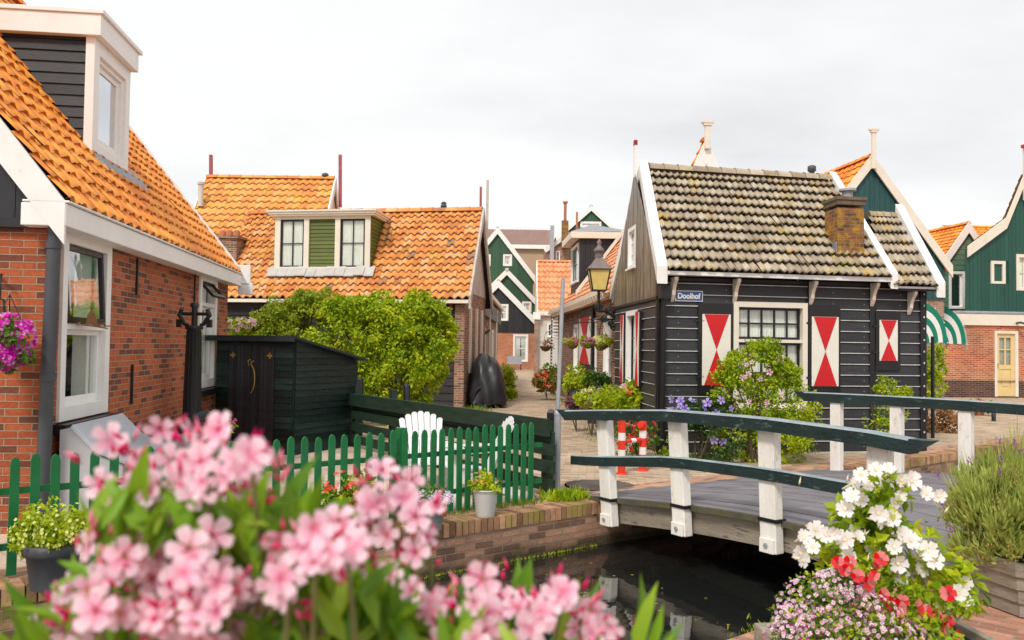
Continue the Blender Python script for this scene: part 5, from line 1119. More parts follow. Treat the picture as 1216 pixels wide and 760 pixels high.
def rail(w0, a0, a1, zf, hh, ww, name, mats, top=True, N=14):
    b = MB(); A = np.linspace(a0, a1, N)
    for x, y in zip(A[:-1], A[1:]):
        zx, zy = zf(x), zf(y)
        b.hexa([bp(x, w0, zx - hh), bp(y, w0, zy - hh), bp(y, w0 + ww, zy - hh), bp(x, w0 + ww, zx - hh), bp(x, w0, zx - .012), bp(y, w0, zy - .012), bp(y, w0 + ww, zy - .012), bp(x, w0 + ww, zx - .012)], 0)
        if top: b.hexa([bp(x, w0 - .004, zx - .012), bp(y, w0 - .004, zy - .012), bp(y, w0 + ww + .004, zy - .012), bp(x, w0 + ww + .004, zx - .012), bp(x, w0 + .008, zx), bp(y, w0 + .008, zy), bp(y, w0 + ww - .008, zy), bp(x, w0 + ww - .008, zx)], 1)
    if name == 'handrail':      # chamfered noses
        for (x, d) in ((a0, -1), (a1, 1)):
            z = zf(x); b.hexa([bp(x, w0, z - hh), bp(x, w0 + ww, z - hh), bp(x, w0 + ww, z), bp(x, w0, z), bp(x + d * .02, w0, z - hh * .8), bp(x + d * .02, w0 + ww, z - hh * .8), bp(x + d * .16, w0 + ww, z), bp(x + d * .16, w0, z)])
    return b.build(name, mats, BR)
rail(-.20, -.52, 3.46, RZn, .108, .12, 'handrail', [RAILG, RAILTOP]); rail(-.14, -.48, 3.16, lambda a: RZn(a) - float(np.interp(a, [0, 1.07, 3.2], [.485, .435, .40])), .105, .05, 'lower_rail', [RAILG, RAILTOP], True)
def bpost(a, w0, zt, zb, wd=.165, dp=.10, lean=0):
    b = MB(); x = lean
    b.hexa([bp(a - wd / 2 + x, w0, zb), bp(a + wd / 2 + x, w0, zb), bp(a + wd / 2 + x, w0 + dp, zb), bp(a - wd / 2 + x, w0 + dp, zb), bp(a - wd / 2, w0, zt), bp(a + wd / 2, w0, zt), bp(a + wd / 2, w0 + dp, zt), bp(a - wd / 2, w0 + dp, zt)])
    o = b.build('post', POSTW, BR, bevel=.008)
    if w0 < 1:
        z = dz(a); b = MB(); x *= .85; b.obox(bp(a - wd / 2 - .012 + x, w0 - .012, z - .01), ba * (wd + .024), bw_ * (dp + .03), UP * .03); b.build('band', BLACKP, o)
        b = MB(); b.obox(bp(a - wd / 2 + .008 + x, w0 - .018, z - .265), ba * (wd - .016), bw_ * .017, UP * .12); b.build('block', POSTW, o, bevel=.006)
        b = MB(); c = bp(a + x, w0 - .018, z - .20); b.tube([c, c - bw_ * .015], .02, 8); b.build('bolt', STEEL, o)
    return o
for k, a in enumerate((0, 1.07, 2.14, 3.16)): bpost(a, -.115, RZn(a) - .108, dz(a) - .265, lean=(.11, .08, .04, 0)[k])
RZf = lambda a: 1.10 - .01 * (a - 1.6) ** 2 * .5
rail(BWID - .02, -.62, 4.3, RZf, .125, .11, 'handrail', [RAILG, RAILTOP])
for a in (-.14, .72, 1.58, 2.46, 3.34): bpost(a, BWID - .0, RZf(a) - .125, dz(min(a, 3.7)) - .2, .15, .09)
sp_ = onz(872, 548); b = MB(); b.box(-.08, .08, -.05, .05, 0, .62); o = b.build('wooden_post', POSTW, bevel=.01); o.location = sp_; tag(o, 'short white wooden post standing alone before the house bushes', 'post')
# manhole and grate
b = MB(); c = onz(712, 577) + UP * .008; 
b.lathe([(.0, .0), (.42, .0)], c, 24)
for k in range(-5, 6): b.box(c.x - math.sqrt(.16 - (k * .07) ** 2), c.x + math.sqrt(.16 - (k * .07) ** 2), c.y + k * .07 - .018, c.y + k * .07 + .018, .009, .016)
tag(b.build('manhole_cover', P('rusty_iron', (.16, .13, .11), .7, .3, 12, .3), recalc=False), 'round ribbed iron manhole cover in the street by the bridge', 'manhole cover')
# red white barrier
q1 = onz(738, 563); q2 = onz(763, 559); WB = P('barrier_white', (.8, .79, .77), .45, .05, 5, .03); RB_ = P('barrier_red', (.72, .045, .02), .4, .1, 5, .03)
BR2 = thing('barrier', 'red and white striped steel barrier with a crossbar at the bridge', 'barrier', q1)
for q, ht in ((q1, .72), (q2, .70)):
    b = MB(); zs = [0, .22, .32, .44, .54, ht]
    for i, (z0, z1) in enumerate(zip(zs[:-1], zs[1:])): b.tube([q + UP * z0, q + UP * z1], .05, 16, 0 if i % 2 == 0 else 1)
    b.lathe([(.05, ht), (.035, ht + .03), (0, ht + .04)], q, 16, 0); b.lathe([(.08, 0), (.08, .015), (.05, .02)], q, 16); b.build('post', [RB_, WB], BR2)
d = q2 - q1; b = MB()
for i, (t0, t1) in enumerate(((0, .4), (.4, .62), (.62, 1))): b.tube([q1 + d * t0 + UP * .42, q1 + d * t1 + UP * .42], .03, 12, 0 if i != 1 else 1)
b.build('crossbar', [RB_, WB], BR2); b = MB(); b.tube([q2 + UP * .62 - V((.05, .09, 0)), q2 + UP * .62 + V((0, .0, 0))], .045, 14); b.tube([q2 + UP * .62 - V((.052, .093, 0)), q2 + UP * .62 - V((.05, .09, 0))], .025, 12, 0); b.build('lock', RB_, BR2)
# ================================================================== ALLEY, RIGHT ROW
k5 = V((-.047, 1, 0)).normalized(); u5 = V((1, .047, 0)).normalized(); B0 = H(2.22, 17.3)
def rk(O, d, a, b_, c, e): return rect(O, d, a, b_, c, e)
hs = [(1.05, 1.95, .9, 2.35), (3.2, 4.1, .9, 2.35), (6.6, 7.6, .9, 2.3)]
AH, _, _, _ = gable_house('alley_house', 'brick house in the alley with orange roof and a dark boarded dormer', 'house', B0, u5, k5, 3.5, 12.5, 2.9, 5.15, None, TILEF, 36, 14, base=BRICKA, over=.05, bw=.25, amp=.045, scallop=.1, lholes=hs)
for i, h in enumerate(hs): window(AH, B0, k5, -u5, *h, cols=2, rows=3, fw=.08, frame=WHITE, recess=.06, proud=.04, curtain_w=.8)
sA_, sB_ = onp(707, 400, B0, k5)[0], onp(690, 400, B0, k5)[0]; lo, hi = min(sA_, sB_), max(sA_, sB_)
z1_, z0_ = onp(698, 377, B0, k5)[1], onp(698, 432, B0, k5)[1]
shutter(AH, B0, k5, -u5, lo + .25, hi - .2, z0_, z1_, (lo, hi, z0_ - .25, z1_ + .2), .08)
b = MB()
for k in range(26): s = .2 + k * .47; b.obox(B0 + k5 * s - u5 * .32 + UP * 2.70, k5 * .07, u5 * .3, UP * .09)
b.obox(B0 - u5 * .36 + UP * 2.78 + k5 * -.05, k5 * 12.5, u5 * .035, UP * .11); b.build('eaves', CREAM, AH)
# dormer on it
dY = 9.0; dL = 2.3; iw = .30; zb0 = 2.9 + iw * 1.286; ztp = 5.05
cp = lambda s, i, z: B0 + k5 * s + u5 * i + UP * z
b = MB(); pl = [(0, zb0), (.001, ztp), ((ztp - zb0) / 1.326, ztp)]
for s_, nn in ((dY, -k5), (dY + dL, k5)): vboards(b, cp(s_, iw, 0), u5, nn, [(0, zb0 - .1), (0, ztp), ((ztp - zb0) / 1.326, ztp)], .17, (), 0, .02, .003); b.face([cp(s_, iw, zb0 - .2), cp(s_, iw, ztp), cp(s_, iw + 1.7, ztp)])
slab(b, cp(0, iw, 0), k5, -u5, [(dY, zb0 - .1), (dY + dL, zb0 - .1), (dY + dL, ztp), (dY, ztp)], [(dY + .2, dY + dL - .2, zb0 + .45, ztp - .1)])
do_ = b.build('dormer', DARKWALL, AH, 'dark vertical boarded dormer with white fascia and green windows')
window(do_, cp(0, iw, 0), k5, -u5, dY + .2, dY + dL - .2, zb0 + .45, ztp - .1, 3, 2, .08, WHITE, GREENFAR, .05, .04, .07, glass=GLASSR, back='dark')
b = MB(); b.obox(cp(dY - .18, iw - .3, ztp), k5 * (dL + .36), u5 * 2.0, UP * .2); b.build('fascia', CREAM, do_)
b = MB(); c_ = [cp(dY - .18, iw - .3, ztp + .2), cp(dY + dL + .18, iw - .3, ztp + .2), cp(dY + dL + .18, iw + 1.7, ztp + .22), cp(dY - .18, iw + 1.7, ztp + .22)]; ap = cp(dY + dL * .5, iw + .55, ztp + .62)
for k in range(4): b.face([c_[k], c_[(k + 1) % 4], ap])
b.build('lead_roof', LEAD, do_, recalc=False)
b = MB(); p = cp(dY - .25, iw - .15, zb0 - .05); b.obox(p, u5 * 1.75 + UP * 1.75 * 1.326, k5 * -.1, UP * .16); b.build('bargeboard', CREAM, AH)
# white slatted screen and white house further on
c = at(661, 411, 30); b = MB(); SS = thing('slatted_screen', 'white slatted screen at the alley side behind the steel pole', 'screen', H(c.x, c.y))
for k in range(17): b.box(c.x - .19, c.x + .22, c.y, c.y + .03, .75 + k * .115, .75 + k * .115 + .06)
b.build('slats', WHITE, SS); b = MB(); b.box(c.x - .21, c.x - .15, c.y + .03, c.y + .06, 0, 2.75); b.box(c.x + .17, c.x + .23, c.y + .03, c.y + .06, 0, 2.75); b.build('frame', BLACKP, SS)
m0 = at(639, 411, 46); zrM = at(655, 312, 47.8).z; zeM = at(655, 370, 46).z
hm = [rect(H(m0.x, m0.y), V((1, 0, 0)), 650, 384, 658, 400)]
MH, _, _, _ = gable_house('white_house', 'white plastered house with plain orange roof at the alley bend', 'house', H(m0.x, m0.y), V((0, 1, 0)), V((1, 0, 0)), 3.8, 4.2, zeM, zrM, STONE, TILEF, 17, 10, over=.05, bw=.4, amp=.06, scallop=.2, vert=True, rholes=(), lholes=hm)
window(MH, H(m0.x, m0.y), V((1, 0, 0)), V((0, -1, 0)), *hm[0], cols=2, rows=2, fw=.06, recess=.05, back='dark')
b = MB(); b.box(m0.x - .1, m0.x + 4.2, m0.y - .22, m0.y - .17, zeM - .22, zeM - .02); b.build('gutter_board', WHITE, MH)
b = MB(); b.box(m0.x - .22, m0.x + .0, m0.y - .25, m0.y - .02, 0, zeM - .45); b.build('pier', PINKB, MH); b = MB(); b.box(m0.x - .3, m0.x + .1, m0.y - .3, m0.y - .02, zeM - .45, zeM - .05); b.build('console', WHITE, MH)
# end of the alley
EU = V((1, 0, 0)); EWd = V((0, 1, 0))
def gable_px(name, label, apx, apy, fx, fy, Y, depth, wall, roofm, base=None, by=None, wins=(), **k):
    a = at(apx, apy, Y); f_ = at(fx, fy, Y); hw = abs(f_.x - a.x); C = H(a.x - hw, Y); u = V((1, 0, 0))
    rs = [rect(C, u, *w[:4]) for w in wins]; bz = at(apx, by, Y).z if by else 0
    r, C, u, n = gable_house(name, label, 'house', C, u, EWd, hw * 2, depth, f_.z, a.z, wall, roofm, max(6, int(depth / .3)), 10, base=base, base_z=bz, holes=[(r_[0], r_[1], r_[2], r_[3]) for r_ in rs], **k)
    for w, r_ in zip(wins, rs): window(r, C, u, n, *r_, cols=w[4] if len(w) > 4 else 1, rows=w[5] if len(w) > 5 else 2, fw=.14 if Y > 50 else .09, frame=WHITE, recess=.05, proud=.05, sw=.05, mw=.05, sill=False, glass=GLASSR, curtain_w=.9)
    return r, C, u, n, a
gable_px('green_house', 'tallest green gabled house at the end of the alley with two small windows', 591, 272, 633, 327, 67, 12, GREENFAR, TILEF, wins=((573.5, 302, 582.5, 316), (597.5, 302, 608, 316)), bw=.55, over=.2, vert=True, pitch=.25)
gable_px('green_house', 'small green gable with white bargeboards before the tallest green house', 602, 321, 636, 357, 63, 6, GREENFAR, TILEF, wins=((620, 358, 631, 371),), bw=.5, over=.2, pitch=.25, finial=.01)
gable_px('dark_house', 'dark boarded gable house on a red brick ground floor closing the alley', 592, 335, 636, 380, 61, 3, DARKWALL, TILEF, base=BRICKR, by=395, wins=((589.5, 361, 603.5, 381), (609.5, 397, 627, 430, 1, 2)), bw=.55, over=.2, pitch=.25)
c = at(611, 437, 58.5); c.z = 0; b = MB(); BN = thing('bench', 'small grey bench before the dark house closing the alley', 'bench', c)
b.box(c.x - .5, c.x + .5, c.y, c.y + .5, .4, .46); b.build('seat', GREYBOX, BN); b = MB(); b.box(c.x - .5, c.x + .5, c.y + .45, c.y + .5, .46, .95); b.build('backrest', GREYBOX, BN)
for s in (-.46, .4):
    b = MB(); b.box(c.x + s, c.x + s + .06, c.y, c.y + .5, 0, .4); b.build('leg', BLACKP, BN)
# far flat roofed block
a = at(570, 276, 85); c = at(652, 300, 85); FB = thing('far_block', 'wide tan block with brown sloping roof behind the green gables', 'building', H(a.x, 85))
b = MB(); b.box(a.x, c.x, 85, 92, 0, at(610, 292, 85).z); b.build('wall', TANB, FB); zq = at(610, 292, 85).z; zt = at(610, 274, 86.5).z
b = MB(); b.obox((a.x - .2, 84.7, zq), (c.x - a.x + .4, 0, 0), (0, 2.0, zt - zq), (0, 0, .15)); 
for k in range(24): b.obox((a.x + k * (c.x - a.x) / 24, 84.66, zq + .15), (.06, 0, 0), (0, 2.0, zt - zq), (0, 0, .06))
b.build('roof', BROWNROOF, FB); b = MB(); b.box(a.x - .2, c.x + .2, 84.6, 84.7, zq - .3, zq + .1); b.build('gutter_board', WHITE, FB)
# house with green peak, brick neighbour and chimneys
gable_px('green_house', 'green peaked gable with a white window band behind the dormer house', 702, 247, 740, 282, 57, 8, GREENFAR, TILEF, wins=((689, 263, 714, 270.5, 3, 1),), bw=.35, over=.15, pitch=.2)
c0 = at(648, 300, 54); c1 = at(676, 300, 54); zt = at(660, 279, 54).z; NB = thing('brick_block', 'narrow brick block with tall flues left of the green peak', 'building', H(c0.x, 54))
h1 = rect(H(c0.x, 54), EU, 651, 278, 657, 291); h2 = rect(H(c0.x, 54), EU, 660, 298, 665, 312)
b = MB(); slab(b, H(c0.x, 54), EU, -EWd, [(0, 0), (c1.x - c0.x, 0), (c1.x - c0.x, zt), (0, zt - .8)], [h2]); b.box(c0.x, c1.x, 54.3, 58, 0, zt - .8); b.build('wall', BRICKA, NB)
window(NB, H(c0.x, 54), EU, -EWd, *h2, cols=1, rows=2, fw=.05, recess=.05, back='dark')
b = MB(); b.beam(at(647, 298, 53.9), at(677, 277, 53.9), .12, .25, 0, (0, 1, 0)); b.build('bargeboard', WHITE, NB)
for (px, y0, y1, w_, m_) in ((671, 262, 276, .42, BRICKC), (655.5, 268, 300, .25, STEEL), (685, 252, 262, .12, TERRA)):
    c = at(px, y1, 53.5); z1 = at(px, y0, 53.5).z; b = MB(); b.box(c.x - w_ / 2, c.x + w_ / 2, 53.4, 53.4 + w_, c.z - 1, z1); ch_ = b.build('chimney', m_, NB)
    if m_ is BRICKC: b = MB(); b.tube([V((c.x, 53.6, z1)), V((c.x, 53.6, at(px, 240, 53.5).z))], .09, 8); b.tube([V((c.x, 53.6, at(px, 241, 53.5).z)), V((c.x, 53.6, at(px, 239, 53.5).z))], .16, 8); b.build('flue', TERRA, ch_)
# ================================================================== ALLEY, LEFT ROW
L0 = H(-1.05, 26.6); kl = V((.028, 1, 0)).normalized(); ul = V((-1, .028, 0)).normalized()
hl = [(.6, 1.6, .9, 2.4), (2.2, 3.1, .05, 2.3), (4.6, 6.0, .8, 2.4), (7.5, 8.6, .05, 2.3), (10, 11.3, .8, 2.4)]
LA, _, _, _ = gable_house('terrace_house', 'alley terrace with dark upper boards and white framed windows, left side', 'house', L0, ul, kl, 3.4, 13.5, 3.45, 5.0, DARKWALL, TILEF, 40, 12, base=BRICKA, base_z=2.6, over=.1, bw=.3, amp=.05, lholes=hl)
for h in hl: window(LA, L0, kl, -ul, *h, cols=2, rows=2, fw=.1, frame=WHITE, recess=.06, proud=.05, curtain_w=.9, sill=False)
b = MB(); b.obox(L0 - ul * .16 + UP * 2.65, kl * 13.4, ul * .155, UP * .55); b.build('dark_boarding', DARKWALL, LA); b = MB(); b.obox(L0 - ul * .28 + UP * 3.32, kl * 13.5, ul * .1, UP * .14); b.build('gutter_board', CREAM, LA)
for s in (0.05, 4.0, 9.2):
    b = MB(); b.tube([L0 + kl * s - ul * .12 + UP * .05, L0 + kl * s - ul * .12 + UP * 3.2], .05, 8); b.build('drainpipe', CREAM if s else TERRA, LA)
hl2 = [rect(R2, k2, 560, 380, 556, 440)]
b = MB()
for s in (.8, 1.9, 2.9): b.wbox(R2, k2, gr_n, s, s + .22, .9, 2.7, .0, .05)
b.build('window_frame', CREAM, CT)
tl = at(571, 222, 25.5); tb = at(570, 345, 25.5); b = MB(); b.beam(tb, tl, .07, .07); tag(b.build('flagpole', P('faded_red_pole', (.33, .10, .10), .6, .3, 5, .1)), 'thin faded red pole rising beside the cottage gable', 'pole')
# covered motorbike
mc = at(580, 411, 23.2); mc.z = 0; MO = thing('covered_motorbike', 'motorbike under a creased black vinyl cover on the left of the alley', 'motorbike', mc)
b = MB(); NR, NA = 14, 56; prf = [(.96, .10), (1.0, .3), (1.0, .6), (.97, .85), (.93, 1.05), (.86, 1.2), (.72, 1.32), (.5, 1.4), (.25, 1.43), (.0, 1.44)]
vs = []
for (r, z) in prf:
    for k in range(NA):
        a = 2 * PI * k / NA; ca, sa = math.cos(a), math.sin(a); sq = (abs(ca) ** 4 + abs(sa) ** 4) ** -.25
        fold = 1 + (.12 * abs(math.sin(a * 3.5 + z * 2)) + .05 * abs(math.sin(a * 6.5 - z * 5))) * (1.7 - z) + .03 * abs(math.sin(z * 9 + a * 3)) - .06
        x = .47 * r * ca * sq * fold; y = .95 * r * sa * sq * fold; zz = z * (1.0 - .22 * (x + .2)) + .03 * math.sin(a * 5 + z * 5) * (r > .1)
        vs.append(mc + V((x * (1 - .12 * z), y * (1 - .1 * z), zz)))
b.mesh(vs, [(i * NA + k, i * NA + (k + 1) % NA, (i + 1) * NA + (k + 1) % NA, (i + 1) * NA + k) for i in range(len(prf) - 1) for k in range(NA)], 0, True); b.build('cover', TARP, MO)
b = MB(); wc = mc + V((-.08, -.92, .3)); ring = [wc + V((0.26 * math.cos(t), .02 * math.cos(t), .26 * math.sin(t))) for t in np.linspace(0, 2 * PI, 21)]; b.tube(ring, .055, 8); b.build('wheel', RUBBER, MO)
potted('white pot of wilting plant by the bush at the alley mouth', onz(541, 482) + V((0, .3, 0)), .24, .48, 'plain', STONE, .18, .1, LF_MID, 200, .07)
potted('white pot of rusty sedum beside the covered motorbike', onz(560, 480) + V((0, .1, 0)), .22, .46, 'plain', STONE, .25, .18, LF_DRY, 500, .06)
tb_ = onz(583, 484); b = MB(); b.lathe([(.09, 0), (.09, .6), (.06, .66), (0, .68)], tb_ + V((-.15, .2, 0)), 12); tag(b.build('bollard', DGREY), 'round dark bollard between the white pots and covered motorbike', 'post')
def basket(label, px, py, Y, r, lm, fm, n=700, nf=60, cd=LF_LIME, wire=.5, grp='hanging baskets along the alley'):
    c = at(px, py, Y); t = thing('hanging_basket', label, 'hanging basket', c, grp); b = MB(); b.lathe([(.02, -r * .9), (r * .6, -r * .7), (r * .9, -r * .2), (r, 0)], c, 14); b.build('basket', COIR, t)
    b = MB()
    for a in (0, 2.1, 4.2): b.tube([c + V((r * .95 * math.cos(a), r * .95 * math.sin(a), 0)), c + V((0, 0, wire))], .006, 4)
    b.tube([c + UP * wire, c + UP * wire + V((.6 if px > 640 else -.3, 0, .02))], .012, 5); b.build('wire', IRON, t)
    bl_ = [(c + UP * r * .3, (r * 1.2, r * 1.2, r * .65))]; leaves('leaves', bl_, n, .06, lm, t, per=20)
    if fm: skin_flowers('flowers', bl_, nf, .035, fm, t)
basket('hanging basket of lime leaves and pink flowers left of the red white shutter', 680, 408, 20, .15, LF_LIME, PT_MAG, nf=26)
basket('larger lime hanging basket in front of the red white shutter', 714, 408, 18.0, .17, LF_LIME, PT_YEL)
basket('lime and pink hanging basket just under the street lantern', 698, 408, 17.6, .12, LF_BRIGHT, PT_MAG, nf=40)
basket('dry brown hanging basket by the white plastered wall', 648, 411, 30, .22, LF_DRY, None, 300)
basket('small red pot basket hanging on the left terrace wall', 573.5, 393, 26.5, .16, LF_MID, PT_RED, 260, 20)
# plants along the black house's side and the alley wall
def shrub(label, px, py, Y, rx, rz, lm, n, sz, fl=None, fn=0, fs=.04, pot=None, cat='plant', group='pots and plants along the alley house'):
    c = at(px, py, Y); base = H(c.x, c.y); t = thing('planted_tub' if pot else 'flowering_plant', label, cat, base, group)
    if pot: pot_shape('plain', base, rx * .8, max(.15, c.z - rz * .7), 18).build('pot', pot, t)
    b = MB()
    for i in range(5): b.tube([base + UP * .02, base.lerp(c, .5) + V((random.uniform(-.1, .1), 0, 0)), c + V((random.uniform(-rx, rx) * .5, 0, random.uniform(0, rz) * .5))], [.012, .009, .005], 5)
    b.build('stem', BARK, t)
    bl_ = [(c, (rx, rx * .8, rz)), (c + V((rx * .4, 0, -rz * .3)), (rx * .6, rx * .6, rz * .6)), (c + V((-rx * .4, 0, -rz * .2)), (rx * .6, rx * .6, rz * .7))]
    leaves('leaves', bl_, n, sz, lm, t, per=20, zmin=.02)
    if fl: skin_flowers('flowers', bl_, fn, fs, fl, t)
    return t
shrub('bright green shrub in a black square tub below the hanging baskets', 684, 450, 19.5, .26, .34, LF_LIME, 1500, .09, pot=BLACKPOT)
shrub('dark purple leaved plant behind the green shrub tub', 697, 454, 19.8, .22, .26, P('purple_leaf', (.10, .04, .06), .6, .3, 5, 0), 700, .08)
shrub('grassy green plant in a dark pot under the shutter', 706, 450, 18.3, .22, .16, LF_MID, 900, .10, pot=BLACKPOT)
shrub('black pot with wiry purple plant at the brick corner', 714, 450, 17.4, .18, .2, LF_DARK, 400, .07, pot=BLACKPOT)
shrub('yellow green hydrangea in front of the brick corner', 703, 472, 15.6, .26, .14, LF_LIME, 900, .10, PT_PALEP, 26, .06)
shrub('plum coloured heather beside the yellow green hydrangea', 685, 478, 16.4, .25, .16, P('plum_leaf', (.16, .05, .07), .6, .3, 5, 0), 600, .06)
shrub('yellow green spiky foliage before the black house side wall', 731, 474, 15.3, .34, .18, LF_LIME, 1600, .12)
shrub('tall strappy leaves with pale orange lilies beside the side window', 754, 474, 14.6, .24, .2, LF_BRIGHT, 700, .16, PT_CORAL, 10, .07)
shrub('pink white lily blossoms by the foot of the side window', 748, 460, 14.9, .16, .14, LF_MID, 200, .07, PT_PALEP, 16, .06)
shrub('red flowered bushes between barrier posts and black house', 757, 512, 12.75, .28, .32, LF_MID, 900, .06, PT_RED, 46, .04)
shrub('autumn toned shrub at the alley wall behind the steel pole', 650, 452, 26, .42, .30, LF_VAR, 1400, .12, PT_CORAL, 40, .07)
shrub('green shrub close beside the autumn toned alley shrub', 655, 442, 29, .32, .3, LF_MID, 800, .12)
shrub('low grassy plants along the foot of the left terrace wall', 605, 466, 25.5, .2, .14, LF_BRIGHT, 700, .1)
shrub('loose yellow green plant beyond the covered motorbike', 603, 447, 28, .22, .42, LF_LIME, 900, .12)
# street lantern
lc = at(711, 345, 17.1); LP = thing('street_lamp', 'old street lantern with amber glass on a scrolled black wall bracket', 'street lamp', lc)
w0, w1_, hh = .135, .21, .62
b = MB(); cs = [(-1, -1), (1, -1), (1, 1), (-1, 1)]
bot = [lc + V((x * w0, y * w0, 0)) for x, y in cs]; top = [lc + V((x * w1_, y * w1_, hh * .68)) for x, y in cs]
for k in range(4): b.face([bot[k], bot[(k + 1) % 4], top[(k + 1) % 4], top[k]])
b.face(bot); b.build('lamp_glass', LAMPG, LP)
b = MB()
for k in range(4): b.beam(bot[k], top[k], .022, .022); b.beam(bot[k], bot[(k + 1) % 4], .024, .024); b.beam(top[k], top[(k + 1) % 4], .03, .03)
b.build('lamp_frame', IRON, LP)
b = MB(); z = hh * .68; b.lathe([(.35, z - .005), (.36, z + .015), (.18, z + .15), (.10, z + .24), (.09, z + .26)], lc, 4, sm=False, a0=PI / 4); b.lathe([(.09, z + .26), (.085, z + .36), (.12, z + .38), (.09, z + .43), (.05, z + .47), (.035, z + .52), (.055, z + .56), (.03, z + .60), (0, z + .64)], lc, 12); b.build('lamp_cap', LAMPCAP, LP)
b = MB(); b.tube([lc, lc - UP * .42], .028, 8); j = lc - UP * .42; e = V((B0.x + .02, B0.y - .1, j.z - .12)); b.tube([j, j.lerp(e, .35) + UP * .05, j.lerp(e, .7) - UP * .05, e], .028, 8)
for t_, r_, s_ in ((.0, .09, 1), (.25, .08, -1), (.45, .10, 1), (.7, .11, -1), (.9, .12, 1), (.55, .07, -1), (.8, .1, 1)):
    c = j.lerp(e, t_) + UP * (.06 * s_) - UP * (.2 * t_ * (s_ < 0)); b.tube([c + V((r_ * (1 - q / 26) * math.cos(q * .55 * s_), 0, r_ * (1 - q / 26) * math.sin(q * .55 * s_))) for q in range(20)], .02, 6)
    b.lathe([(0, -.035), (.035, 0), (0, .035)], c, 8)
b.tube([e + UP * .12, e - UP * .75], .025, 6); b.build('bracket', IRON, LP)
# ================================================================== RIGHT SIDE HOUSES
ug = V((.993, .118, 0)).normalized(); wg = V((-.118, .993, 0)).normalized()
def gable_dir(name, label, apx, apy, fy_z, Y, width, depth, wall, roofm, wins=(), side='r', **k):
    a = at(apx, apy, Y); C = H(a.x, a.y) - ug * width / 2; rs = [rect(C, ug, *w[:4]) for w in wins]
    r, C, u, n = gable_house(name, label, 'house', C, ug, wg, width, depth, fy_z, a.z, wall, roofm, max(6, int(depth / .28)), 13, holes=rs, **k)
    for w, r_ in zip(wins, rs): window(r, C, u, n, *r_, cols=w[4], rows=w[5], fw=.11, frame=w[6] if len(w) > 6 else WHITE, recess=.05, proud=.06, sw=.04, mw=.03, sill=False, glass=w[7] if len(w) > 7 else GLASS, back=w[8] if len(w) > 8 else 'curtain')
    return r, C, u, n
f1 = at(1125, 312, 24.3)
G1r, G1C, _, _ = gable_dir('teal_house', 'big teal gabled house with white bargeboards rising behind the mossy roof', 1033, 190, f1.z, 24, 4.55, 9, TEALWALL, TILEO, base=PINKB, base_z=3.15, bw=.36, bmat=CREAM, finial=.75, over=.1, pitch=.16, amp=.04)
pk_ = at(838, 176, 20)
gable_dir('hidden_gable_house', 'white bargeboard peak with capped finial showing above the mossy roof', 838, 171, 3.3, 20, 3.0, .15, WHITE, TILEO, bw=.62, finial=.42, over=.01, cap=CREAM)
# green house at the right edge
GP = at(1150, 411, 32); GC = H(GP.x, GP.y)
def gp(px, py): s, z = onp(px, py, GC, ug); return s, z
apx_, L1, L2, bl_ = gp(1214, 208), gp(1192, 262), gp(1146, 296), gp(1146, 375)
GR = thing('green_house', 'green boarded house with swept white gable and red brick lower storey', 'house', GC)
ng = V((.118, -.993, 0)).normalized(); W_r = apx_[0] + (apx_[0] - L1[0])
wa = (*sorted((gp(1176, 337)[0], gp(1193, 337)[0])), gp(1184, 337)[1], gp(1184, 310)[1]); wb2 = (*sorted((gp(1206, 345)[0], gp(1226, 345)[0])), gp(1210, 345)[1], gp(1210, 302)[1])
b = MB(); pA = [(L2[0], bl_[1]), (L1[0], bl_[1]), (L1[0], L1[1]), (L2[0], L2[1])]; pB = [(L1[0], bl_[1]), (W_r, bl_[1]), (W_r, L1[1]), apx_, (L1[0], L1[1])]; pC = [(W_r, bl_[1]), (W_r + L1[0] - L2[0], bl_[1]), (W_r + L1[0] - L2[0], L2[1]), (W_r, L1[1])]
for q in (pA, pB, pC):
    hh_ = [h for h in (wa, wb2) if h[0] > min(p[0] for p in q) - .3 and h[1] < max(p[0] for p in q) + .3]
    slab(b, GC, ug, ng, q, [wa, wb2] if q is pB else [h for h in (wa,) if h[1] < L1[0]]); vboards(b, GC, ug, ng, q, .16, [wa, wb2], 0, d0=.02)
RE = W_r + L1[0] - L2[0]
b.face([GC + ug * L2[0] + UP * 0, GC + ug * L2[0] + UP * L2[1], GC + ug * L2[0] + UP * L2[1] + V((.55, .83, 0)) * 8, GC + ug * L2[0] + V((.55, .83, 0)) * 8]); b.build('wall', GREENWALL, GR)
window(GR, GC, ug, ng, *wa, cols=1, rows=1, fw=.12, frame=CREAM, recess=.05, proud=.06, sill=False); window(GR, GC, ug, ng, *wb2, cols=2, rows=2, fw=.12, frame=CREAM, recess=.05, proud=.06, sill=False)
qq = lambda s, z, d=0: GC + ug * s + UP * z - ng * d
b = MB()
for (p_, q_) in ((L2, L1), (L1, apx_), ((W_r, L1[1]), apx_), ((RE, L2[1]), (W_r, L1[1]))):
    b.obox(qq(p_[0], p_[1] + .1, -.12), ug * (q_[0] - p_[0]) + UP * (q_[1] - p_[1]), ng * .06, UP * -.42)
    b.build('bargeboard', CREAM, GR); b = MB()
b = MB(); back_ = V((.85, .52, 0)) * 8; qd = lambda s, z: qq(s, z, 0) + back_
for (p_, q_) in ((L2, L1), (L1, apx_)): tiles(b, qq(p_[0], p_[1] + .05, 0), qd(p_[0], p_[1] + .05), qq(q_[0], q_[1] + .05, 0), qd(q_[0], q_[1] + .05), 24, 6, .05)
for (p_, q_) in (((RE, L2[1]), (W_r, L1[1])), ((W_r, L1[1]), apx_)): tiles(b, qq(p_[0], p_[1] + .05, 0), qd(p_[0], p_[1] + .05), qq(q_[0], q_[1] + .05, 0), qd(q_[0], q_[1] + .05), 24, 6, .05)
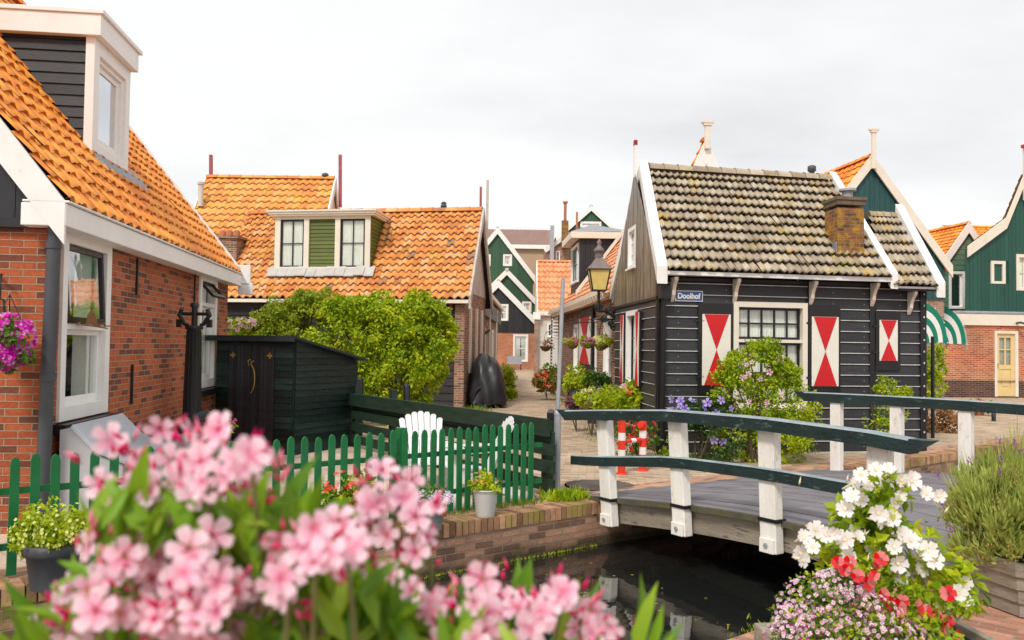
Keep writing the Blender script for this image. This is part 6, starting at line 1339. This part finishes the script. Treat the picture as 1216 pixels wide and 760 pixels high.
b.build('roof', TILEO, GR, recalc=False)
b = MB(); t = qq(apx_[0], apx_[1], -.15); b.obox(t - ug * .1 - UP * 1.0, ug * .2, ng * .1, UP * 2.0); b.build('finial', CREAM, GR); b = MB(); b.obox(t - ug * .18 + UP * 1.0, ug * .36, ng * .2, UP * .12); b.build('finial_cap', RED, GR)
# brick lower storey
LO = GC + ng * .9; s0 = onp(1117, 420, LO, ug)[0]; zb1 = onp(1150, 386, LO, ug)[1]; zb2 = onp(1150, 373, LO, ug)[1]; se = s0 + 7
dr_ = (*sorted((onp(1181, 430, LO, ug)[0], onp(1209, 430, LO, ug)[0])), .04, onp(1195, 393, LO, ug)[1])
b = MB(); slab(b, LO, ug, ng, [(s0, .62), (se, .62), (se, zb1), (s0, zb1)], [(dr_[0], dr_[1], .62, dr_[3])]); b.face([LO + ug * s0, LO + ug * s0 + wg * 3, LO + ug * s0 + wg * 3 + UP * zb1, LO + ug * s0 + UP * zb1]); b.build('brick_wall', BRICKR, GR)
b = MB(); slab(b, LO + ng * .01, ug, ng, [(s0, 0), (se, 0), (se, .62), (s0, .62)], [(dr_[0], dr_[1], 0, .62)]); b.build('plinth', BRICKD, GR)
b = MB(); b.obox(LO + ug * (s0 - .05) + ng * .08 + UP * zb1, ug * (se - s0), -ng * 1.0, UP * (zb2 - zb1)); b.build('white_band', CREAM, GR); b = MB(); b.obox(LO + ug * (s0 + .6) + ng * .05 + UP * (zb2 + .002), ug * 4, -ng * .95 + UP * .0, UP * .12); b.build('lead_roof', LEAD, GR, bevel=.05)
b = MB(); a, c, z0, z1 = dr_; B = lambda x0, x1, y0, y1, d0, d1, m=0: b.wbox(LO, ug, ng, x0, x1, y0, y1, d0, d1, m)
B(a, a + .1, .04, z1, -.12, .02, 1); B(c - .12, c, .04, z1, -.12, .02, 1); B(a + .1, c - .12, z1 - .1, z1, -.12, .018, 1); fz = z1 * .45
for x0, x1 in ((a + .1, a + .23), (c - .25, c - .12)): B(x0, x1, .05, z1 - .1, -.1, -.05)
B(a + .23, c - .25, .05, .3, -.1, -.052); B(a + .23, c - .25, fz - .06, fz + .1, -.1, -.052); B(a + .23, c - .25, z1 - .25, z1 - .1, -.1, -.052); B(a + .23, c - .25, .3, fz - .06, -.1, -.075); B(a + .34, c - .36, .42, fz - .18, -.08, -.06)
m_ = (a + c) / 2; B(m_ - .03, m_ + .03, fz + .1, z1 - .25, -.1, -.06); zm_ = (fz + z1) / 2; B(a + .23, c - .25, zm_ - .03, zm_ + .01, -.1, -.062)
dd = b.build('door', [YELLOWD, CREAM], GR, 'pale yellow half glazed door with white frame')
b = MB(); b.face([LO + ug * x + ng * -.085 + UP * z for x, z in ((a + .2, fz), (c - .2, fz), (c - .2, z1 - .2), (a + .2, z1 - .2))]); b.build('pane', GLASS, dd); b = MB(); b.face([LO + ug * x + ng * -.14 + UP * z for x, z in ((a + .1, .1), (c - .1, .1), (c - .1, z1 - .1), (a + .1, z1 - .1))]); b.build('curtain', P('net_curtain', (.42, .42, .38), .9, .15, 20, 0), dd)
b = MB(); b.wbox(LO, ug, ng, a + .14, a + .17, fz - .02, fz + .16, -.05, -.01); b.build('handle', BRASS, dd)
b = MB(); s = onp(1205, 378, LO, ug)[0]; b.tube([LO + ug * s + ng * .1 + UP * (zb1 + .1), LO + ug * s + ng * .3 + UP * (zb1 + .12), LO + ug * (s + .2) + ng * .4 + UP * (zb1 + .05)], .04, 8); b.build('floodlight', DGREY, GR)
# small green house between
gable_dir('small_green_house', 'small green clapboard gable squeezed between teal and green houses', 1148, 268, at(1124, 318, 35).z, 35, 2.6, 6, P('sage_boards', (.10, .19, .13), .55, .15, 4, .06, rnd=.15), TILEO, vert=False, pitch=.22, wins=((1126, 322, 1145, 367, 1, 1, WHITE, GLASSD, 'dark'),), bw=.45)
rb_ = at(1160, 272, 40); gable_house('orange_roof_house', 'orange tiled roof peeping between the small and swept green gables', 'house', H(at(1150, 0, 41).x, 41), V((0, 1, 0)), V((1, 0, 0)), 5, 4, at(1160, 300, 41).z, at(1160, 270, 43).z, STONE, TILEO, 16, 10, over=.02, bw=.05)
# awnings
def awning(label, O, pd, wd, width, r, h):
    t = thing('awning', label, 'awning', O, 'striped awnings'); N = 8; K = 9; b = MB()
    for i in range(N):
        for k in range(K):
            t0, t1 = PI / 2 * k / K, PI / 2 * (k + 1) / K
            pt = lambda w_, a: V(O) + V(wd) * (w_) + V(pd) * (math.sin(a) * r) - UP * (h * (1 - math.cos(a)))
            b.face([pt(width * i / N, t0), pt(width * (i + 1) / N, t0), pt(width * (i + 1) / N, t1), pt(width * i / N, t1)], i % 2)
        x0, x1 = width * i / N, width * (i + 1) / N; e = V(O) + V(pd) * r * 1.002 - UP * h; xs = (x0 + x1) / 2
        b.face([e + V(wd) * x0, e + V(wd) * x1, e + V(wd) * x1 - UP * .13, e + V(wd) * xs - UP * .18, e + V(wd) * x0 - UP * .13], i % 2)
    for sgn in (0, width):
        c0 = V(O) + V(wd) * sgn - UP * h
        for q in range(6):
            f0, f1 = q / 6, (q + 1) / 6
            for k in range(K):
                t0, t1 = PI / 2 * k / K, PI / 2 * (k + 1) / K; e_ = lambda t, f: c0 + V(pd) * (math.sin(t) * r * f) + UP * (h * math.cos(t) * f)
                b.face([e_(t0, f0), e_(t1, f0), e_(t1, f1), e_(t0, f1)], (q + 1) % 2)
    b.build('canopy', [AWG, AWW], t, recalc=False); b = MB()
    for a in (.55, 1.05, PI / 2): p = V(O) + V(pd) * (math.sin(a) * r + .012) - UP * (h * (1 - math.cos(a))) ; b.tube([p, p + V(wd) * width], .016, 6); b.build('frame_bar', WHITE, t); b = MB()

aw1 = at(1093, 362, 23.2); awning('green white striped awning nearest the black house corner', aw1, V((.9, -.43, 0)).normalized(), V((.43, .9, 0)).normalized() * -1, 1.2, .62, 1.05)
aw2 = at(1117, 364, 25.2); awning('green white striped awning on the far side of the brick pier', aw2, V((.86, -.5, 0)).normalized(), V((.5, .86, 0)).normalized(), 1.5, .66, 1.12)
# planting on the right bank and before the black house
c = H(*at(1105, 411, 17.8).xy); bush('yellow_shrub', 'tall yellowish evergreen shrub behind the corner of the black house', 'shrub', [((c.x - .1, c.y, 1.5), (.35, .35, .45)), ((c.x, c.y, 1.0), (.3, .3, .5))], 2200, .08, LF_BRIGHT, c, per=26, stems=5, sr=.02)
c = H(*at(1107.5, 411, 16.2).xy); b = MB(); b.tube([c, c + UP * 1.95], .035, 8); tag(b.build('iron_post', IRON), 'thin black iron post by the striped awnings', 'post')
c = H(*at(1106, 411, 17.4).xy); bush('dry_shrub', 'low dry brown shrub beside the thin iron post', 'shrub', [((c.x, c.y, .25), (.5, .4, .28)), ((c.x + .3, c.y, .2), (.35, .35, .25))], 1600, .08, LF_DRY, c, per=20, stems=5, sr=.012)
potted('red flowered plant standing on the far paving by the yellow door', onz(1162, 493), .16, .12, 'plain', TERRA, .32, .3, LF_MID, 500, .09, [(PT_RED, 24, .06)])
c = onz(1180, 500); b = MB(); b.lathe([(.05, 0), (.05, .28), (0, .3)], c, 10); tag(b.build('stub_post', IRON), 'short black stub post on the paving near the yellow door', 'post')
HY = 12.35
mainb = [bl(895, 440, HY, (.42, .35, .35)), bl(880, 470, HY, (.5, .4, .4)), bl(925, 475, HY, (.5, .4, .4)), bl(905, 418, HY, (.25, .25, .18)), bl(950, 505, HY - .1, (.45, .35, .35)), bl(880, 515, HY, (.5, .35, .4)), bl(925, 520, HY, (.5, .35, .35)), bl(870, 440, HY, (.22, .2, .25)), bl(930, 445, HY, (.25, .2, .2))]
bush('hibiscus_bush', 'fresh green shrub with pale blossoms before the big white window', 'shrub', mainb, 16500, .052, LF_BRIGHT, H(at(905, 0, HY).x, HY), per=40, sub=.26, stems=12, sr=.016, flowers_=[(mainb[:3], 16, .045, PT_PALEP)])
lil = [bl(835, 478, 12.2, (.42, .3, .2)), bl(815, 485, 12.2, (.25, .2, .12)), bl(850, 500, 12.2, (.3, .3, .3))]
bush('lilac_hibiscus', 'dark leafy shrub with lilac blossoms left of the white window bush', 'shrub', [bl(845, 520, 12.3, (.42, .3, .42)), bl(850, 490, 12.3, (.3, .25, .22)), bl(825, 490, 12.3, (.25, .25, .18))], 4200, .055, LF_DARK, H(at(845, 0, 12.3).x, 12.3), per=34, stems=8, sr=.014, flowers_=[(lil, 24, .062, PT_LILAC)])
bush('small_creeper', 'green creeper growing up beside the far bridge rail post', 'shrub', [bl(1052, 462, 13.0, (.16, .15, .2)), bl(1058, 490, 13.0, (.24, .2, .3)), bl(1046, 520, 13.0, (.22, .2, .35)), bl(1072, 466, 12.9, (.12, .1, .08))], 1900, .05, LF_BRIGHT, H(at(1055, 0, 13).x, 13), per=26, stems=5, sr=.01)
bush('small_weed_shrub', 'little bright green shrub at the foot of the black house corner', 'shrub', [bl(797, 532, 12.6, (.22, .18, .16)), bl(790, 540, 12.5, (.15, .15, .1))], 500, .06, LF_BRIGHT, H(at(797, 0, 12.6).x, 12.6), per=14, stems=4, sr=.008)
# ================================================================== FOREGROUND RIGHT
# lavender in its wooden tub
lc_ = H(3.62, 5.62); TB = thing('wooden_tub', 'octagonal weathered wooden tub holding the lavender', 'planter', lc_)
b = MB(); R_ = .54
for ring in range(4):
    z = .01 + ring * .085
    for k in range(8):
        a0, a1 = 2 * PI * (k - .5) / 8 + .25, 2 * PI * (k + .5) / 8 + .25; r0 = R_ + .02 * ring; j = random.uniform(-.004, .004)
        p = [lc_ + V((r * math.cos(a), r * math.sin(a), z)) for r, a in ((r0 + j, a0), (r0 + j, a1), (r0 - .05, a1), (r0 - .05, a0))]
        b.hexa(p + [q + UP * .079 for q in p])
b.build('staves', PLANTERW, TB); b = MB(); b.lathe([(.53, .31), (0, .33)], lc_, 16); b.build('soil', SOIL, TB)
LV = thing('lavender', 'large grey green lavender bush with few violet tips', 'plant', lc_ + UP * .33)
lb = [(lc_ + V((0, 0, .55)), (.55, .5, .30)), (lc_ + V((-.38, -.1, .50)), (.34, .35, .26)), (lc_ + V((-.35, 0, .66)), (.28, .3, .18)), (lc_ + V((.25, -.1, .6)), (.4, .4, .32)), (lc_ + V((-.1, .1, .72)), (.35, .35, .22)), (lc_ + V((.1, -.25, .42)), (.5, .3, .22))]
def sprigs(name, blobs, n, ln, mat, parent, w=.012, up=1.1, zmin=None, spread=.7):
    p, o = cloud(blobs, n, 40, .3, zmin); n = len(p); d = rdir(n) * .35 + o * spread + np.array([0, 0, up]); s = ln * rng.uniform(.6, 1.3, n)
    return scatter(name, T_leaf(.02), p, frames(d, rdir(n)), np.stack([np.full(n, w), s, s], 1), mat, parent)
sprigs('leaves', lb, 21000, .065, LF_LAV, LV, .014, zmin=.28)
sprigs('stalks', [(c, np.array(r) * 1.12) for c, r in lb], 2600, .17, LF_LAV, LV, .007, 1.6, .4, .5)
p, o = cloud([(c, np.array(r) * 1.1) for c, r in lb], 2100, 40, .3, .33); scatter('spent_heads', T_bud(), p, frames(rdir(len(p)) * .3 + np.array([0, 0, 1.]), rdir(len(p))), np.stack([np.full(len(p), .012), np.full(len(p), .032), np.full(len(p), .012)], 1), LF_LAVB, LV)
p = []
for (px, py) in ((1186, 528), (1204, 530), (1189, 550), (1115, 569), (1120, 603), (1152, 552), (1212, 541), (1129, 633), (1188, 566)): q = at(px, py, 5.45); p += [tuple(q + V((random.gauss(0, .006), random.gauss(0, .006), k * .009))) for k in range(5)]
p = np.array(p); scatter('flowers', T_bud(), p, frames(rdir(len(p)) * .3 + np.array([0, 0, 1.]), rdir(len(p))), np.stack([np.full(len(p), .011), np.full(len(p), .018), np.full(len(p), .011)], 1), P('violet_tip', (.30, .06, .38), .7, .2, 9, 0), LV)
b = MB()
for i in range(16): a = random.random() * 6.28; e = lc_ + V((.35 * math.cos(a), .3 * math.sin(a), .6)); b.tube([lc_ + V((.1 * math.cos(a), .1 * math.sin(a), .3)), e], [.012, .004], 5)
b.build('stem', BARK, LV)
# flower box: timber trough
u6 = V((.995, .10, 0)).normalized(); w6 = V((-.10, .995, 0)).normalized(); FBo = H(1.22, 3.42)
FX = thing('flower_trough', 'weathered timber flower trough at the canal side in the lower right', 'planter', FBo)
b = MB(); Lx, Wx, Hx = 1.02, .60, .37
for z in (0.005, .125, .245):
    for (p, a, c) in ((FBo, u6 * Lx, w6 * .045), (FBo + w6 * (Wx - .045), u6 * Lx, w6 * .045), (FBo + w6 * .047, u6 * .045, w6 * (Wx - .094)), (FBo + u6 * (Lx - .045) + w6 * .047, u6 * .045, w6 * (Wx - .094))): b.obox(p + UP * z, a, c, UP * .117)
b.build('boards', PLANTERW, FX, bevel=.006); b = MB(); b.obox(FBo + u6 * .05 + w6 * .05 + UP * .2, u6 * (Lx - .1), w6 * (Wx - .1), UP * .12); b.build('soil', SOIL, FX)
def fp(px, py, Y=3.85): return at(px, py, Y)
MV = thing('mandevilla', 'tall white mandevilla with trumpet flowers in the timber trough', 'plant', FBo + u6 * .7 + w6 * .35 + UP * .32)
mb_ = [(fp(1040, 640), (.10, .1, .15)), (fp(1055, 600), (.08, .09, .12)), (fp(1080, 665), (.16, .1, .12)), (fp(1110, 690), (.14, .1, .1)), (fp(1045, 582), (.06, .06, .06)), (fp(1000, 655), (.08, .07, .05)), (fp(1140, 700), (.07, .07, .06)), (fp(1020, 620), (.08, .08, .08))]
leaves('leaves', mb_, 950, .075, LF_BRIGHT, MV, per=16, sub=.5, droop=.4, asp=.5)
leaves('yellow_leaves', [mb_[2], mb_[3]], 16, .07, LF_YEL, MV, per=8, sub=.5)
b = MB(); rt = FBo + u6 * .75 + w6 * .35 + UP * .32
for c, r in mb_: b.tube([rt + V((random.uniform(-.1, .1), 0, 0)), rt.lerp(V(c), .5) + V((random.uniform(-.04, .04), 0, .02)), V(c)], [.009, .007, .004], 6)
b.tube([fp(1040, 680), fp(1000, 675), fp(965, 662)], [.006, .005, .004], 6); b.build('stem', P('yellow_green_stem', (.3, .36, .08), .6, .2, 8, .1), MV)
wf = [(1040, 558), (1057, 556), (1022, 562), (1072, 570), (1012, 590), (1024, 592), (1002, 606), (1042, 608), (1062, 596), (1070, 588), (1100, 585), (1030, 575), (1016, 572), (964, 648), (950, 656), (967, 630), (954, 640), (992, 634), (1002, 640), (1016, 632), (1005, 660), (1035, 652), (1062, 650), (1080, 640), (1090, 646), (1072, 634), (1108, 665), (1101, 656), (1067, 668), (1094, 678), (1045, 620), (1060, 615), (1138, 704), (1145, 694), (1125, 722), (1148, 716), (1122, 714), (952, 665), (983, 637), (1020, 638), (1050, 575), (1083, 572), (1115, 590), (1068, 684)]
P_, O__ = [], []
for (px, py) in wf:
    P_.append(tuple(fp(px + random.uniform(-2, 2), py + random.uniform(-2, 2), 3.72 + random.uniform(-.06, .1)))); O__.append((random.uniform(-.6, .6), -1, random.uniform(-.1, .7)))
MVM = petalm('mandevilla_white', (.75, .18, .06), (.93, .88, .84), (.97, .96, .95), .03, .3); TRM = P('cream_trumpet', (.80, .72, .50), .5, .1, 9, 0)
for p_, o_ in zip(P_, O__):
    f_o = flowers('flower', [p_], [o_], random.uniform(.031, .045), MVM, MV, T=T_flower(5, .12, random.uniform(.1, .5), .85), jit=.3)
    p_ = V(p_); o_ = V(o_).normalized(); b = MB(); b.tube([p_ + o_ * .004, p_ - o_ * .05, p_ - o_ * .075], [.009, .006, .003], 6); b.build('flower_tube', TRM, f_o)
bp_ = np.array([tuple(fp(random.choice(wf)[0] + random.uniform(-14, 14), random.choice(wf)[1] + random.uniform(-14, 14), 3.75)) for _ in range(16)])
scatter('buds', T_bud(), bp_, frames(rdir(16) * .6 + np.array([0, -.3, .8]), rdir(16)), np.stack([np.full(16, .010), np.full(16, .05), np.full(16, .010)], 1), TRM, MV)
RP = thing('red_petunias', 'red petunias trailing between the white mandevilla and pink mound', 'plant', FBo + u6 * .6 + w6 * .2 + UP * .32)
rbl = [(fp(1025, 690, 3.7), (.12, .09, .07)), (fp(1060, 715, 3.65), (.14, .09, .06)), (fp(1110, 720, 3.6), (.12, .08, .05)), (fp(1100, 755, 3.5), (.12, .08, .06)), (fp(1000, 680, 3.72), (.08, .06, .04))]
leaves('leaves', rbl, 1100, .035, LF_BRIGHT, RP, per=16, sub=.4)
rp_ = [(1003, 677), (1018, 684), (1030, 692), (1024, 700), (1048, 706), (1058, 716), (1066, 722), (1072, 714), (1090, 722), (1100, 728), (1112, 730), (1125, 738), (1010, 668), (1042, 670), (1046, 664), (1120, 745), (1135, 755), (1126, 705), (1012, 690), (1038, 684), (1060, 732), (995, 668)]
for x, y in rp_: flowers('flower', [tuple(fp(x, y, 3.56 + random.uniform(-.05, .05)))], [(random.uniform(-.8, .8), -1, random.uniform(0, .8))], random.uniform(.024, .036), PT_RED, RP, T=T_flower(5, .03, .35, .95))
PM = thing('pink_mound', 'mound of tiny pink and white flowers overhanging the timber trough', 'plant', FBo + u6 * .25 + w6 * .2 + UP * .32)
pbl = [(fp(985, 720, 3.6), (.20, .16, .12)), (fp(1010, 740, 3.5), (.22, .14, .12)), (fp(955, 745, 3.55), (.12, .12, .10)), (fp(1040, 760, 3.45), (.2, .14, .09)), (fp(975, 765, 3.5), (.22, .16, .12)), (fp(1000, 695, 3.62), (.12, .1, .06))]
leaves('leaves', pbl, 4200, .022, LF_MID, PM, per=40, sub=.25, asp=.5); skin_flowers('flowers', pbl, 850, .0085, petalm('tiny_pink', (.55, .02, .25), (.82, .35, .55), (.88, .75, .78), .2), PM, push=1.08, T=T_flower(4, 0, .2, 1.0))
skin_flowers('buds', pbl, 380, .010, PT_MAG, PM, push=1.1, T=T_bud()); leaves('golden_leaves', pbl, 1900, .02, LF_LIME, PM, per=40, sub=.25)
# ================================================================== FOREGROUND OLEANDER
OL = thing('oleander', 'pink flowering oleander bush close to the camera, lower left', 'flowering bush', (-.3, 1.0, .45))
pc_ = V((-.28, 1.02, 0)); pt_ = thing('oleander_tub', 'dark round tub below the pink oleander', 'planter', pc_); pot_shape('nursery', pc_, .36, .52).build('pot', GREYPOT, pt_); b = MB(); b.lathe([(.32, .46), (0, .48)], pc_, 16); b.build('soil', SOIL, pt_)
cl = [(150, 555, 32, 7), (205, 545, 34, 8), (255, 538, 26, 6), (300, 560, 30, 7), (318, 582, 18, 3), (195, 578, 24, 5), (245, 565, 24, 5), (172, 578, 14, 3), (205, 620, 26, 6), (238, 642, 14, 3), (180, 640, 20, 4), (130, 650, 22, 5),
      (155, 680, 26, 6), (110, 715, 20, 5), (75, 715, 16, 3), (60, 745, 24, 5), (100, 752, 22, 4), (190, 710, 26, 6), (230, 730, 34, 9), (270, 745, 28, 6), (195, 755, 30, 6), (165, 740, 22, 4), (240, 690, 22, 5),
      (338, 652, 18, 3), (352, 634, 22, 4), (335, 660, 22, 5), (310, 690, 24, 6), (345, 700, 24, 6), (300, 725, 26, 6), (375, 660, 16, 3), (400, 640, 20, 3), (412, 655, 16, 4), (440, 625, 24, 6), (475, 590, 26, 6), (450, 580, 20, 4), (505, 610, 16, 3), (490, 640, 14, 3),
      (430, 690, 20, 5), (478, 685, 24, 5), (500, 720, 18, 4), (560, 705, 22, 5), (590, 700, 26, 6), (600, 735, 30, 7), (560, 740, 22, 5), (640, 745, 20, 4), (670, 710, 20, 4), (690, 735, 20, 5), (710, 755, 16, 3), (640, 720, 14, 3), (380, 745, 12, 2), (530, 752, 16, 3), (275, 690, 20, 4), (140, 590, 14, 2)]
fpz, foz, bz, lz, ld, st = [], [], [], [], [], []
for (px, py, r, n) in cl:
    Y = .90 + random.uniform(-.07, .09) + (.10 if px > 420 else 0); c = at(px, py, Y); st.append(c)
    for k in range(int(n * .78)):
        a = random.random() * 6.28; q = r * math.sqrt(random.random()) * 1.2; fpz.append(tuple(at(px + q * math.cos(a), py + q * math.sin(a), Y + random.uniform(-.035, .035)))); foz.append((random.uniform(-.7, .7), -1, random.uniform(-.2, .9)))
    for k in range(max(3, int(n * .8))): a = random.random() * 6.28; bz.append(tuple(at(px + r * 1.1 * math.cos(a), py + r * .9 * math.sin(a) + 6, Y + .02)))
FT = T_flower(5, .04, .25, .68)
fpz = np.array(fpz); flowers('flowers', fpz, foz, .0205, PT_PINK, OL, T=FT, jit=.45)
n = len(bz); bz = np.repeat(np.array(bz), 3, 0) + rng.normal(size=(3 * n, 3)) * .008; d = rdir(3 * n) * .7 + np.array([0, -.2, .8]); scatter('buds', T_bud(), bz, frames(d, rdir(3 * n)), np.stack([np.full(3 * n, .006), rng.uniform(.016, .03, 3 * n), np.full(3 * n, .006)], 1), PT_HOT, OL)
b = MB()
for c in st:
    c = V(c); m = c + V((random.uniform(-.03, .03), .04, -.14)); r0 = pc_ + V((random.uniform(-.12, .12), random.uniform(-.1, .1), .46)); b.tube([r0, r0.lerp(m, .6) + V((0, .03, 0)), m, c], [.008, .006, .004, .0025], 6)
b.build('stem', P('oleander_stem', (.16, .17, .06), .7, .25, 12, .1), OL)
lf = [(175, 600, 22), (215, 615, 26), (150, 610, 14), (300, 610, 24), (330, 640, 20), (360, 600, 8), (270, 640, 16), (100, 690, 8), (130, 735, 18), (60, 755, 8), (220, 670, 10), (320, 745, 20), (390, 720, 26), (430, 735, 30), (470, 740, 28), (400, 690, 16), (450, 700, 22), (495, 740, 18), (360, 750, 22), (540, 755, 12), (600, 765, 6), (260, 760, 14), (180, 770, 14), (15, 745, 5), (345, 680, 12), (520, 770, 14), (440, 770, 24), (330, 775, 20), (570, 780, 14)]
for (px, py, n) in lf:
    Y = .93 + (.06 if px > 400 else 0); 
    for k in range(int(n * 1.3)):
        lz.append(tuple(at(px + random.gauss(0, 16), py + (16 if px > 480 else 4) + random.gauss(0, 14), Y + random.uniform(-.05, .12)))); ld.append((random.uniform(-.8, .8), random.uniform(-.5, .5), random.uniform(.35, 1.2)))
lz = np.array(lz); ld = np.array(ld); s = rng.uniform(.05, .10, len(lz)); lz = lz - ld / np.linalg.norm(ld, axis=1, keepdims=True) * s[:, None] * .5
scatter('leaves', T_long(), lz, frames(ld, rdir(len(lz)) + np.array([0, -1., .6])), np.stack([s * .24, s, s * .8], 1), LF_OLE, OL)
lb2 = [(V((-.32, 1.12, 1.12)), (.34, .18, .16)), (V((-.05, 1.15, 1.1)), (.3, .16, .16)), (V((-.3, 1.1, .9)), (.3, .25, .2))]
p, o = cloud(lb2, 900, 30, .3); d = o + np.array([0, 0, 1.2]); s = rng.uniform(.07, .12, len(p)); scatter('inner_leaves', T_long(), p, frames(d, rdir(len(p)) + np.array([0, -1., .6])), np.stack([s * .2, s, s * .8], 1), LF_OLE, OL)
# ================================================================== SKY AND SUN
w = bpy.data.worlds.new('World'); S.world = w; w.use_nodes = True; nt = w.node_tree; N, L = nt.nodes, nt.links; N.clear()
sun_el, sun_az = math.radians(48), math.radians(205)       # azimuth clockwise from +Y
sky = N.new('ShaderNodeTexSky'); sky.sky_type = 'NISHITA'; sky.sun_disc = False; sky.sun_elevation = sun_el; sky.sun_rotation = sun_az; sky.air_density = 1.5; sky.dust_density = 3
bg1 = N.new('ShaderNodeBackground'); L.new(sky.outputs[0], bg1.inputs[0]); bg1.inputs[1].default_value = .08
tc = N.new('ShaderNodeTexCoord'); sx = N.new('ShaderNodeSeparateXYZ'); L.new(tc.outputs['Generated'], sx.inputs[0])
ad = N.new('ShaderNodeMath'); ad.operation = 'ADD'; L.new(sx.outputs[2], ad.inputs[0]); ad.inputs[1].default_value = .22
mx_ = N.new('ShaderNodeMath'); mx_.operation = 'MAXIMUM'; L.new(ad.outputs[0], mx_.inputs[0]); mx_.inputs[1].default_value = .05
dv = N.new('ShaderNodeVectorMath'); dv.operation = 'DIVIDE'; L.new(tc.outputs['Generated'], dv.inputs[0]); cb = N.new('ShaderNodeCombineXYZ')
for k in range(3): L.new(mx_.outputs[0], cb.inputs[k])
L.new(cb.outputs[0], dv.inputs[1]); mp = N.new('ShaderNodeMapping'); L.new(dv.outputs[0], mp.inputs[0]); mp.inputs['Scale'].default_value = (.62, .85, 1); mp.inputs['Location'].default_value = (1.3, .4, 0)
f = noise(N, L, mp.outputs[0], 1.0, 8, .55)
col = ramp(N, L, f, [(.28, (.66, .66, .675)), (.42, (.79, .79, .80)), (.54, (.88, .88, .88)), (.68, (.91, .91, .91))])
bg2 = N.new('ShaderNodeBackground'); L.new(col, bg2.inputs[0]); bg2.inputs[1].default_value = 1.19
ms_ = N.new('ShaderNodeMixShader'); ms_.inputs[0].default_value = .93; L.new(bg1.outputs[0], ms_.inputs[1]); L.new(bg2.outputs[0], ms_.inputs[2])
ow = N.new('ShaderNodeOutputWorld'); L.new(ms_.outputs[0], ow.inputs[0])
sl_ = bpy.data.lights.new('sun', 'SUN'); sl_.energy = 2.5; sl_.angle = math.radians(12); sl_.color = (1, .95, .88); so_ = bpy.data.objects.new('sun', sl_); COL.objects.link(so_)
dS = V((math.sin(sun_az) * math.cos(sun_el), math.cos(sun_az) * math.cos(sun_el), math.sin(sun_el))); so_.rotation_euler = dS.to_track_quat('Z', 'Y').to_euler(); so_.location = (0, -5, 20)
S.view_settings.view_transform = 'Standard'; S.view_settings.look = 'None'; S.view_settings.exposure = 0
S.render.engine = 'CYCLES'
